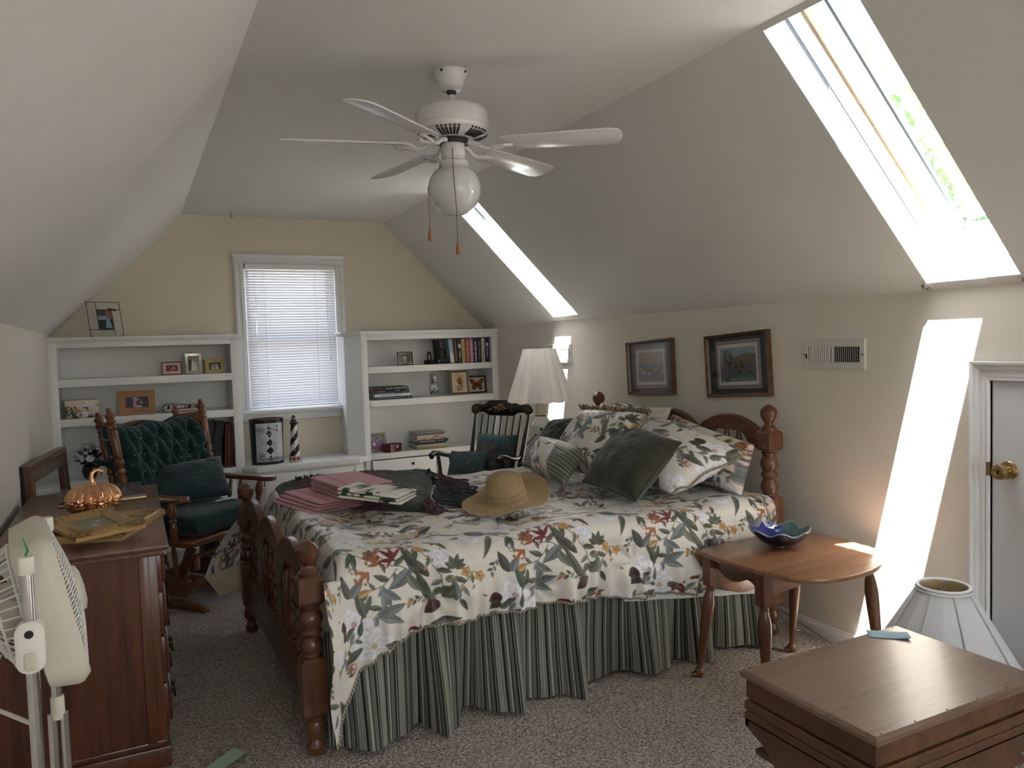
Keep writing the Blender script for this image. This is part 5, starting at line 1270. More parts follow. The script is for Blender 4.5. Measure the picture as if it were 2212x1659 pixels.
def boards(m):
    band(.331,.361,.010)(m); band(.300,.329,.010)(m)
cp('lower_band', boards, M_OKS, smooth=25)
def keel(L): # scalloped outline, deeper in the middle
    k = [(0,.302),(0,.285),(.03,.272),(.07,.255),(.10,.225),(.125,.20),(.16,.19)]
    return [(0,.312)]+[(f,z) for f,z in k]+[(L-f,z) for f,z in k[::-1]]+[(L,.312)]
Ly = CY1-CY0-.02; Lx = CX1-CX0-.02
for x in (CX0+.010,CX1-.028): cp('end_panel', lambda m: m.prism([(CY0+.01+f,z) for f,z in keel(Ly)],.018,Matrix(((0,0,1,x),(1,0,0,0),(0,1,0,0),(0,0,0,1)))), M_OKS, bevel=.003)
for y in (CY0+.028,CY1-.010): cp('front_panel', lambda m: m.prism([(CX0+.01+f,z) for f,z in keel(Lx)],.018,Matrix(((1,0,0,0),(0,0,-1,y),(0,1,0,0),(0,0,0,1)))), M_OKX if 0 else M_OKS, bevel=.003)
cp('bottom_board', lambda m: m.box(CX0+.03,CY0+.03,.205,CX1-.03,CY1-.03,.22), M_OKS)
for x in (CX0+.22,CX1-.22):
    for y in (CY0+.17,CY1-.17): cp('leg', lambda m: m.turn((x,y,.206),(x,y,0),[(0,.02),(.2,.024),(.5,.016),(.8,.02),(1,.016)],14), M_OKS)
nail = MB(); nail.M = Matrix.Translation(-off2)
for i in range(6):
    x = CX0+.03+(CX1-CX0-.06)*i/5
    for y in (CY0+.012,CY1-.012): nail.lathe([(.003,.4495),(.003,.4506),(.001,.451)],8,(x,y,0))
obj('nail_head',nail,mat('nail_dark',(50,40,34),.5,.6),ch)
m = MB(); m.M = Matrix.Translation((2.085,1.605,.4515)) @ Matrix.Rotation(-.75,4,'Z') @ Matrix.Scale(1.25,4)
P = np.array([[(-.048+.096*i/8,-.024+.048*j/4,.0005+.006*max(0,(i/8-.6))*2*(1 if j<3 else .4)) for j in range(5)] for i in range(9)])
mm = MB(); mm.M = m.M; mm.grid(P); o = obj('sticky_note',mm,mat('blue_paper',(150,178,192),.8)); tag(o,'pale blue sticky note on the lid of the oak chest','note'); o.modifiers.new('t','SOLIDIFY').thickness = .0006
# white empire shade lamp standing behind the chest
lp = thing('lamp','white empire-shade lamp on the floor between the oak chest and the low door','lamp',(2.515,1.715,0))
M_SHD = mat('shade_fabric',(206,208,212),.8,var=.02,bmp=.06,bs=180); M_SHI = mat('shade_lining',(206,190,150),.8)
n = 96; a = np.linspace(0,2*PI,n*2+1); t = np.linspace(0,1,20); Aa,Tt = np.meshgrid(a,t,indexing='ij')
def shade(r0,r1,z0,z1,oval=1.0,k=8):
    pan = np.cos((((Aa+.2)*k/(2*PI))%1-.5)*2*PI/k)**-1*math.cos(PI/k); pan = .55*1+.45*pan
    R__ = (r1+(r0-r1)*Tt)*pan; return np.stack([R__*np.cos(Aa),R__*np.sin(Aa),z1+(z0-z1)*Tt],-1)
S_ = shade(.252,.080,.215,.505); so_ = gridobj('lamp_shade',S_,M_SHD,lp)
gridobj('shade_lining',S_*np.array([.985,.985,1])+np.array([0,0,.0006]),M_SHI,so_)
m = MB()
for z,r,h in ((.505,.0825,.0055),(.495,.0875,.004)): m.tube([(r*cos(q),r*sin(q),z) for q in [2*PI*k/60 for k in range(60)]],h,8,closed=True)
obj('trim_tape',m,mat('shade_tape',(220,221,224),.8),so_); m = MB(); m.tube([(.25*cos(q),.25*sin(q),.215) for q in [2*PI*k/60 for k in range(60)]],.005,8,closed=True); obj('trim_tape',m,mat('shade_tape',(220,221,224),.8),so_)
m = MB()
for k in range(8):
    q = (k+.5-.2*8/(2*PI)+.0)*2*PI/8; m.tube([(.0815*cos(q),.0815*sin(q),.503),(.2515*cos(q),.2515*sin(q),.217)],.0032,6)
obj('rib',m,M_SHD,so_)
m = MB()
for q in (.5,.5+2*PI/3,.5+4*PI/3): m.tube([(.08*cos(q),.08*sin(q),.500),(.06*cos(q),.06*sin(q),.486),(.0,.0,.462)],.002,6)
m.lathe([(.012,.459),(.012,.464),(.001,.465)],16); obj('spider',m,BLACK,lp)
m = MB(); m.lathe([(.004,.462),(.008,.468),(.006,.474),(.010,.480),(.009,.487),(.001,.492)],14); obj('finial',m,mat('dark_bronze',(52,40,32),.35,.8),lp)
m = MB(); m.lathe([(.07,0),(.07,.012),(.03,.022),(.028,.04),(.06,.09),(.062,.13),(.03,.19),(.014,.2),(.012,.33),(.012,.34)],28); obj('lamp_base',m,mat('lamp_ceramic',(210,206,196),.25),lp)
m = MB(); m.lathe([(.004,.33),(.004,.46)],8); m.tube([(.0,.0,.33),(.05,0,.36),(.05,0,.42),(0,0,.46)],.002,6); obj('harp',m,BRASS,lp)
m = MB(); m.sphere((0,0,.385),.03,14,10,(1,1,1.2)); m.lathe([(.013,.33),(.013,.362)],14); obj('bulb',m,mat('bulb_white',(230,226,214),.3),lp)
# lamp cord along the skirting
m = MB(); m.tube([(2.788,3.2,.03),(2.782,2.9,.075),(2.775,2.70,.06),(2.772,2.58,.035),(2.765,2.47,.016),(2.72,2.30,.012),(2.60,1.95,.012),(2.50,1.80,.012)],.003,8)
o = obj('extension_cord',m,mat('cord_tan',(150,122,84),.6)); tag(o,'tan lamp cord running along the skirting below the table','cord')
m = MB(); m.tube([(2.545,2.49,.13),(2.553,2.47,.12),(2.57,2.435,.10),(2.595,2.44,.095),(2.60,2.46,.10)],.0025,8); o = obj('cord_loop',m,mat('cord_tan',(150,122,84),.6)); tag(o,'loop of tan cord caught on the far table leg','cord')
# ================================================================== built-in bookcases and window bench
M_BC = mat('bookcase_paint',(232,233,233),.4,var=.02,vs=3,bmp=.08,bs=25)
YB0 = 5.90
def bookcase(name, label, x0, x1, open0, open1, angled):
    bc_ = thing(name,label,'bookcase',((x0+x1)/2,6.05,0)); off = Vector(bc_.location)
    def p(nm, fn, mt=M_BC, par=None, **k):
        m = MB(); m.M = Matrix.Translation(-off); fn(m); return obj(nm, m, mt, par or bc_, **k)
    def stiles(m):
        m.box(x0,YB0,0,open0,YB0+.02,1.50); m.box(open1,YB0,0,x1,YB0+.02,1.50); m.box(open0,YB0,1.462,open1,YB0+.02,1.50)
        m.box(open0,YB0,.515,open1,YB0+.02,.56); m.box(open0,YB0,.0,open1,YB0+.02,.09)
    p('face_frame', stiles, bevel=.002)
    p('side_panel', lambda m: m.box(open0-.018,YB0+.02,0,open0,YF,1.50)); p('side_panel', lambda m: m.box(open1,YB0+.02,0,open1+.018,YF,1.50))
    p('back_panel', lambda m: m.box(open0,YF-.012,.54,open1,YF-.002,1.50))
    for z in (1.252,.986): p('shelf', lambda m: (m.box(open0,YB0+.006,z-.022,open1,YF-.012,z), m.box(open0,YB0-.001,z-.052,open1,YB0+.019,z)), bevel=.002)
    p('shelf', lambda m: m.box(open0,YB0+.019,.53,open1,YF-.012,.560))
    def top(m):
        for e,z0,z1 in ((.0,1.495,1.505),(.008,1.500,1.508),(.016,1.507,1.514),(.026,1.513,1.531)):
            xa = x0 if not angled else x0-.05-e; xb = x1+(e if not angled else 0)
            if angled: m.prism([(x0-e*.6,YB0-e),(x1,YB0-e),(x1,YF),(x0-.115-e,YF),(x0-.115-e,YB0+.10-e)],z1-z0,Matrix.Translation((0,0,z0)))
            else: m.prism([(x0,YB0-e),(x1+e,YB0-e),(x1+e,YF),(x0,YF)],z1-z0,Matrix.Translation((0,0,z0)))
    p('crown_top', top, bevel=.002)
    if angled: p('angled_side', lambda m: m.prism([(x0,YB0),(x0+.02,YB0+.004),(x0-.095,YF),(x0-.115,YF),(x0-.112,YB0+.10)],1.50), bevel=.002)
    return bc_, p
lb, lpart = bookcase('bookcase','white built-in bookcase left of the window',-.485,.717,-.435,.656,False)
rb, rpart = bookcase('bookcase','white built-in bookcase right of the window with an angled side',1.622,2.798,1.667,2.742,True)
def cabdoors(part, doors, knob=None):
    for (xa,xb) in doors:
        d = part('cabinet_door', lambda m: (m.box(xa,YB0-.018,.10,xb,YB0-.0005,.508),), bevel=.003)
        for z in (.42,.18): part('hinge', lambda m: (m.lathe([(.004,z-.025),(.004,z+.025)],8,(xa-.003,YB0-.014,0)), m.sphere((xa-.003,YB0-.014,z+.028),.005,8,6), m.sphere((xa-.003,YB0-.014,z-.028),.005,8,6)), mat('hinge_bronze',(74,66,54),.4,.8), d)
        k = knob if knob else xb-.04
        part('door_knob', lambda m: m.lathe([(.005,-.0),(.005,.012),(.011,.018),(.012,.024),(.001,.028)],14,(k,-(YB0-.018),.47),ax='z') if 0 else m.sphere((k,YB0-.034,.462),.012,12,8), mat('hinge_bronze',(74,66,54),.4,.8), d)
cabdoors(lpart, [(-.43,.108),(.112,.653)]); cabdoors(rpart, [(1.672,2.205),(2.21,2.738)], 2.0)
# window bench cabinet
bn = thing('window_bench','white window bench cabinet with angled corners between the bookcases','cabinet',(1.16,6.0,0)); off3 = Vector(bn.location)
def bnp(nm, fn, mt=M_BC, par=None, **k):
    m = MB(); m.M = Matrix.Translation(-off3); fn(m); return obj(nm, m, mt, par or bn, **k)
bnp('bench_top', lambda m: m.prism([(.722,YF-.001),(.722,5.872),(.69,5.872),(.785,5.79),(1.545,5.79),(1.655,5.872),(1.615,5.89),(1.505,5.995),(1.505,YF-.001)],.042,Matrix.Translation((0,0,.520))), bevel=.003)
bnp('bench_body', lambda m: m.prism([(.722,YF-.001),(.722,5.89),(.80,5.825),(1.53,5.825),(1.60,5.89),(1.505,5.99),(1.505,YF-.001)],.52), bevel=.002)
for (xa,xb) in ((.84,1.164),(1.168,1.50)):
    d = bnp('cabinet_door', lambda m: m.box(xa,5.808,.10,xb,5.8245,.50), bevel=.003)
    xh = xa-.003 if xa < 1 else xb+.003
    for z in (.44,.16): bnp('hinge', lambda m: (m.lathe([(.004,z-.028),(.004,z+.028)],8,(xh,5.812,0)), m.sphere((xh,5.812,z+.03),.005,8,6)), mat('hinge_bronze',(74,66,54),.4,.8), d)
# mini blind ---------------------------------------------------------
bl = thing('window_blind','white mini blind lowered over the far window','blind',(1.157,6.185,1.5)); off4 = Vector(bl.location)
M_SLAT, nt, b = newmat('blind_slat'); b.inputs['Base Color'].default_value = srgb(206,208,214); b.inputs['Roughness'].default_value = .4; b.inputs['Transmission Weight'].default_value = 0
_o = nt.nodes['Material Output']; tr = node(nt,'ShaderNodeBsdfTranslucent'); tr.inputs[0].default_value = srgb(226,232,244); mx = node(nt,'ShaderNodeMixShader'); mx.inputs[0].default_value = .10
nt.links.new(b.outputs[0],mx.inputs[1]); nt.links.new(tr.outputs[0],mx.inputs[2]); nt.links.new(mx.outputs[0],_o.inputs[0])
BX0,BX1 = .818,1.496
m = MB(); m.M = Matrix.Translation(-off4); m.box(BX0,6.16,2.03,BX1,6.20,2.072); obj('headrail',m,M_BC,bl,bevel=.003)
m = MB(); m.M = Matrix.Translation(-off4); ns = 51
for i in range(ns):
    z = 2.018-i*(2.018-.985)/(ns-1); c_ = .0115; tl = rad(64)
    row = []
    for k in range(5):
        q = (k/4-.5)*2; yy_ = q*c_*cos(tl); zz_ = q*c_*sin(tl)+.0012*(1-q*q); row.append((yy_,zz_))
    m.grid(np.array([[(x,6.182+a_,z+b_) for a_,b_ in row] for x in np.linspace(BX0+.002,BX1-.002,6)]))
o = obj('slats',m,M_SLAT,bl)
m = MB(); m.M = Matrix.Translation(-off4); m.box(BX0+.002,6.170,.958,BX1-.002,6.195,.972); obj('bottom_rail',m,M_BC,bl,bevel=.003)
for x in (.955,1.345):
    m = MB(); m.M = Matrix.Translation(-off4)
    for y in (6.1745,6.1905): m.lathe([(.0012,.97),(.0012,2.04)],6,(x,y,0))
    obj('ladder_cord',m,M_BC,bl)
m = MB(); m.M = Matrix.Translation(-off4); m.lathe([(.004,1.15),(.0045,2.02)],8,(.885,6.155,0)); obj('tilt_wand',m,glassmat('clear_acrylic',(.95,.97,1,1),.1),bl)
m = MB(); m.M = Matrix.Translation(-off4); m.tube([(1.42,6.158,2.03),(1.425,6.156,1.7),(1.44,6.155,1.35)],.0015,6); m.lathe([(.004,1.31),(.006,1.33),(.003,1.352)],8,(1.44,6.155,0)); obj('lift_cord',m,M_BC,bl)

# ------------------------------------------------------------------ shelf contents: left
SH = {1:1.2525, 2:.9865, 3:.5605, 0:1.5315}
def standing(name, label, cat, x, y, z, w, h, th, lean=8, rz=0, group=None):
    r = thing(name,label,cat,(x,y,z+.0008),rz,group); q = r
    M = Matrix.Translation((0,0,0)) @ Matrix.Rotation(rad(-lean),4,'X') @ Matrix.Translation((0,0,h/2)) @ Matrix.Rotation(PI/2,4,'X')
    return r, M          # in M space: local xy = picture plane, +z toward the viewer
def frameM(root, M, w, h, mw, th, mt, name='frame', prof_=None, smooth=30):
    prof_ = prof_ or [(0,0),(0,th*.85),(.12,th),(.5,th*.9),(.85,th*.55),(1,th*.5),(1,0)]
    m = MB(); m.M = M; rs = []
    for f,z in prof_:
        i = f*mw; rs.append([(-w/2+i,-h/2+i,z),(w/2-i,-h/2+i,z),(w/2-i,h/2-i,z),(-w/2+i,h/2-i,z)])
    rs.append(rs[0]); m.rings(rs,True,False); o = obj(name,m,mt,root,smooth=smooth)
    return o
def picM(root, M, cv, z=.003, mt_=None, name='photo', n=90):
    u = np.linspace(0,1,n); U,V = np.meshgrid(u,u,indexing='ij'); P = np.stack([(U-.5)*cv.w,(V-.5)*cv.h,0*U+z],-1)
    A = np.array(M); P = P @ A[:3,:3].T+A[:3,3]
    return gridobj(name,P,mt_ or painted('print_glazed',.3,coat=.15),root,cv.sample(U*cv.w,(1-V)*cv.h))
def backM(root, M, w, h, strut=True):
    m = MB(); m.M = M; m.box(-w/2+.004,-h/2+.004,-.004,w/2-.004,h/2-.004,.002)
    obj('backing',m,BLACK,root,smooth=0)
    if strut:
        m = MB(); a = M @ Vector((0,h*.15,-.004)); b_ = Vector((0,a.y+.05,.002)); m.beam(a,b_,.02,.003,(1,0,0)); obj('easel_back',m,BLACK,root,smooth=0)
def figure(c, x, y, s, body, skin=(200,160,136), hair=(60,40,30)):
    c.ell(x,y,s*.5,s*.95,body); c.ell(x,y-s*1.1,s*.30,s*.36,skin); c.ell(x,y-s*1.28,s*.32,s*.2,hair)
# wire frame on the bookcase top
r,M = standing('framed_photo','black wire frame with clear glass standing on top of the left bookcase','picture frame',-.128,6.02,SH[0],.205,.25,.006,14,.40)
m = MB(); m.M = M; w2,h2 = .109,.127
def wire(a,b): m.tube([(a[0],a[1],0),(b[0],b[1],0)],.0022,6)
for a,b in (((-w2,-h2),(w2,-h2)),((w2,-h2),(w2,h2)),((w2,h2),(-w2,h2)),((-w2,h2),(-w2,-h2)),((-.048,-.072),(-.048,h2)),((-.048,.072),(w2,.072)),((.052,-h2),(.052,.072)),((-w2,-.072),(.052,-.072))): wire(a,b)
obj('wire',m,BLACK,r)
m = MB(); m.M = M; m.box(-w2,-h2,-.0008,w2,h2,.0008); obj('glass',m,panemat(),r,smooth=0)
cv = Cv(.1,.144,900,(36,38,46)); cv.rect(.0,.0,.05,.05,(60,60,66)); cv.rect(.055,.0,.1,.07,(140,92,92)); cv.rect(.0,.045,.06,.075,(136,152,166)); cv.poly([(.06,.06),(.075,.06),(.09,.135),(.045,.13)],(128,164,180)); cv.ell(.068,.055,.010,.012,(150,120,104)); picM(r,M @ Matrix.Translation((.002,0,0)),cv,.0015)
m = MB(); m.M = M @ Matrix.Translation((.05,.072,.004))
for q in (.2,-.2,PI-.2,PI+.2): m.tube([(0,0,0),(.03*cos(q),.03*sin(q),.004)],[.004,.001],6)
m.tube([(-.02,.01,.003),(.028,-.012,.003)],.003,6); obj('dragonfly',m,BLACK,r)
m = MB(); m.M = M; m.tube([(-.095,-.11,-.002),(-.10,-.125,-.05)],.002,6); m.tube([(.095,-.11,-.002),(.10,-.125,-.05)],.002,6); obj('easel_leg',m,BLACK,r)
# pink matted photo
r,M = standing('framed_photo','thin brown frame with a pink mat on the left bookcase top shelf','picture frame',.265,5.97,SH[1],.13,.092,.01)
frameM(r,M,.13,.092,.006,.012,mat('frame_bronze',(96,70,58),.4)); backM(r,M,.13,.092)
cv = Cv(.12,.082,1200,(212,166,160)); cv.rect(.022,.018,.098,.062,(92,34,34)); 
for x,y,s,c_ in ((.042,.045,.010,(120,50,46)),(.056,.05,.010,(150,120,110)),(.072,.04,.012,(190,176,160)),(.086,.034,.012,(60,30,30))): figure(cv,x,y,s,c_)
picM(r,M,cv)
# ornate silver frame
r,M = standing('framed_photo','ornate silver frame with a wedding photo between the pink and yellow frames','picture frame',.407,5.965,SH[1],.118,.152,.012)
M_SIL = mat('silver_leaf',(190,186,172),.25,.9,var=.3,vs=80); frameM(r,M,.112,.148,.020,.010,M_SIL)
m = MB(); m.M = M
for i in range(26):
    f = i/26
    for sx in (-1,1): m.sphere((sx*.054,-.072+.144*f,.007),.0042+.0014*(i%2),7,5,(1,.8,.7))
for i in range(20):
    f = i/19
    for sy_ in (-1,1): m.sphere((-.052+.104*f,sy_*.071,.007),.0042+.0014*(i%2),7,5,(.8,1,.7))
for dx,dy,s_ in ((0,.078,.010),(-.016,.075,.007),(.016,.075,.007)): m.sphere((dx,dy,.006),s_,8,6,(1,.8,.5))
obj('beading',m,M_SIL,r); backM(r,M,.112,.148)
cv = Cv(.074,.11,1200,(126,120,118)); cv.rect(.005,.02,.025,.11,(50,48,50)); cv.ell(.015,.02,.006,.008,(160,150,144)); cv.poly([(.028,.04),(.046,.04),(.06,.11),(.02,.11)],(206,204,200)); cv.ell(.036,.03,.007,.009,(166,152,144)); cv.ell(.056,.03,.006,.008,(150,140,134)); cv.poly([(.05,.04),(.064,.04),(.07,.11),(.056,.11)],(170,166,160)); picM(r,M,cv)
# yellow striped frame
r,M = standing('framed_photo','yellow frame with diagonal grooves at the right end of the left top shelf','picture frame',.55,5.965,SH[1],.126,.1,.012)
cvf = Cv(.128,.102,1200,(196,168,92)); 
for i in range(40): cvf.line([(-.08+i*.0085,0),(-.03+i*.0085,.102)],.0026,(150,122,60))
cvf.rect(.016,.016,.112,.086,(186,156,82)); cvf.rect(.024,.024,.104,.078,(60,58,52)); cvf.poly([(.05,.036),(.06,.036),(.066,.076),(.036,.076)],(170,168,160)); cvf.poly([(.07,.036),(.08,.036),(.096,.076),(.066,.076)],(186,184,176)); cvf.rect(.058,.034,.068,.07,(84,86,76))
m = MB(); m.M = M; m.box(-.064,-.05,-.004,.064,.05,.008); obj('frame_block',m,mat('frame_mustard',(186,156,82),.5),r,bevel=.002); picM(r,M,cvf,.0084,painted('print_paper',.35),'face'); backM(r,M,.1,.08)
# floral fabric box
bx = thing('fabric_box','small floral fabric covered box on the left bookcase middle shelf','box',(-.307,6.0,SH[2]+.0005),.04)
c4 = TILE2
def boxcol(nm, x0_,y0_,z0_,x1_,y1_,z1_, uo, vo):
    """box with printed faces: one grid wrapped round four sides + top"""
    hx,hy = (x1_-x0_)/2,(y1_-y0_)/2; per = [(-hx,-hy),(hx,-hy),(hx,hy),(-hx,hy),(-hx,-hy)]; pts = []; L = 0; us = []
    for (xa,ya),(xb,yb) in zip(per[:-1],per[1:]):
        d = math.hypot(xb-xa,yb-ya)
        for k in range(40): f = k/39; pts.append((xa+(xb-xa)*f,ya+(yb-ya)*f)); us.append(L+d*f)
        L += d
    pts = np.array(pts); us = np.array(us); zv = np.linspace(z0_,z1_,30)
    P = np.stack([np.repeat(pts[:,None,0],32,1),np.repeat(pts[:,None,1],32,1),np.tile(np.concatenate([zv,[z1_,z1_]]),(len(pts),1))],-1)
    P[:,31,:2] *= .02; P[:,30,:2] *= .985
    U = np.repeat(us[:,None],32,1); V = -P[...,2]; V[:,31] -= hy
    return gridobj(nm,P,M_FLOR2,bx,c4.sample(U*1.6+uo,V*1.6+vo),smooth=30)
boxcol('box_body',-.096,-.07,0,.096,.07,.08,.35,.30); boxcol('box_lid',-.101,-.075,.075,.101,.075,.122,.0,.2)
# script engraved wood frame
r,M = standing('framed_photo','honey wood frame engraved with handwriting around a photo of a child','picture frame',.029,5.99,SH[2],.232,.166,.014,7)
cvf = Cv(.232,.166,1400,(164,112,62))
for i in range(9):
    y = .012+i*.0165; x = .008
    while x < .222:
        L_ = .008+.022*random.random()
        if not (.046 < y < .122 and .036 < x+L_*.5 < .196): cvf.line([(x+L_*k/8,y+.0022*sin(k*2.1+i)) for k in range(9)],.0012,(96,60,30),.8)
        x += L_+.007
for k,(x0_,w_) in enumerate(((.100,.03),(.134,.02),(.156,.026),(.184,.034))):   # the larger cursive flourish
    cvf.line([(x0_+w_*(.5+.5*sin(q*.9+k)),.141-.011*cos(q*.9)+.0) for q in range(8)],.0022,(70,44,22)); cvf.line([(x0_+w_*.2,.150),(x0_+w_*1.1,.136)],.0018,(70,44,22))
cvf.rect(.044,.046,.190,.120,(28,26,52)); cvf.rect(.092,.046,.118,.115,(150,140,152)); cvf.ell(.125,.09,.016,.022,(92,24,40)); cvf.ell(.124,.06,.010,.012,(176,140,124)); cvf.ell(.124,.053,.011,.007,(70,50,40)); cvf.ell(.124,.112,.026,.006,(190,180,176)); cvf.ell(.146,.085,.006,.008,(190,180,170))
m = MB(); m.M = M; m.box(-.116,-.083,-.005,.116,.083,.009); obj('frame_block',m,wood('honey_frame',(140,94,50),(176,124,72),.5,'x'),r,bevel=.003); picM(r,M,cvf,.0094,painted('print_paper',.35),'face',200); backM(r,M,.2,.15)
# black and white patterned pouch
pc = thing('patterned_pouch','black and white patterned zip pouch lying behind the rocker post','pouch',(.33,6.02,SH[2]+.0005))
u = np.linspace(-1,1,110); U,V = np.meshgrid(u,u,indexing='ij'); th_ = ((1-np.abs(U)**8)*(1-np.abs(V)**6)+1e-9)**.3
P = np.concatenate([np.stack([U*.13,V*.085,.008+.020*(1-.5*U)*th_+.022],-1),np.stack([U*.13,V*.085,.026-.026*th_],-1)[::-1]],0)
vn = vnoise(U*26,V*18,5); cc = np.where((vn>.5)[...,None],np.array(srgb(26,24,26)[:3]),np.array(srgb(206,200,196)[:3])); cb = np.where((V<-.5)[...,None]&(np.abs(U)>.0)[...,None],np.array(srgb(196,178,170)[:3]),cc)
gridobj('pouch_body',P,painted('printed_cotton',.8,.1,200),pc,np.concatenate([cc,cb[::-1]],0))
m = MB(); m.tube([(-.125,-.075,.026),(0,-.088,.027),(.125,-.075,.024)],.003,6); obj('zipper',m,BLACK,pc)
# big books in the lower left shelf
def book(name, label, w, h, d, col, x, y, z, lean=0, rz=0, group=None, pages=(206,198,180), spine=None, cat='book', bands=None, text=None):
    """upright book, spine towards -y; w thickness, h height, d depth"""
    r = thing(name,label,cat,(x,y,z+.0006+max(0,w*sin(rad(lean)))),rz,group,0,rad(lean)); mt = mat('book_%d_%d_%d'%col,col,.55,var=.08,vs=20)
    m = MB(); t_ = .0022
    m.box(0,0,0,t_,d,h); m.box(w-t_,0,0,w,d,h)
    m.rings([[(w/2-w/2*cos(q*PI/6),-.0035*sin(q*PI/6),z_) for q in range(7)]+[(w,.002,z_),(0,.002,z_)] for z_ in (0,h)])
    obj('cover',m,mt,r,smooth=30)
    m = MB(); m.box(t_,.003,.003,w-t_,d-.003,h-.004); obj('pages',m,mat('book_pages',pages,.85,var=.08,vs=300),r,smooth=0)
    if bands:
        m = MB()
        for z0_,z1_,x0_,x1_ in bands: m.box(w*x0_,-.0045,h*z0_,w*x1_,-.001,h*z1_)
        obj('spine_print',m,mat('spine_%d_%d_%d'%spine,spine,.5),r,smooth=0)
    return r
book('binder','black binder leaning left of its pair on the lower left shelf',.060,.345,.22,(20,20,20),.414,5.955,SH[3],10,cat='binder',group='black binders')
book('binder','black binder leaning against the red albums on the lower left shelf',.062,.335,.22,(24,24,25),.478,5.95,SH[3],10,cat='binder',group='black binders')
for i,(x,l) in enumerate(((.618,'first of three dark red albums, next to the binders'),(.640,'middle one of three dark red albums, with stamped spine'),(.6640,'last of three dark red albums, nearest the window')))\
  : 
    x = .5535+.0205*i
    book('photo_album',l,.0195,.318-.006*(i==2),.2,[(96,38,30),(92,40,32),(84,34,28)][i],x+.028,5.955,SH[3],3.2,group='dark red albums',cat='album',spine=(140,84,60),bands=[(.02,.03,.1,.9),(.97,.98,.1,.9)]+([(.15+.07*k,.19+.07*k,.3,.7) for k in range(10)] if i == 1 else []))
# white flowers in a dark vase
vs_ = thing('flower_vase','bunch of white silk flowers in a dark vase on the lower left shelf','flowers',(-.285,6.03,SH[3]+.0005))
m = MB(); m.lathe([(.03,0),(.034,.004),(.046,.03),(.05,.06),(.042,.085),(.034,.095),(.036,.10)],24,cap=True); obj('vase',m,mat('vase_black',(26,26,28),.25),vs_)
M_WF = mat('petal_white',(222,222,226),.7); M_LF = mat('leaf_dark',(34,48,32),.6,var=.3,vs=30)
m = MB(); m2 = MB(); rr_ = random.Random(5)
for i in range(38):
    th = rr_.uniform(0,2*PI); el = rr_.uniform(.05,1.4); R__ = .10; p = Vector((R__*cos(th)*cos(el)*1.15,R__*sin(th)*cos(el)*.9-.012,.125+R__*sin(el)*.95))
    m2.tube([(0,0,.09),tuple(p*.6+Vector((0,0,.04))),tuple(p)],.0015,5)
    q = Vector((0,0,1)).rotation_difference((p-Vector((0,0,.08))).normalized()).to_matrix().to_4x4(); s_ = rr_.choice((.018,.024,.036))
    for k in range(6):
        a_ = k*PI/3; mm = Matrix.Translation(p) @ q @ Matrix.Rotation(a_,4,'Z') @ Matrix.Rotation(-.5,4,'Y')
        m.M = mm; m.grid(np.array([[(s_*u_*1.1,s_*.5*v_*sin(PI*min(u_+.08,.97)),s_*.25*(u_**2)+.1*s_*v_*v_) for v_ in (-1,-.5,0,.5,1)] for u_ in (0.0,.25,.5,.75,1)]))
    m.M = Matrix(); m.sphere(tuple(p),s_*.25,6,5)
obj('blossoms',m,M_WF,vs_); obj('stems',m2,M_LF,vs_)
m = MB()
for i in range(16):
    th = rr_.uniform(0,2*PI); el = rr_.uniform(-.1,.9); p = Vector((.05*cos(th)*cos(el),.05*sin(th)*cos(el),.115+.05*sin(el))); m.M = Matrix.Translation(p) @ Matrix.Rotation(th,4,'Z') @ Matrix.Rotation(-el,4,'Y')
    m.grid(np.array([[(.055*u_,.016*v_*sin(PI*min(u_+.05,.98)),.006*v_*v_) for v_ in (-1,0,1)] for u_ in (0,.25,.5,.75,1)]))
obj('leaves',m,M_LF,vs_)
m = MB(); m.lathe([(.022,.10),(.06,.105),(.045,.125),(.001,.13)],16); obj('florist_foam',m,M_LF,vs_)

# ------------------------------------------------------------------ on the window bench
BZ = .5625
wb = thing('wastebasket','black oval wastebasket with a lighthouse chart print on the window bench','wastebasket',(.885,5.93,BZ),-.05)
a = np.linspace(0,2*PI,121); t = np.linspace(0,1,40); Aa,Tt = np.meshgrid(a,t,indexing='ij')
rx = .113+.010*Tt; ry = .070+.008*Tt; Zz = .003+.335*Tt
cc = np.zeros(Aa.shape+(3,))+np.array(srgb(20,21,23)[:3])
Po = np.stack([rx*np.cos(Aa),ry*np.sin(Aa),Zz],-1); Pi = (Po*np.array([.975,.96,1]))[:, ::-1]
gridobj('basket_body',np.concatenate([Po,Pi],1),mat('tole_black',(18,19,21),.35),wb)
m = MB(); m.lathe([(.114,0),(.114,.008),(.001,.009)],48,sy=.62); obj('base',m,BLACK,wb)
m = MB(); m.tube([(.1235*cos(q),.0785*sin(q),.338) for q in [2*PI*k/72 for k in range(72)]],.003,8,closed=True); obj('rim',m,mat('copper_rim',(104,62,44),.4,.5),wb)
cv = Cv(.19,.285,1400,(196,198,206)); N_=(44,48,70)
for k in range(11): # depth contours of a sea chart
    cv.line([(x*.01,.04+.012*k+.012*sin(x*.55+k*.8)+.0006*x*x*(k%3)) for x in range(20)],.0014+.0012*(k%2),(112,122,156),.7)
for k in range(6): cv.line([(.185-.006*k,.06),(.165-.008*k,.15),(.135-.004*k,.21)],.0016,(110,124,160),.7)
cv.ell(.03,.045,.035,.02,(150,150,160),al=.8); cv.line([(.0,.05),(.03,.052),(.06,.06)],.003,N_); cv.line([(.10,.04),(.13,.055),(.16,.058)],.003,(90,60,80))
cv.poly([(.073,.09),(.109,.09),(.124,.275),(.063,.275)],(216,216,218))
cv.poly([(.079,.085),(.106,.085),(.106,.092),(.091,.112)],(30,32,46))
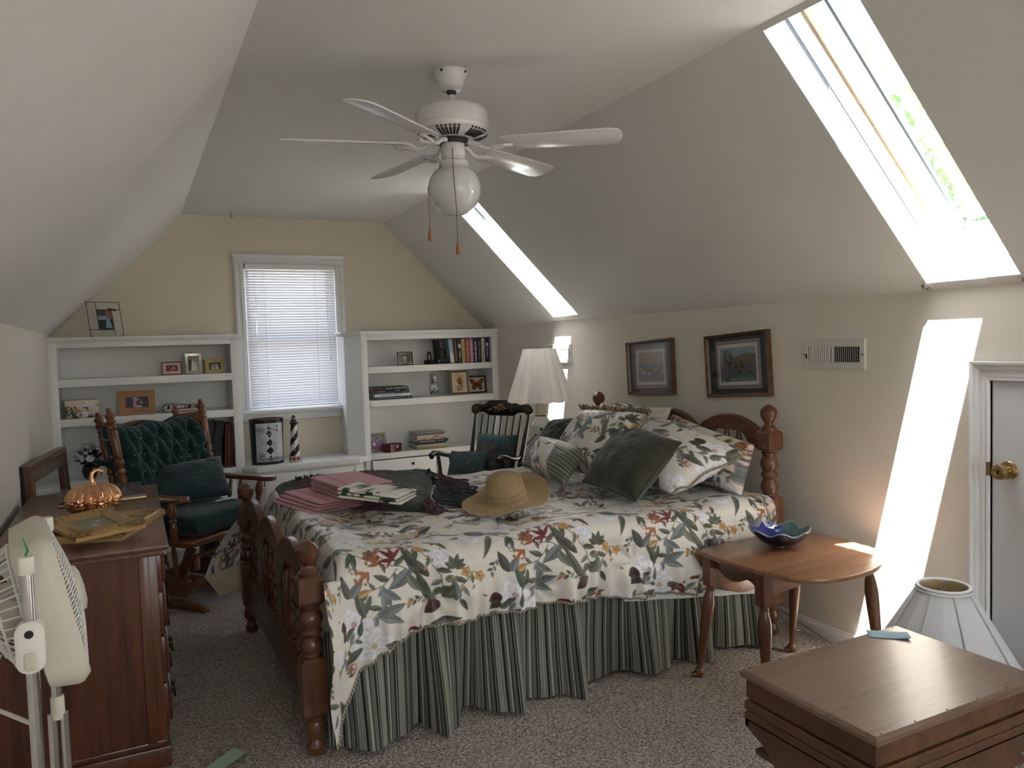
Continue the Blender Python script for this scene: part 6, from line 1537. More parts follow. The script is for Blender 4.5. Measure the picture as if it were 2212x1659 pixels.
for y0_ in (.112,.172): cv.poly([(.093+.004,y0_),(.110+.006*(y0_>.15),y0_+.020),(.1125+.005*(y0_>.15),y0_+.04),(.098,y0_+.062),(.068-.002*(y0_>.15),y0_+.034)],(30,32,46))
cv.poly([(.098,.236),(.121,.268),(.122,.277),(.075,.277)],(30,32,46)); cv.line([(.073,.09),(.063,.275)],.0014,N_); cv.line([(.109,.09),(.124,.275)],.0014,N_)
cv.rect(.070,.076,.112,.082,(40,42,56)); cv.rect(.076,.060,.106,.076,(34,36,50)); cv.rect(.078,.040,.103,.060,(150,154,164)); 
for x in (.080,.088,.096,.102): cv.line([(x,.04),(x,.06)],.0012,N_)
cv.poly([(.076,.040),(.105,.040),(.091,.022)],(34,40,52)); cv.line([(.091,.024),(.091,.012)],.002,N_)
cv.ell(.150,.024,.009,.009,(70,150,96)); cv.ell(.150,.053,.005,.007,(50,60,86)); cv.line([(.138,.053),(.164,.053)],.0012,(90,96,120)); cv.line([(.150,.04),(.150,.07)],.0012,(90,96,120))
cv.poly([(.012,.232),(.028,.218),(.046,.222),(.058,.236),(.056,.250),(.014,.252)],(170,172,180)); cv.line([(.010,.234),(.028,.217),(.058,.232)],.0026,N_)
for x in (.022,.036,.048): cv.rect(x-.003,.238,x+.003,.250,N_)
for i in range(160): cv.ell(random.random()*.19,.255+.03*random.random()*(.4+.6*random.random()),.004+.005*random.random(),.0022,[(60,66,90),(110,118,146),(180,184,196)][i%3],ang=random.random())
for k in range(7): cv.line([(.135+.005*k,.236),(.138+.005*k,.236)],.0014,(70,74,90))
panel('chart_print',cv,wb,Matrix.Translation((.012,0,.165)),nx=170,mat_=painted('print_glazed',.3,coat=.15),curve=lambda P: np.stack([P[...,0],-(.0735+.008*((P[...,2]+.16)/.335))*np.sqrt(np.clip(1-((P[...,0]+.012)/(.115+.01*((P[...,2]+.16)/.335)))**2,0,1))-.0012,P[...,2]],-1))
lh = thing('lighthouse_figurine','black and white spiral striped lighthouse figurine on the window bench','ornament',(1.079,5.90,BZ))
a = np.linspace(0,2*PI,97); t = np.linspace(0,1,120); Aa,Tt = np.meshgrid(a,t,indexing='ij'); rr = .0375-.0155*Tt; zz = .042+.24*Tt
sp_ = ((Aa/(2*PI)*2-Tt*2.35+.15)%1)<.5
gridobj('tower',np.stack([rr*np.cos(Aa),rr*np.sin(Aa),zz],-1),painted('figurine_paint',.35),lh,np.where(sp_[...,None],np.array(srgb(22,22,24)[:3]),np.array(srgb(222,222,224)[:3])))
m = MB(); m.lathe([(.052,0),(.05,.006),(.044,.008),(.043,.042),(.046,.046),(.001,.047)],8); obj('base',m,mat('figurine_stone',(190,176,164),.6),lh,smooth=10)
m = MB()
for k in range(8):
    q = (k+.5)*PI/4; m.M = Matrix.Rotation(q,4,'Z'); m.box(.0385,-.010,.014,.0408,.010,.036)
obj('red_panel',m,mat('figurine_red',(120,38,40),.6),lh,smooth=0)
m = MB(); m.lathe([(.022,.278),(.030,.292),(.034,.296),(.034,.300),(.022,.302),(.020,.318),(.016,.319),(.001,.32)],20); obj('gallery',m,BLACK,lh)
m = MB(); m.lathe([(.013,.318),(.013,.336)],12); obj('lantern',m,mat('lantern_amber',(150,110,70),.4),lh)
m = MB(); m.lathe([(.017,.335),(.016,.339),(.008,.347),(.003,.352),(.001,.357)],14); obj('cap',m,BLACK,lh)
m = MB()
for z_ in (.09,.14,.19,.25): m.box(-.011,-.0385+(z_-.042)*.062,z_-.006,-.004,-.030,z_+.006)
obj('tower_window',m,mat('figurine_grey',(130,130,132),.5),lh,smooth=0)

# ------------------------------------------------------------------ shelf contents: right, top shelf
r,M = standing('framed_photo','small black and gold rope frame with a portrait on the right top shelf','picture frame',2.006,5.985,SH[1],.132,.108,.012,9,.1)
frameM(r,M,.13,.108,.005,.010,BLACK)
cvf = Cv(.122,.10,1300,(22,20,22)); 
def ropeb(c,x0_,y0_,x1_,y1_):
    n = int(max(abs(x1_-x0_),abs(y1_-y0_))/.008)
    for i in range(n+1):
        f = i/max(n,1); x,y = x0_+(x1_-x0_)*f,y0_+(y1_-y0_)*f; c.ell(x,y,.0052,.0022,(206,178,110),ang=-.7)
ropeb(cvf,.006,.007,.116,.007); ropeb(cvf,.006,.093,.116,.093); ropeb(cvf,.006,.007,.006,.093); ropeb(cvf,.116,.007,.116,.093)
cvf.ell(.058,.045,.011,.017,(176,156,140)); cvf.ell(.058,.084,.03,.022,(50,48,60)); cvf.line([(.058,.064),(.058,.08)],.006,(200,196,190)); cvf.ell(.058,.028,.012,.006,(40,34,32))
picM(r,M,cvf); backM(r,M,.12,.10)
M_IRON = mat('cast_iron',(28,28,29),.55,.3,var=.2,vs=40,bmp=.2,bs=80)
def sadiron(x,y,w,d,h,lab,wide,rz):
    r = thing('sad_iron',lab,'iron',(x,y,SH[1]+.0004),rz,'antique irons')
    m = MB(); out = [(-w/2,d*.3),(-w/2,-.0),(-w*.32,-d*.5),(0,-d*.7),(w*.32,-d*.5),(w/2,0),(w/2,d*.3)] if not wide else [(-w/2,d*.3),(-w/2,-d*.3),(w/2,-d*.3),(w/2,d*.3)]
    m.prism(out,h*.36); obj('sole',m,M_IRON,r,bevel=.004)
    m = MB(); b_ = h*.36; ww = w*.22 if not wide else w*.3
    m.tube([(-ww,0,b_-.004),(-ww,0,h*.72),(-ww*.8,0,h*.92),(0,0,h),(ww*.8,0,h*.92),(ww,0,h*.72),(ww*(1 if not wide else .8),0,b_-.004)],[.006,.0065,.009,.010,.009,.0065,.006],10); obj('handle',m,M_IRON,r); return r
sadiron(2.212,5.985,.070,.10,.096,'small cast iron antique iron beside the portrait frame',False,.15)
r = sadiron(2.315,5.965,.112,.085,.118,'larger cast iron antique iron in front of the row of books',True,.05)
m = MB(); m.sphere((-.035,-.027,.022),.009,10,6,(1,.3,1)); obj('price_dot',m,mat('green_dot',(60,150,100),.6),r)
# row of paperbacks, spines out
bk = [((38,36,34),(150,140,120),.050,.200,4.5,'leaning black book with speckled spine at the left end of the row'),
 ((150,184,196),(226,226,222),.036,.206,4.5,'pale blue and white book with a beach on its spine'),((88,34,40),(170,110,100),.036,.205,3.2,'maroon book with gilt lettering'),
 ((30,66,58),(220,214,200),.036,.204,2.2,'dark green book with a white oval on its spine'),((206,182,134),(120,70,40),.031,.204,1.8,'tan book with brown script'),
 ((166,96,70),(206,160,120),.035,.205,1.6,'terracotta book with pale script'),((176,120,146),(220,190,206),.034,.205,1.2,'mauve book with pale script'),
 ((38,40,98),(216,214,220),.034,.205,1.,'royal blue book with bold white script'),((30,32,34),(130,120,96),.033,.206,.7,'black book with small gold lettering'),
 ((198,190,172),(120,110,96),.034,.206,.6,'cream book with grey lettering'),((44,28,56),(206,196,206),.035,.206,.5,'dark purple book with a white cameo at the right end of the row')]
x = 2.345
for i,(c_,s_,w_,h_,ln,lab) in enumerate(bk):
    xs = 2.342+(.0385 if i else 0)+.0355*max(0,i-1) if i else 2.318
    bands = {0:[(.06+.11*k,.11+.11*k,.15+.1*(k%3),.5+.14*(k%3)) for k in range(8)],1:[(.02,.38,.05,.95),(.40,.46,.3,.7)],3:[(.62,.78,.15,.85),(.2,.5,.42,.58)],10:[(.66,.8,.2,.8),(.2,.58,.42,.58)]}.get(i,[(.08,.58,.40,.60)]+[(.64+.05*k,.66+.05*k,.25,.75) for k in range(5)])
    if i in (5,6,7): bands = [(.06+.075*k,.11+.075*k,.25+.08*(k%3),.62+.08*((k+1)%3)) for k in range(11)]
    book('book',lab,w_-.002,h_-.004,.15,c_,xs,5.935 if i else 5.99,SH[1],-ln,group='books standing on the top right shelf',spine=s_,bands=bands)
# middle shelf: flat stack
def flatbook(name, label, x, y, z, w, d, h, col, rz=0, group=None, paper=(200,196,188), spine=None, soft=False, text=None, tcol=(220,220,220), tx=0):
    """lying book, spine towards -y"""
    r = thing(name,label,'book' if not soft else 'magazine',(x,y,z+.0003),rz,group); mt = mat('book_%d_%d_%d'%col,col,.45,var=.06,vs=20); m = MB(); t_ = .002 if not soft else .0008
    m.box(-w/2,-d/2,0,w/2,d/2,t_); m.box(-w/2,-d/2,h-t_,w/2,d/2,h)
    m.rings([[(x_,-d/2-.0025*sin(q*PI/5),h/2-h/2*cos(q*PI/5)) for q in range(6)]+[(x_,-d/2+.002,h),(x_,-d/2+.002,0)] for x_ in (-w/2,w/2)])
    obj('cover',m,mt,r,smooth=30)
    m = MB(); m.box(-w/2+.003,-d/2+.003,t_,w/2-.003,d/2-.003,h-t_); obj('pages',m,mat('book_pages_%d'%paper[0],paper,.85,var=.06,vs=300),r,smooth=0)
    if text:
        cu = bpy.data.curves.new('t','FONT'); cu.body = text; cu.size = h*.62; cu.extrude = .0003; cu.align_x = 'LEFT'; cu.align_y = 'CENTER'
        to = bpy.data.objects.new('t',cu); COL.objects.link(to); dg = bpy.context.evaluated_depsgraph_get(); dg.update(); me = bpy.data.meshes.new_from_object(to.evaluated_get(dg)); bpy.data.objects.remove(to); bpy.data.curves.remove(cu)
        o = bpy.data.objects.new('spine_lettering',me); COL.objects.link(o); o.parent = r; me.materials.clear(); me.materials.append(mat('ink_%d_%d_%d'%tcol,tcol,.6)); o.rotation_euler = (PI/2,0,0); o.location = (-w/2+tx,-d/2-.0029,h/2)
    if spine:
        m = MB()
        for x0_,x1_,z0_,z1_ in spine[1]: m.box(-w/2+w*x0_,-d/2-.0034,h*z0_,-w/2+w*x1_,-d/2-.0005,h*z1_)
        obj('spine_print',m,mat('spine_%d_%d_%d'%spine[0],spine[0],.5),r,smooth=0)
    return r
z = SH[2]
for (h,w,col,txt,tc,lab,dx,tx,sp) in ((.021,.31,(44,50,64),None,(0,0,0),'lowest, dark slate book of the flat stack on the middle right shelf',.010,.03,((130,136,150),[(.05,.8,.35,.6),(.88,.96,.3,.7)])),(.022,.30,(214,214,216),None,(0,0,0),'white book second from the bottom of the middle shelf stack',.004,.03,((150,150,156),[(.15,.75,.35,.6)])),
        (.014,.288,(34,44,92),None,(0,0,0),'navy book in the middle of the flat middle shelf stack',0,.03,((140,146,170),[(.05,.55,.35,.65),(.8,.9,.3,.7)])),(.015,.288,(32,34,38),None,(0,0,0),'thin charcoal book second from the top of the middle shelf stack',0,.02,((140,140,140),[(.08,.3,.3,.6),(.6,.72,.3,.7),(.9,.97,.3,.7)])),(.024,.285,(26,24,26),'THE BEST SINGING MOMENTS',(214,210,206),'black hardback on top of the flat middle shelf stack',-.004,.092,((110,30,36),[(.02,.28,.2,.8)]))):
    flatbook('book',lab,1.862+dx,6.02,z,w,.20,h,col,0,'books stacked flat on the middle right shelf',text=txt,tcol=tc,tx=tx,spine=sp); z += h+.0007
# etched glass carafe
cf = thing('glass_carafe','clear etched glass carafe with tumbler lid on the middle right shelf','carafe',(2.248,5.99,SH[2]+.0005)); M_GL = panemat('clear_glass',.10)
m = MB(); pr_ = [(.034,.0),(.036,.002),(.046,.06),(.049,.085),(.044,.10),(.028,.115),(.022,.13),(.023,.165),(.0215,.165),(.0205,.13),(.0265,.113),(.0425,.099),(.0472,.085),(.0442,.06),(.0342,.005),(.001,.0045)]; m.lathe(pr_,32); obj('carafe_body',m,M_GL,cf)
m = MB(); m.lathe([(.036,.110),(.039,.150),(.036,.178),(.030,.184),(.001,.185),(.001,.183),(.029,.182),(.0345,.176),(.0374,.150),(.0345,.110)],28); obj('tumbler_lid',m,M_GL,cf)
m = MB()
for k in range(4):
    q = -PI/2-.26+(k-1.5)*.42; 
    for j in range(1):
        m.M = Matrix.Rotation(q+.05*j,4,'Z') @ Matrix.Translation((.0455,0,.012+.01*j)) @ Matrix.Rotation(.08,4,'Y'); m.grid(np.array([[(.0007+.010*u_-.004*u_*u_,.006*v_*sin(PI*min(u_+.05,.97))+.006*u_*(-1)**k,.042*u_) for v_ in (-1,0,1)] for u_ in (0,.25,.5,.75,1)]))
obj('etched_leaves',m,mat('etched_green',(60,84,62),.5,var=.3,vs=60),cf)
m = MB(); m.M = Matrix.Rotation(-1.1,4,'Z') @ Matrix.Translation((.0488,0,.082)); m.box(-.0005,-.008,-.005,.0008,.008,.005); obj('price_tag',m,mat('green_dot',(60,150,100),.6),cf,smooth=0)
# needlework pictures
r,M = standing('needlework_picture','framed needlework of orange flowers in a basket on the middle right shelf','picture',2.469,5.965,SH[2],.168,.205,.012,7,0)
cvf = Cv(.156,.19,1300,(206,194,170)); cvf.rect(0,0,.156,.19,(44,28,24)); cvf.rect(.010,.010,.146,.18,(210,198,174))
cvf.poly([(.052,.125),(.104,.122),(.100,.162),(.058,.165)],(176,150,104)); cvf.line([(.052,.125),(.104,.122),(.100,.162),(.058,.165),(.052,.125)],.002,(80,56,40)); cvf.line([(.07,.124),(.074,.164)],.0016,(110,84,60)); cvf.line([(.036,.162),(.06,.166)],.002,(90,70,50))
for i in range(30):
    x,y = .08+random.gauss(0,.020),.09+random.gauss(0,.022); cvf.leaf(.08,.11,math.hypot(x-.08,y-.11),.006,math.atan2(y-.11,x-.08),(92,84,50))
for x,y,s in ((.075,.07,.016),(.092,.085,.014),(.068,.092,.013),(.098,.108,.012),(.086,.056,.011),(.06,.075,.010)): cvf.petals(x,y,s,6,(196,92,40),(210,120,54),(120,50,30),x*90,.8)
for x,y in ((.05,.03),(.06,.022),(.072,.036),(.11,.045),(.118,.09),(.046,.055),(.112,.13)): cvf.line([(.08,.10),((x+.08)/2+.004,(y+.1)/2),(x,y)],.0016,(70,62,40)); cvf.ell(x,y,.004,.003,(90,50,36))
frameM(r,M,.168,.205,.008,.014,mat('frame_tan',(176,150,116),.5)); picM(r,M,cvf,.004,painted('needlework',.9),'needlework',150); backM(r,M,.16,.2)
m = MB(); m.M = M; m.sphere((-.083,.075,.008),.007,8,6,(.6,1,.4)); obj('price_dot',m,mat('green_dot',(60,150,100),.6),r)
r,M = standing('needlework_picture','framed needlework of an orange butterfly behind the flower basket picture','picture',2.652,6.03,SH[2],.172,.146,.012,7,0)
cvf = Cv(.152,.126,1300,(208,200,184)); OB=(176,92,44); cvf.line([(.078,.03),(.064,.012),(.05,.008)],.0012,(60,44,34)); cvf.line([(.080,.03),(.094,.012),(.106,.010)],.0012,(60,44,34))
for s_ in (-1,1):
    cxx = .079; 
    cvf.poly([(cxx,.045),(cxx+s_*.03,.02),(cxx+s_*.062,.010),(cxx+s_*.066,.022),(cxx+s_*.054,.05),(cxx+s_*.03,.066),(cxx,.064)],(44,28,22)); cvf.poly([(cxx+s_*.003,.048),(cxx+s_*.03,.026),(cxx+s_*.052,.02),(cxx+s_*.046,.046),(cxx+s_*.026,.060),(cxx+s_*.003,.060)],OB)
    cvf.poly([(cxx,.062),(cxx+s_*.034,.062),(cxx+s_*.052,.080),(cxx+s_*.042,.106),(cxx+s_*.022,.108),(cxx,.082)],(44,28,22)); cvf.poly([(cxx+s_*.003,.066),(cxx+s_*.032,.067),(cxx+s_*.044,.082),(cxx+s_*.036,.1),(cxx+s_*.021,.101),(cxx+s_*.003,.08)],(168,84,40))
    for a_ in (-.6,-.3,.0,.35,.7,1.0): cvf.line([(cxx,.062),(cxx+s_*.045*cos(a_),.062+.045*sin(a_))],.0014,(50,30,22))
    for k in range(4): cvf.ell(cxx+s_*(.058+.001*k),.016+.008*k,.0016,.0016,(210,204,190))
cvf.ell(.079,.06,.0035,.022,(34,24,22))
frameM(r,M,.172,.146,.012,.016,mat('frame_black_brown',(36,26,24),.4)); picM(r,M,cvf,.004,painted('needlework',.9),'needlework',150); backM(r,M,.165,.14)
m = MB(); m.M = M; m.sphere((.082,-.055,.012),.006,8,6,(.6,1,.4)); obj('price_dot',m,mat('green_dot',(60,150,100),.6),r)
# bottom shelf
r,M = standing('framed_photo','pewter frame with a mother and baby photo on the right bottom shelf','picture frame',1.748,6.02,SH[3],.17,.15,.012,12,.08)
frameM(r,M,.17,.15,.026,.014,mat('pewter_frame',(128,116,98),.4,.4,var=.3,vs=60)); backM(r,M,.16,.14)
cv = Cv(.12,.10,1200,(96,100,140)); cv.rect(0,0,.12,.035,(140,146,160)); cv.ell(.074,.062,.034,.034,(140,112,142)); cv.ell(.070,.028,.015,.018,(60,44,44)); cv.ell(.071,.032,.010,.013,(186,150,136)); cv.ell(.042,.062,.014,.018,(206,196,200)); cv.ell(.042,.046,.008,.009,(186,150,136)); cv.ell(.06,.092,.05,.016,(120,90,120)); picM(r,M,cv)
rbx = thing('keepsake_box','small dark red lacquer box with a metal clasp on the right bottom shelf','box',(1.858,5.965,SH[3]+.0005),.42); M_RL = mat('red_lacquer',(82,22,28),.3,var=.06)
m = MB(); m.box(-.06,-.05,0,.06,.05,.044); obj('box_body',m,M_RL,rbx,bevel=.002); m = MB(); m.box(-.061,-.051,.0445,.061,.051,.066); m.box(-.045,-.036,.065,.045,.036,.068); obj('box_lid',m,M_RL,rbx,bevel=.002)
m = MB(); m.box(.004,-.054,.034,.026,-.050,.042); m.box(.004,-.0545,.047,.026,-.051,.056); obj('clasp',m,mat('clasp_silver',(180,176,170),.3,.8),rbx,bevel=.001)
m = MB(); m.M = Matrix.Translation((1.978,5.955,SH[3]+.0005)) @ Matrix.Rotation(.3,4,'Z'); m.grid(np.array([[(-.024+.048*u_,.010*v_*sin(PI*min(u_+.06,.97)),.005+.008*abs(u_-.5)-.004*v_*v_+.0005) for v_ in (-1,-.5,0,.5,1)] for u_ in [k/8 for k in range(9)]])); o = obj('leaf_trinket',m,mat('olive_brass',(104,96,62),.4,.6)); tag(o,'little brass leaf trinket between the red box and the magazines','ornament'); o.modifiers.new('t','SOLIDIFY').thickness = .0015
z = SH[3]
for (h,w,d,col,txt,tc,tx,lab,dx,sp,soft) in ((.017,.268,.21,(176,148,84),None,0,0,'lowest, gold spined book of the pile on the right bottom shelf',.006,((120,92,40),[(.05,.9,.4,.6)]),False),(.021,.262,.21,(150,150,150),None,0,0,'grey book second from the bottom of the magazine pile',0,((186,186,186),[(.1,.85,.4,.65)]),False),(.011,.258,.20,(24,22,24),None,0,0,'thin black book under the larger black one in the magazine pile',-.004,None,False),
        (.022,.268,.21,(20,20,22),'x MELL',(196,192,190),.03,'black book with pale lettering in the middle of the magazine pile',.008,None,False),(.019,.24,.2,(190,164,150),None,0,0,'pinkish photo spined book above the black one in the magazine pile',-.008,((170,124,104),[(.2,.32,.1,.9),(.5,.62,.1,.9),(.82,.98,.1,.9)]),True),(.011,.24,.2,(206,202,186),None,0,0,'cream magazine with a green bar near the top of the pile',-.006,((130,138,86),[(.58,.78,.1,.9)]),True),(.010,.236,.2,(176,170,160),None,0,0,'beige magazine second from the top of the pile',-.006,None,True),(.009,.236,.2,(74,70,66),None,0,0,'dark magazine near the top of the pile',-.006,None,True),(.007,.25,.205,(158,154,148),None,0,0,'warm grey magazine on top of the pile',-.004,None,True)):
    flatbook('book' if not soft else 'magazine',lab,2.19+dx,6.03,z,w,d,h,col,-.02+.01*random.random(),'books and magazines piled on the right bottom shelf',text=None if txt is None or 'MELL' in (txt or '') else txt,spine=sp if txt is None else ((150,146,144),[(.08,.58,.3,.7),(.66,.84,.4,.62)]),soft=soft); z += h+.0007
# ================================================================== ceiling fan
M_FW = mat('fan_white',(218,219,220),.25,var=.01,coat=.3)
cfx,cfy = 1.137,2.733
cfan = thing('ceiling_fan','white five blade ceiling fan with a milk glass globe hanging over the bed','ceiling fan',(cfx,cfy,ZC))
def fp(name, fn, mt=M_FW, par=None, **k):
    m = MB(); m.M = Matrix.Translation((0,0,-ZC)); fn(m); return obj(name, m, mt, par or cfan, **k)
fp('canopy', lambda m: m.lathe([(.066,2.4295),(.067,2.425),(.064,2.412),(.050,2.385),(.046,2.372),(.036,2.360),(.012,2.356)],36), smooth=45)
fp('canopy_screw', lambda m: [m.sphere((.066*cos(q),.066*sin(q),2.418),.005,8,6) for q in (-2.5,.1,1.6,-1.0)], mat('screw_dark',(60,58,54),.4,.8))
fp('hanger_ball', lambda m: m.sphere((0,0,2.358),.02,14,8), BLACK)
fp('downrod', lambda m: m.lathe([(.0125,2.29),(.0125,2.36)],18))
fp('motor_housing', lambda m: m.lathe([(.02,2.312),(.03,2.305),(.06,2.300),(.115,2.293),(.132,2.283),(.139,2.270),(.1395,2.225),(.137,2.222),(.137,2.219),(.1385,2.217),(.136,2.204),(.12,2.190),(.075,2.178),(.04,2.178)],56), smooth=35)
def vents(m):
    for g in range(6):
        for k in range(6):
            q = g*PI/3+(k-2.5)*.125; m.M = Matrix.Translation((0,0,-ZC)) @ Matrix.Rotation(q,4,'Z'); 
            m.hexa([(.082,-.0035,2.1765),(.123,-.0045,2.189),(.123,.0045,2.189),(.082,.0035,2.1765),(.082,-.0035,2.182),(.123,-.0045,2.195),(.123,.0045,2.195),(.082,.0035,2.182)])
            m.box(.1265,-.004,2.194,.1315,.004,2.2005)
    m.M = Matrix.Translation((0,0,-ZC))
fp('vent_slots', vents, mat('vent_dark',(38,38,38),.6), smooth=0)
fp('flywheel', lambda m: m.lathe([(.058,2.178),(.060,2.170),(.058,2.160),(.03,2.158)],32), mat('vent_dark',(38,38,38),.6))
fp('switch_housing', lambda m: m.lathe([(.03,2.165),(.044,2.160),(.0455,2.15),(.0455,2.118),(.043,2.112),(.045,2.106),(.046,2.100),(.04,2.094)],32), smooth=35)
def fit(m):
    m.lathe([(.05,2.098),(.054,2.096),(.0545,2.076),(.051,2.072),(.045,2.073)],36)
    for k in range(36):
        q = 2*PI*k/36
        for z,s_ in ((2.091,1),(2.081,-1)): m.tube([(.0548*cos(q),.0548*sin(q),z),(.0552*cos(q+.10),.0552*sin(q+.10),z+.004*s_)],.0016,5)
fp('globe_fitter', fit, smooth=35)
mg, nt, b = newmat('milk_glass'); b.inputs['Base Color'].default_value = srgb(214,217,218); b.inputs['Roughness'].default_value = .12; b.inputs['Subsurface Weight'].default_value = .3; b.inputs['Subsurface Radius'].default_value = (.05,.05,.05); b.inputs['Coat Weight'].default_value = .5
fp('globe', lambda m: m.lathe([(.046,2.082),(.05,2.075),(.066,2.064)]+[(.1*sin(q),1.992-.1*cos(q)*-1 if 0 else 1.992+.1*cos(q)) for q in [rad(44+ (180-44)*k/22) for k in range(1,23)]],48), mg, smooth=60)
for ang,pitch in ((-33,-12),(27,-12),(99,-12),(168,-12),(219,-12)):
    R3 = Matrix.Translation((0,0,-ZC)) @ Matrix.Rotation(rad(ang),4,'Z')
    m = MB(); m.M = R3                      # ornate blade iron
    m.tube([(.05,0,2.168),(.09,0,2.158),(.12,0,2.140),(.15,0,2.138)],[.010,.009,.008,.008],10)
    for s_ in (-1,1): m.tube([(.14,0,2.139),(.165,.028*s_,2.143+.004*s_),(.195,.034*s_,2.145+.007*s_),(.215,.018*s_,2.147+.004*s_),(.225,0,2.148)],[.006,.007,.006,.005,.004],8)
    m.tube([(.15,0,2.138),(.19,0,2.144),(.225,0,2.148)],[.007,.006,.004],8)
    for x,y in ((.165,.0),(.19,.026),(.19,-.026),(.215,0)): m.sphere((x,y,2.144+.006*(y>0)-.004*(y<0)),.007,8,6)
    ir = obj('blade_iron',m,M_FW,cfan)
    m = MB(); m.M = R3 @ Matrix.Translation((0,0,2.153)) @ Matrix.Rotation(rad(pitch),4,'X')
    out = [(.18,-.044),(.20,-.052),(.58,-.062),(.618,-.052),(.632,-.03),(.636,0),(.632,.03),(.618,.052),(.58,.062),(.20,.052),(.18,.044)]
    m.prism(out,.006); obj('blade',m,M_FW,cfan,bevel=.002)
M_CH = mat('bead_chain',(96,86,70),.35,.8); M_PULL = wood('pull_wood',(130,72,34),(170,104,56),.35,'z')
def pull(name, pts, zend):
    m = MB(); m.M = Matrix.Translation((0,0,-ZC)); q = resamp(np.array(pts+[(pts[-1][0],pts[-1][1],zend+.048)]),.0055)
    for p in q: m.sphere(tuple(p),.0022,6,4)
    for a_,b_ in zip(q[:-1],q[1:]): m.tube([tuple(a_),tuple(b_)],.0008,4,False)
    c = obj(name,m,M_CH,cfan); m = MB(); m.M = Matrix.Translation((pts[-1][0],pts[-1][1],-ZC)); m.lathe([(.001,zend),(.007,zend+.003),(.009,zend+.012),(.0085,zend+.02),(.005,zend+.038),(.003,zend+.048),(.001,zend+.05)],14); obj('pull_knob',m,M_PULL,c)
d_r = Vector((cos(YAW),-sin(YAW),0)); d_f = Vector((sin(YAW),cos(YAW),0))
pull('pull_chain',[tuple(-d_f*.046+Vector((0,0,2.135))),tuple(-d_f*.075+d_r*.002+Vector((0,0,2.09))),tuple(-d_f*.110+d_r*.006+Vector((0,0,2.01))),tuple(-d_f*.108+d_r*.012+Vector((0,0,1.9)))],1.732)
pull('pull_chain',[tuple(-d_r*.030-d_f*.035+Vector((0,0,2.10))),tuple(-d_r*.058-d_f*.03+Vector((0,0,2.06))),tuple(-d_r*.098-d_f*.03+Vector((0,0,1.995))),tuple(-d_r*.097-d_f*.02+Vector((0,0,1.9)))],1.795)
# ceiling hook
m = MB(); m.tube([(.722,6.05,2.4305),(.722,6.05,2.418),(.728,6.045,2.408),(.730,6.04,2.398),(.722,6.036,2.392),(.714,6.035,2.396)],.0022,6); o = obj('ceiling_hook',m,BLACK); tag(o,'small black screw hook in the ceiling near the far wall','hook')

# ================================================================== right wall: registers and duck prints
M_REG = mat('register_white',(206,205,198),.4,var=.02)
def register(label, y0, y1, z0, z1):
    r = thing('air_vent',label,'vent',(XR,(y0+y1)/2,(z0+z1)/2)); W_,H_ = y1-y0,z1-z0
    m = MB(); rs = []   # local: y along the wall, z up, -x into the room
    for i,x in ((0,0),(0,-.006),(.004,-.010),(.030,-.010),(.034,-.006),(.034,-.001)): rs.append([(x,-W_/2+i*.9,-H_/2+i),(x,W_/2-i*.9,-H_/2+i),(x,W_/2-i*.9,H_/2-i),(x,-W_/2+i*.9,H_/2-i)])
    m.rings(rs,True,False); fr = obj('frame',m,M_REG,r,smooth=25)
    m = MB(); m.box(-.001,-W_/2+.03,-H_/2+.03,-.0003,W_/2-.03,H_/2-.03); obj('duct',m,BLACK,r,smooth=0)
    m = MB(); m.box(-.010,-.006,-H_/2+.03,-.002,.006,H_/2-.03); obj('centre_bar',m,M_REG,r,smooth=0)
    m = MB(); n = 11
    for s_ in (-1,1):
        for k in range(n):
            y = s_*(.012+(W_/2-.048)*(k+.5)/n); t_ = -.55*s_; dx,dy = .0045*cos(t_),.0045*sin(t_)
            m.hexa([(-.006-dx,y-dy-.0008,-H_/2+.03),(-.006-dx,y-dy+.0008,-H_/2+.03),(-.006+dx,y+dy+.0008,-H_/2+.03),(-.006+dx,y+dy-.0008,-H_/2+.03),(-.006-dx,y-dy-.0008,H_/2-.03),(-.006-dx,y-dy+.0008,H_/2-.03),(-.006+dx,y+dy+.0008,H_/2-.03),(-.006+dx,y+dy-.0008,H_/2-.03)])
    obj('louvres',m,M_REG,r,smooth=0)
    m = MB()
    for k in range(6): m.box(-.003,-W_/2+.03,-H_/2+.034+k*(H_-.066)/6,-.0018,W_/2-.03,-H_/2+.040+k*(H_-.066)/6)
    obj('damper',m,mat('damper_grey',(92,90,84),.5),r,smooth=0)
    for s_ in (-1,1):
        m = MB(); m.sphere((-.0105,s_*(W_/2-.013),0),.005,10,6,(.4,1,1)); obj('screw',m,STEEL,r)
    m = MB(); m.box(-.016,W_/2-.026,-.018,-.009,W_/2-.0235,.004); obj('lever',m,BLACK,r,smooth=0)
register('white wall register with louvres right of the duck prints',2.253,2.589,1.240,1.376)
register('white wall register half hidden behind the pleated lamp shade',4.676,5.012,1.250,1.385)
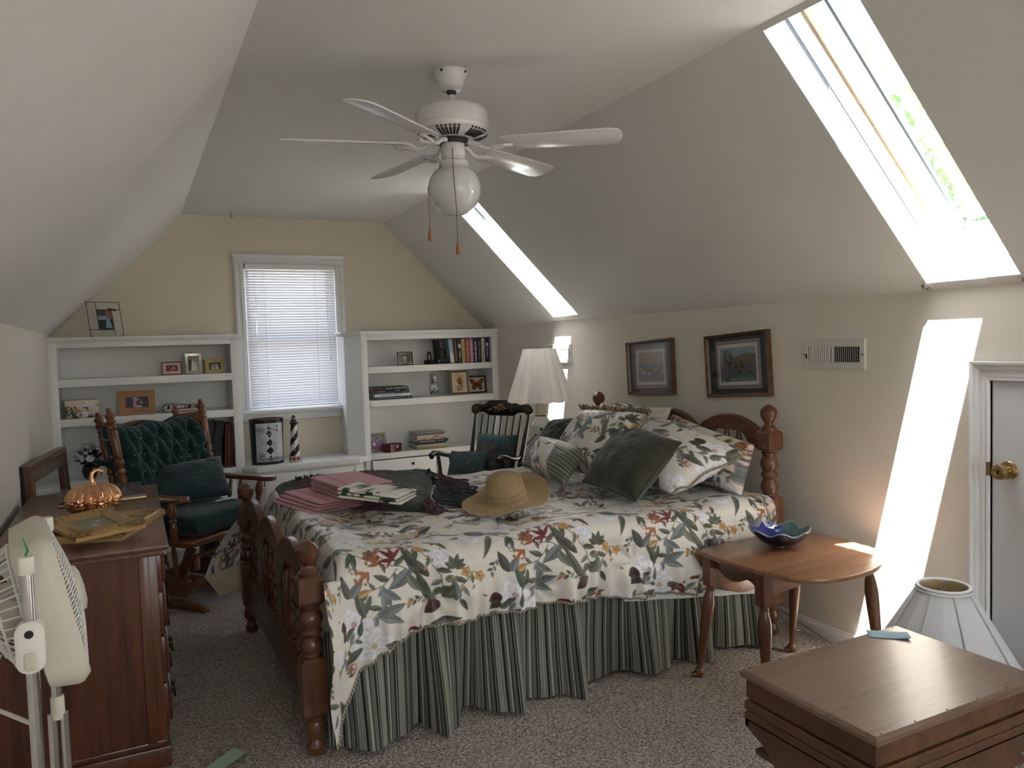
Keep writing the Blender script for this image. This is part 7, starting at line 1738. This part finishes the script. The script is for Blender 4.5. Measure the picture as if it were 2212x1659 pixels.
def ducks(kind):
    c = Cv(.31,.26,1000,(126,134,146) if kind else (150,140,138))
    if kind:   # geese rising beside a bare tree
        c.rect(0,.0,.31,.11,(138,148,164)); c.ell(.24,.10,.12,.05,(104,92,78)); c.ell(.12,.105,.1,.03,(112,100,86)); c.rect(0,.125,.31,.145,(136,120,88)); c.rect(0,.14,.31,.26,(86,96,112))
        for i in range(26): c.ell(random.random()*.31,.15+.11*random.random(),.03,.003,(70+random.randint(0,50),84,100),al=.6)
        c.poly([(.042,.26),(.046,.17),(.036,.09),(.044,.02),(.060,.02),(.066,.10),(.070,.19),(.082,.26)],(74,64,56)); c.poly([(.054,.22),(.052,.13),(.062,.13),(.064,.22)],(128,112,92))
        for i in range(18):
            q = -PI/2+random.uniform(-1.3,1.3); x,y = .052+random.gauss(0,.004),.03+random.random()*.08; L_ = .03+.05*random.random(); c.line([(x,y),(x+L_*cos(q)*.6,y+L_*sin(q)*.5),(x+L_*cos(q+.3),y+L_*sin(q+.3))],.0022,(56,50,46))
        for x in (.20,.215): c.line([(x,.12),(x+.003,.06),(x-.004,.02)],.0018,(96,90,88)); c.line([(x,.07),(x+.02,.03)],.0012,(100,94,92)); c.line([(x,.08),(x-.018,.04)],.0012,(100,94,92))
        for (x,y,s,fl) in ((.125,.10,1,1),(.205,.165,1.05,-1)):
            c.ell(x,y,.036*s,.015*s,(112,98,84),ang=-.55 if fl>0 else -.3); c.leaf(x-.005,y,.075*s,.034*s,-2.2 if fl>0 else -1.9,(74,66,60)); c.leaf(x+.004,y+.004,.08*s,.032*s,1.15 if fl>0 else .55,(96,84,74)); c.leaf(x-.02,y+.01,.05*s,.02*s,2.4,(60,54,52))
            c.line([(x+.028*s,y-.014*s),(x+.046*s,y-.03*s)],.009*s,(40,38,38)); c.ell(x+.050*s,y-.034*s,.009*s,.007*s,(36,34,34)); c.ell(x+.047*s,y-.032*s,.004*s,.003*s,(206,204,200)); c.line([(x+.056*s,y-.034*s),(x+.066*s,y-.032*s)],.004,(50,44,40))
    else:      # geese on water
        c.rect(0,0,.31,.10,(158,146,140)); c.rect(0,.10,.31,.26,(104,114,134))
        for i in range(40): c.ell(random.random()*.31,.11+.15*random.random(),.03,.0025,(80+random.randint(0,70),96+random.randint(0,40),120),al=.6)
        for i in range(40): x = random.random()*.31; c.line([(x,.10),(x+random.gauss(0,.004),.05+.03*random.random())],.0014,(134,116,104))
        for (x,y,s,neck) in ((.10,.17,1.2,.07),(.17,.185,1.1,.0),(.235,.15,.8,.05),(.06,.14,.7,.06)):
            c.ell(x,y,.055*s,.019*s,(110,98,90)); c.leaf(x+.03*s,y-.004,.04*s,.02*s,-.2,(76,68,64)); c.ell(x-.03*s,y+.005,.02*s,.014*s,(190,184,178)); c.ell(x,y+.02*s,.05*s,.006*s,(84,86,100),al=.7)
            c.line([(x-.035*s,y-.006),(x-.036*s,y-.02-neck*.5),(x-.03*s,y-.025-neck)],.009*s,(40,40,42)); c.ell(x-.034*s,y-.03-neck,.010*s,.007*s,(38,38,40)); c.ell(x-.031*s,y-.028-neck,.004*s,.003*s,(210,208,204))
    return c
def duckprint(label, y0, y1, z0, z1, roll, kind):
    W_,H_ = y1-y0,z1-z0; r = thing('framed_print',label,'picture',(XR-.003,(y0+y1)/2,(z0+z1)/2))
    r.matrix_world = Matrix.Translation(r.location) @ Matrix(((0,0,-1,0),(-1,0,0,0),(0,1,0,0),(0,0,0,1))) @ Matrix.Rotation(roll,4,'Z')
    I = Matrix(); mt = wood('print_frame',(62,40,26),(96,64,42),.4,'x')
    frameM(r,I,W_,H_,.020,.030,mt,prof_=[(0,0),(0,.028),(.2,.030),(.7,.026),(1,.012),(1,0)])
    m = MB(); m.box(-W_/2+.018,-H_/2+.018,.002,W_/2-.018,H_/2-.018,.007); obj('mat_board',m,mat('mat_slate_%d'%kind,(58,68,72) if kind == 0 else (30,44,46),.8),r,smooth=0)
    cw,chh = W_*.62,H_*.60
    for i,(ex,z,col,nm) in enumerate(((.034,.0078,(150,136,130),'inner_mat'),(.020,.0084,(74,46,40),'mat_line'),(.017,.0090,(206,204,200),'mat_bevel'))):
        m = MB(); m.box(-cw/2-ex+.014,-chh/2-ex+.010,.003,cw/2+ex-.014,chh/2+ex-.006,z); obj(nm,m,mat('%s_%d'%(nm,kind),col,.8),r,smooth=0)
    cv = ducks(kind); u = np.linspace(0,1,150); U,V = np.meshgrid(u,u,indexing='ij'); gridobj('print',np.stack([(U-.5)*(cw-.024),(V-.5)*(chh-.02)+.002,0*U+.0095],-1),painted('print_paper',.35),r,cv.sample(U*cv.w,(1-V)*cv.h))
    m = MB(); m.box(-W_/2+.018,-H_/2+.018,.0105,W_/2-.018,H_/2-.018,.0125); obj('glass',m,panemat('print_glass',.05),r,smooth=0)
    m = MB(); m.box(-W_/2+.004,-H_/2+.004,-.002,W_/2-.004,H_/2-.004,.0); obj('backing',m,BLACK,r,smooth=0)
    return r
r = duckprint('dark framed print of geese swimming, the left of the two over the headboard',3.525,3.972,1.070,1.397,rad(2.6),0)
m = MB(); m.sphere((-.155,.075,.0135),.008,10,6,(1,1.6,.2)); obj('price_dot',m,mat('green_dot_dark',(40,104,72),.6),r)
duckprint('dark framed print of geese taking flight by a bare tree, the right of the two',2.785,3.24,1.093,1.420,rad(3.4),1)

# ================================================================== pleated lamp on a night stand
ns_ = thing('night_stand','small maple night stand hidden beyond the bed under the pleated lamp','night stand',(2.43,4.38,0))
m = MB(); m.box(-.17,-.12,.60,.20,.12,.62); obj('stand_top',m,M_BEDX,ns_,bevel=.004)
for x in (-.145,.175):
    for y in (-.10,.10): m = MB(); m.box(x-.015,y-.015,0,x+.015,y+.015,.60); obj('leg',m,M_BEDZ,ns_,bevel=.003)
m = MB(); m.box(-.15,-.105,.5,.18,.105,.598); obj('drawer_case',m,M_BEDX,ns_)
pl_ = thing('table_lamp','white ceramic table lamp with a tall pleated white shade','lamp',(2.397,4.42,.6205)); z0_ = -.6205
M_CER = mat('lamp_porcelain',(214,214,206),.12,var=.02,coat=.5)
m = MB(); m.lathe([(.062,0),(.068,.006),(.0715,.02),(.0725,.20),(.0735,.240),(.071,.248),(.045,.285),(.038,.297),(.036,.302),(.001,.303)],40); bo = obj('lamp_base',m,M_CER,pl_,smooth=40)
m = MB(); m.lathe([(.038,.300),(.040,.303),(.040,.308),(.037,.311),(.034,.312)],32); obj('brass_ring',m,BRASS,pl_)
m = MB(); m.lathe([(.0345,.310),(.0345,.42),(.02,.43),(.012,.44)],32); obj('neck',m,mat('lamp_cream',(206,200,176),.25),pl_)
ca,sa = -d_f.x,-d_f.y
def onbase(ang,z): 
    q = math.atan2(-d_f.y,-d_f.x)+ang; return Matrix.Rotation(q,4,'Z') @ Matrix.Translation((.0733,0,z)) 
m = MB(); m.M = onbase(-.05,.222) @ Matrix.Rotation(PI/2,4,'Y'); m.lathe([(.0095,-.0005),(.0095,.0008),(.001,.001)],18); o = obj('price_dot',m,mat('green_dot_plain',(30,120,66),.6),bo)
m = MB()
for k in range(7):
    m.M = onbase(-.75+.22*k,.16); 
    for j in range(5): rr2 = random.Random(k*9+j); y,z,q = rr2.uniform(-.006,.006),rr2.uniform(-.02,.02),rr2.uniform(0,3); m.beam((0,y-.005*cos(q),z-.006*sin(q)),(0,y+.005*cos(q),z+.006*sin(q)),.0018,.001,(1,0,0))
    m.M = onbase(-.75+.22*k,.185); m.box(-.0005,-.007,-.0008,.0006,.007,.0008)
obj('glaze_characters',m,mat('glaze_ink',(70,66,62),.4),bo)
n_pl = 15; a = np.linspace(0,2*PI,n_pl*16+1); t = np.linspace(0,1,14); Aa,Tt = np.meshgrid(a,t,indexing='ij')
ph = (Aa*n_pl/(2*PI))%1; sc_l = np.sin(ph*PI)**.7
R__ = (.218+(.108-.218)*Tt); R__ = R__*(1-.045+.045*sc_l); zz = .403+.335*Tt-.007*sc_l*(Tt<.02)+.004*sc_l*(Tt>.98)
ms, nt, b = newmat('pleated_shade'); b.inputs['Base Color'].default_value = srgb(246,245,242); b.inputs['Roughness'].default_value = .8
_o = nt.nodes['Material Output']; tr = node(nt,'ShaderNodeBsdfTranslucent'); tr.inputs[0].default_value = srgb(246,243,236); mx = node(nt,'ShaderNodeMixShader'); mx.inputs[0].default_value = .5
nt.links.new(b.outputs[0],mx.inputs[1]); nt.links.new(tr.outputs[0],mx.inputs[2]); nt.links.new(mx.outputs[0],_o.inputs[0])
so_ = gridobj('lamp_shade',np.stack([R__*np.cos(Aa),R__*np.sin(Aa),zz],-1),ms,pl_)
m = MB()
for q in (0,2*PI/3,4*PI/3): m.tube([(.104*cos(q),.104*sin(q),.734),(0,0,.72)],.002,6)
m.lathe([(.005,.72),(.008,.73),(.001,.745)],10); m.tube([(0,0,.44),(.05,0,.5),(.05,0,.66),(0,0,.72)],.002,6); m.tube([(0,0,.44),(-.05,0,.5),(-.05,0,.66),(0,0,.72)],.002,6); obj('harp',m,BRASS,pl_)
m = MB(); m.lathe([(.014,.43),(.014,.49),(.02,.51),(.032,.55),(.03,.58),(.001,.60)],16); obj('bulb',m,mat('bulb_white',(230,226,214),.3),pl_)

# ================================================================== black stencilled rocking chair
M_BK = mat('chair_black',(20,20,22),.28,var=.05,coat=.3); M_GD = mat('stencil_gold',(150,122,70),.45,.5,var=.3,vs=80)
br_ = thing('rocking_chair','black spindle-back rocking chair with gold stencilled crest beyond the bed','rocking chair',(2.255,4.72,0),math.atan2(-.531,-.843))
def kp(name, fn, mt=M_BK, par=None, **k):
    m = MB(); fn(m); return obj(name, m, mt, par or br_, **k)
def crest(m):
    out = [(-.246,.955),(-.238,.975),(-.220,.99),(-.195,.992),(-.15,.985),(-.125,.995),(-.105,1.012),(-.06,1.018),(.06,1.018),(.105,1.012),(.125,.995),(.15,.985),(.195,.992),(.220,.99),(.238,.975),(.246,.955),(.240,.932),(.222,.918),(.20,.918),(.18,.935),(.14,.935),(.11,.918),(.09,.912),(-.09,.912),(-.11,.918),(-.14,.935),(-.18,.935),(-.20,.918),(-.222,.918),(-.240,.932)]
    m.prism(out,.018,Matrix(((0,0,1,-.009),(1,0,0,0),(0,1,0,0),(0,0,0,1))))
cr = kp('crest_rail', crest, bevel=.003)
def sten(m):
    for y in (-.207,.207):
        for k in range(8): q = k*PI/4; m.tube([(.0105,y+.006*cos(q),.955+.006*sin(q)),(.0105,y+.019*cos(q),.955+.019*sin(q))],.0018,5)
        m.tube([(.0098,y+.026*cos(q),.955+.026*sin(q)) for q in [2*PI*k/28 for k in range(28)]],.0009,5,closed=True)
    rr2 = random.Random(3)
    for k in range(46): 
        y = rr2.gauss(0,.045); z = .945+rr2.random()*.05*(1-abs(y)/.12); m.sphere((.0095,y,max(z,.93)),.004+.005*rr2.random(),8,5,(.18,1.3,.7))
kp('stencil', sten, M_GD, cr)
for s_ in (-1,1):
    kp('back_post', lambda m: m.turn((.16,.185*s_,.44),(.0,.214*s_,.925),[(0,.013),(.5,.016),(1,.010)],12))
    kp('arm', lambda m: m.tube([(.105,.195*s_,.655),(.2,.225*s_,.652),(.30,.243*s_,.668),(.38,.252*s_,.692),(.44,.256*s_,.700),(.47,.257*s_,.690),(.462,.257*s_,.672)],[.013,.015,.017,.020,.024,.022,.015],12,flat=.8))
    kp('arm_post', lambda m: m.turn((.40,.22*s_,.44),(.405,.248*s_,.678),[(0,.010),(.3,.014),(.6,.011),(1,.012)],12))
    kp('arm_spindle', lambda m: m.turn((.28,.215*s_,.44),(.29,.24*s_,.655),[(0,.007),(.5,.009),(1,.006)],10))
    for x,z in ((.43,.055),(.17,.055)): kp('leg', lambda m: m.turn((x,.185*s_,.425),(x+.03*(1 if x > .3 else -1),.205*s_,z),[(0,.014),(.15,.018),(.5,.014),(.7,.017),(1,.012)],12))
    kp('rocker', lambda m: m.tube([(-.10+.74*k/16,.205*s_,.022+.11*((k/16-.55)**2)*1.6) for k in range(17)],.016,10,flat=1.0))
for k in range(7):
    f = (k-3)/3.5; kp('spindle', lambda m: m.turn((.165-.02*(1-f*f),.165*f,.44),(.002,.178*f,.918),[(0,.006),(.35,.010),(.5,.0085),(.52,.010),(.54,.0085),(1,.006)],10))
kp('seat', lambda m: m.prism([(.10,-.20),(.20,-.235),(.42,-.25),(.50,-.22),(.525,-.1),(.525,.1),(.50,.22),(.42,.25),(.20,.235),(.10,.20)],.035,Matrix.Translation((0,0,.42))), bevel=.01)
for x in (.43,.17): kp('stretcher', lambda m: m.turn((x,-.195,.22),(x,.195,.22),[(0,.008),(.5,.013),(1,.008)],10))
PT = Cv(.30,.30,1100,(56,86,88),True)
for i in range(16):
    x,y = random.random()*.3,random.random()*.3; q = random.random()*6
    PT.leaf(x,y,.075,.036,q,(110,84,96),bend=.25,shade=.2); PT.leaf(x+.008*cos(q),y+.008*sin(q),.05,.02,q,(66,106,104),bend=.25,shade=.2); PT.ell(x+.02*cos(q),y+.02*sin(q),.006,.006,(150,120,96))
for i in range(220): PT.ell(random.random()*.3,random.random()*.3,.0026,.0026,[(148,96,104),(150,130,96),(70,104,104),(30,40,48)][i%4])
for i in range(14):
    x,y = random.random()*.3,random.random()*.3; PT.line([(x+.01*k,y+.012*sin(k*.9+i)) for k in range(9)],.0022,(116,76,88))
BM = Matrix.Translation((2.255,4.72,0)) @ Matrix.Rotation(math.atan2(-.531,-.843),4,'Z')
Bw = lambda p: tuple(BM @ Vector(p))
M_PAIS = painted('paisley_cotton',.8,.1,240,.1,.3)
# local y grows to the right in the photo
r_,P0,_,_,_ = pillow('cushion',[Bw((.235,-.10,.57)),Bw((.22,.205,.565)),Bw((.15,.205,.80)),Bw((.165,-.085,.805))],.10,M_PAIS,'square teal paisley cushion against the back of the black rocking chair','cushion',cv=PT,uvs=(0,.1,1),seed=31,noise=.008,n=90)
m = MB(); m.tube([tuple(p) for p in edge_pts(P0)[::2]],.005,8); obj('piping',m,mat('teal_piping',(52,84,88),.8),r_)
pillow('cushion',[Bw((.37,-.235,.475)),Bw((.35,.05,.475)),Bw((.27,.055,.71)),Bw((.29,-.225,.70))],.05,M_PAIS,'flat teal paisley pad standing in front of the square cushion on the black chair','cushion',cv=PT,uvs=(.1,.0,1),seed=33,noise=.005,n=80)
pillow('cushion',[Bw((.49,-.19,.478)),Bw((.49,.19,.478)),Bw((.20,.19,.478)),Bw((.20,-.19,.478))],.05,M_PAIS,'teal paisley seat pad lying on the black rocking chair','cushion',cv=PT,uvs=(.1,.0,1),seed=34,noise=.004,n=60)

# ================================================================== tree outside the near skylight
tr_ = thing('tree','leafy tree outside, seen through the lower end of the near skylight','tree',(11.2,7.4,-3.0)); tr_.scale = (1.5,1.5,1.45)
m = MB(); m.tube([(0,0,0),(.1,0,1.5),(.0,.1,3.2),(.1,.1,4.6)],[.22,.18,.13,.05],10)
rr2 = random.Random(11)
tips = []
for k in range(16):
    q = rr2.uniform(0,2*PI); z = rr2.uniform(1.8,4.3); L_ = rr2.uniform(.7,1.6); e_ = Vector((L_*cos(q),L_*sin(q),z+rr2.uniform(.3,1.3))); m.tube([(0,0.05,z),tuple(Vector((0,0,z)).lerp(e_,.5)+Vector((0,0,.1))),tuple(e_)],[.06,.035,.012],6); tips.append(e_)
obj('trunk',m,mat('bark',(88,76,64),.9,var=.3,vs=20),tr_)
nl = 9000; g = np.random.default_rng(4); idx = g.integers(0,len(tips),nl); base = np.array([tuple(t) for t in tips])[idx]+g.normal(0,.38,(nl,3)); d1 = g.normal(0,1,(nl,3)); d1 /= np.linalg.norm(d1,axis=1)[:,None]; d2_ = np.cross(d1,g.normal(0,1,(nl,3))); d2_ /= np.linalg.norm(d2_,axis=1)[:,None]
s_ = g.uniform(.05,.09,(nl,1)); V4 = np.stack([base-d1*s_,base+d2_*s_*.45,base+d1*s_,base-d2_*s_*.45],1).reshape(-1,3)
me = bpy.data.meshes.new('leaves'); me.from_pydata(V4.tolist(),[],[(4*i,4*i+1,4*i+2,4*i+3) for i in range(nl)]); me.materials.append(mat('tree_leaf',(86,116,62),.6,var=.35,vs=3)); o = bpy.data.objects.new('leaves',me); COL.objects.link(o); o.parent = tr_
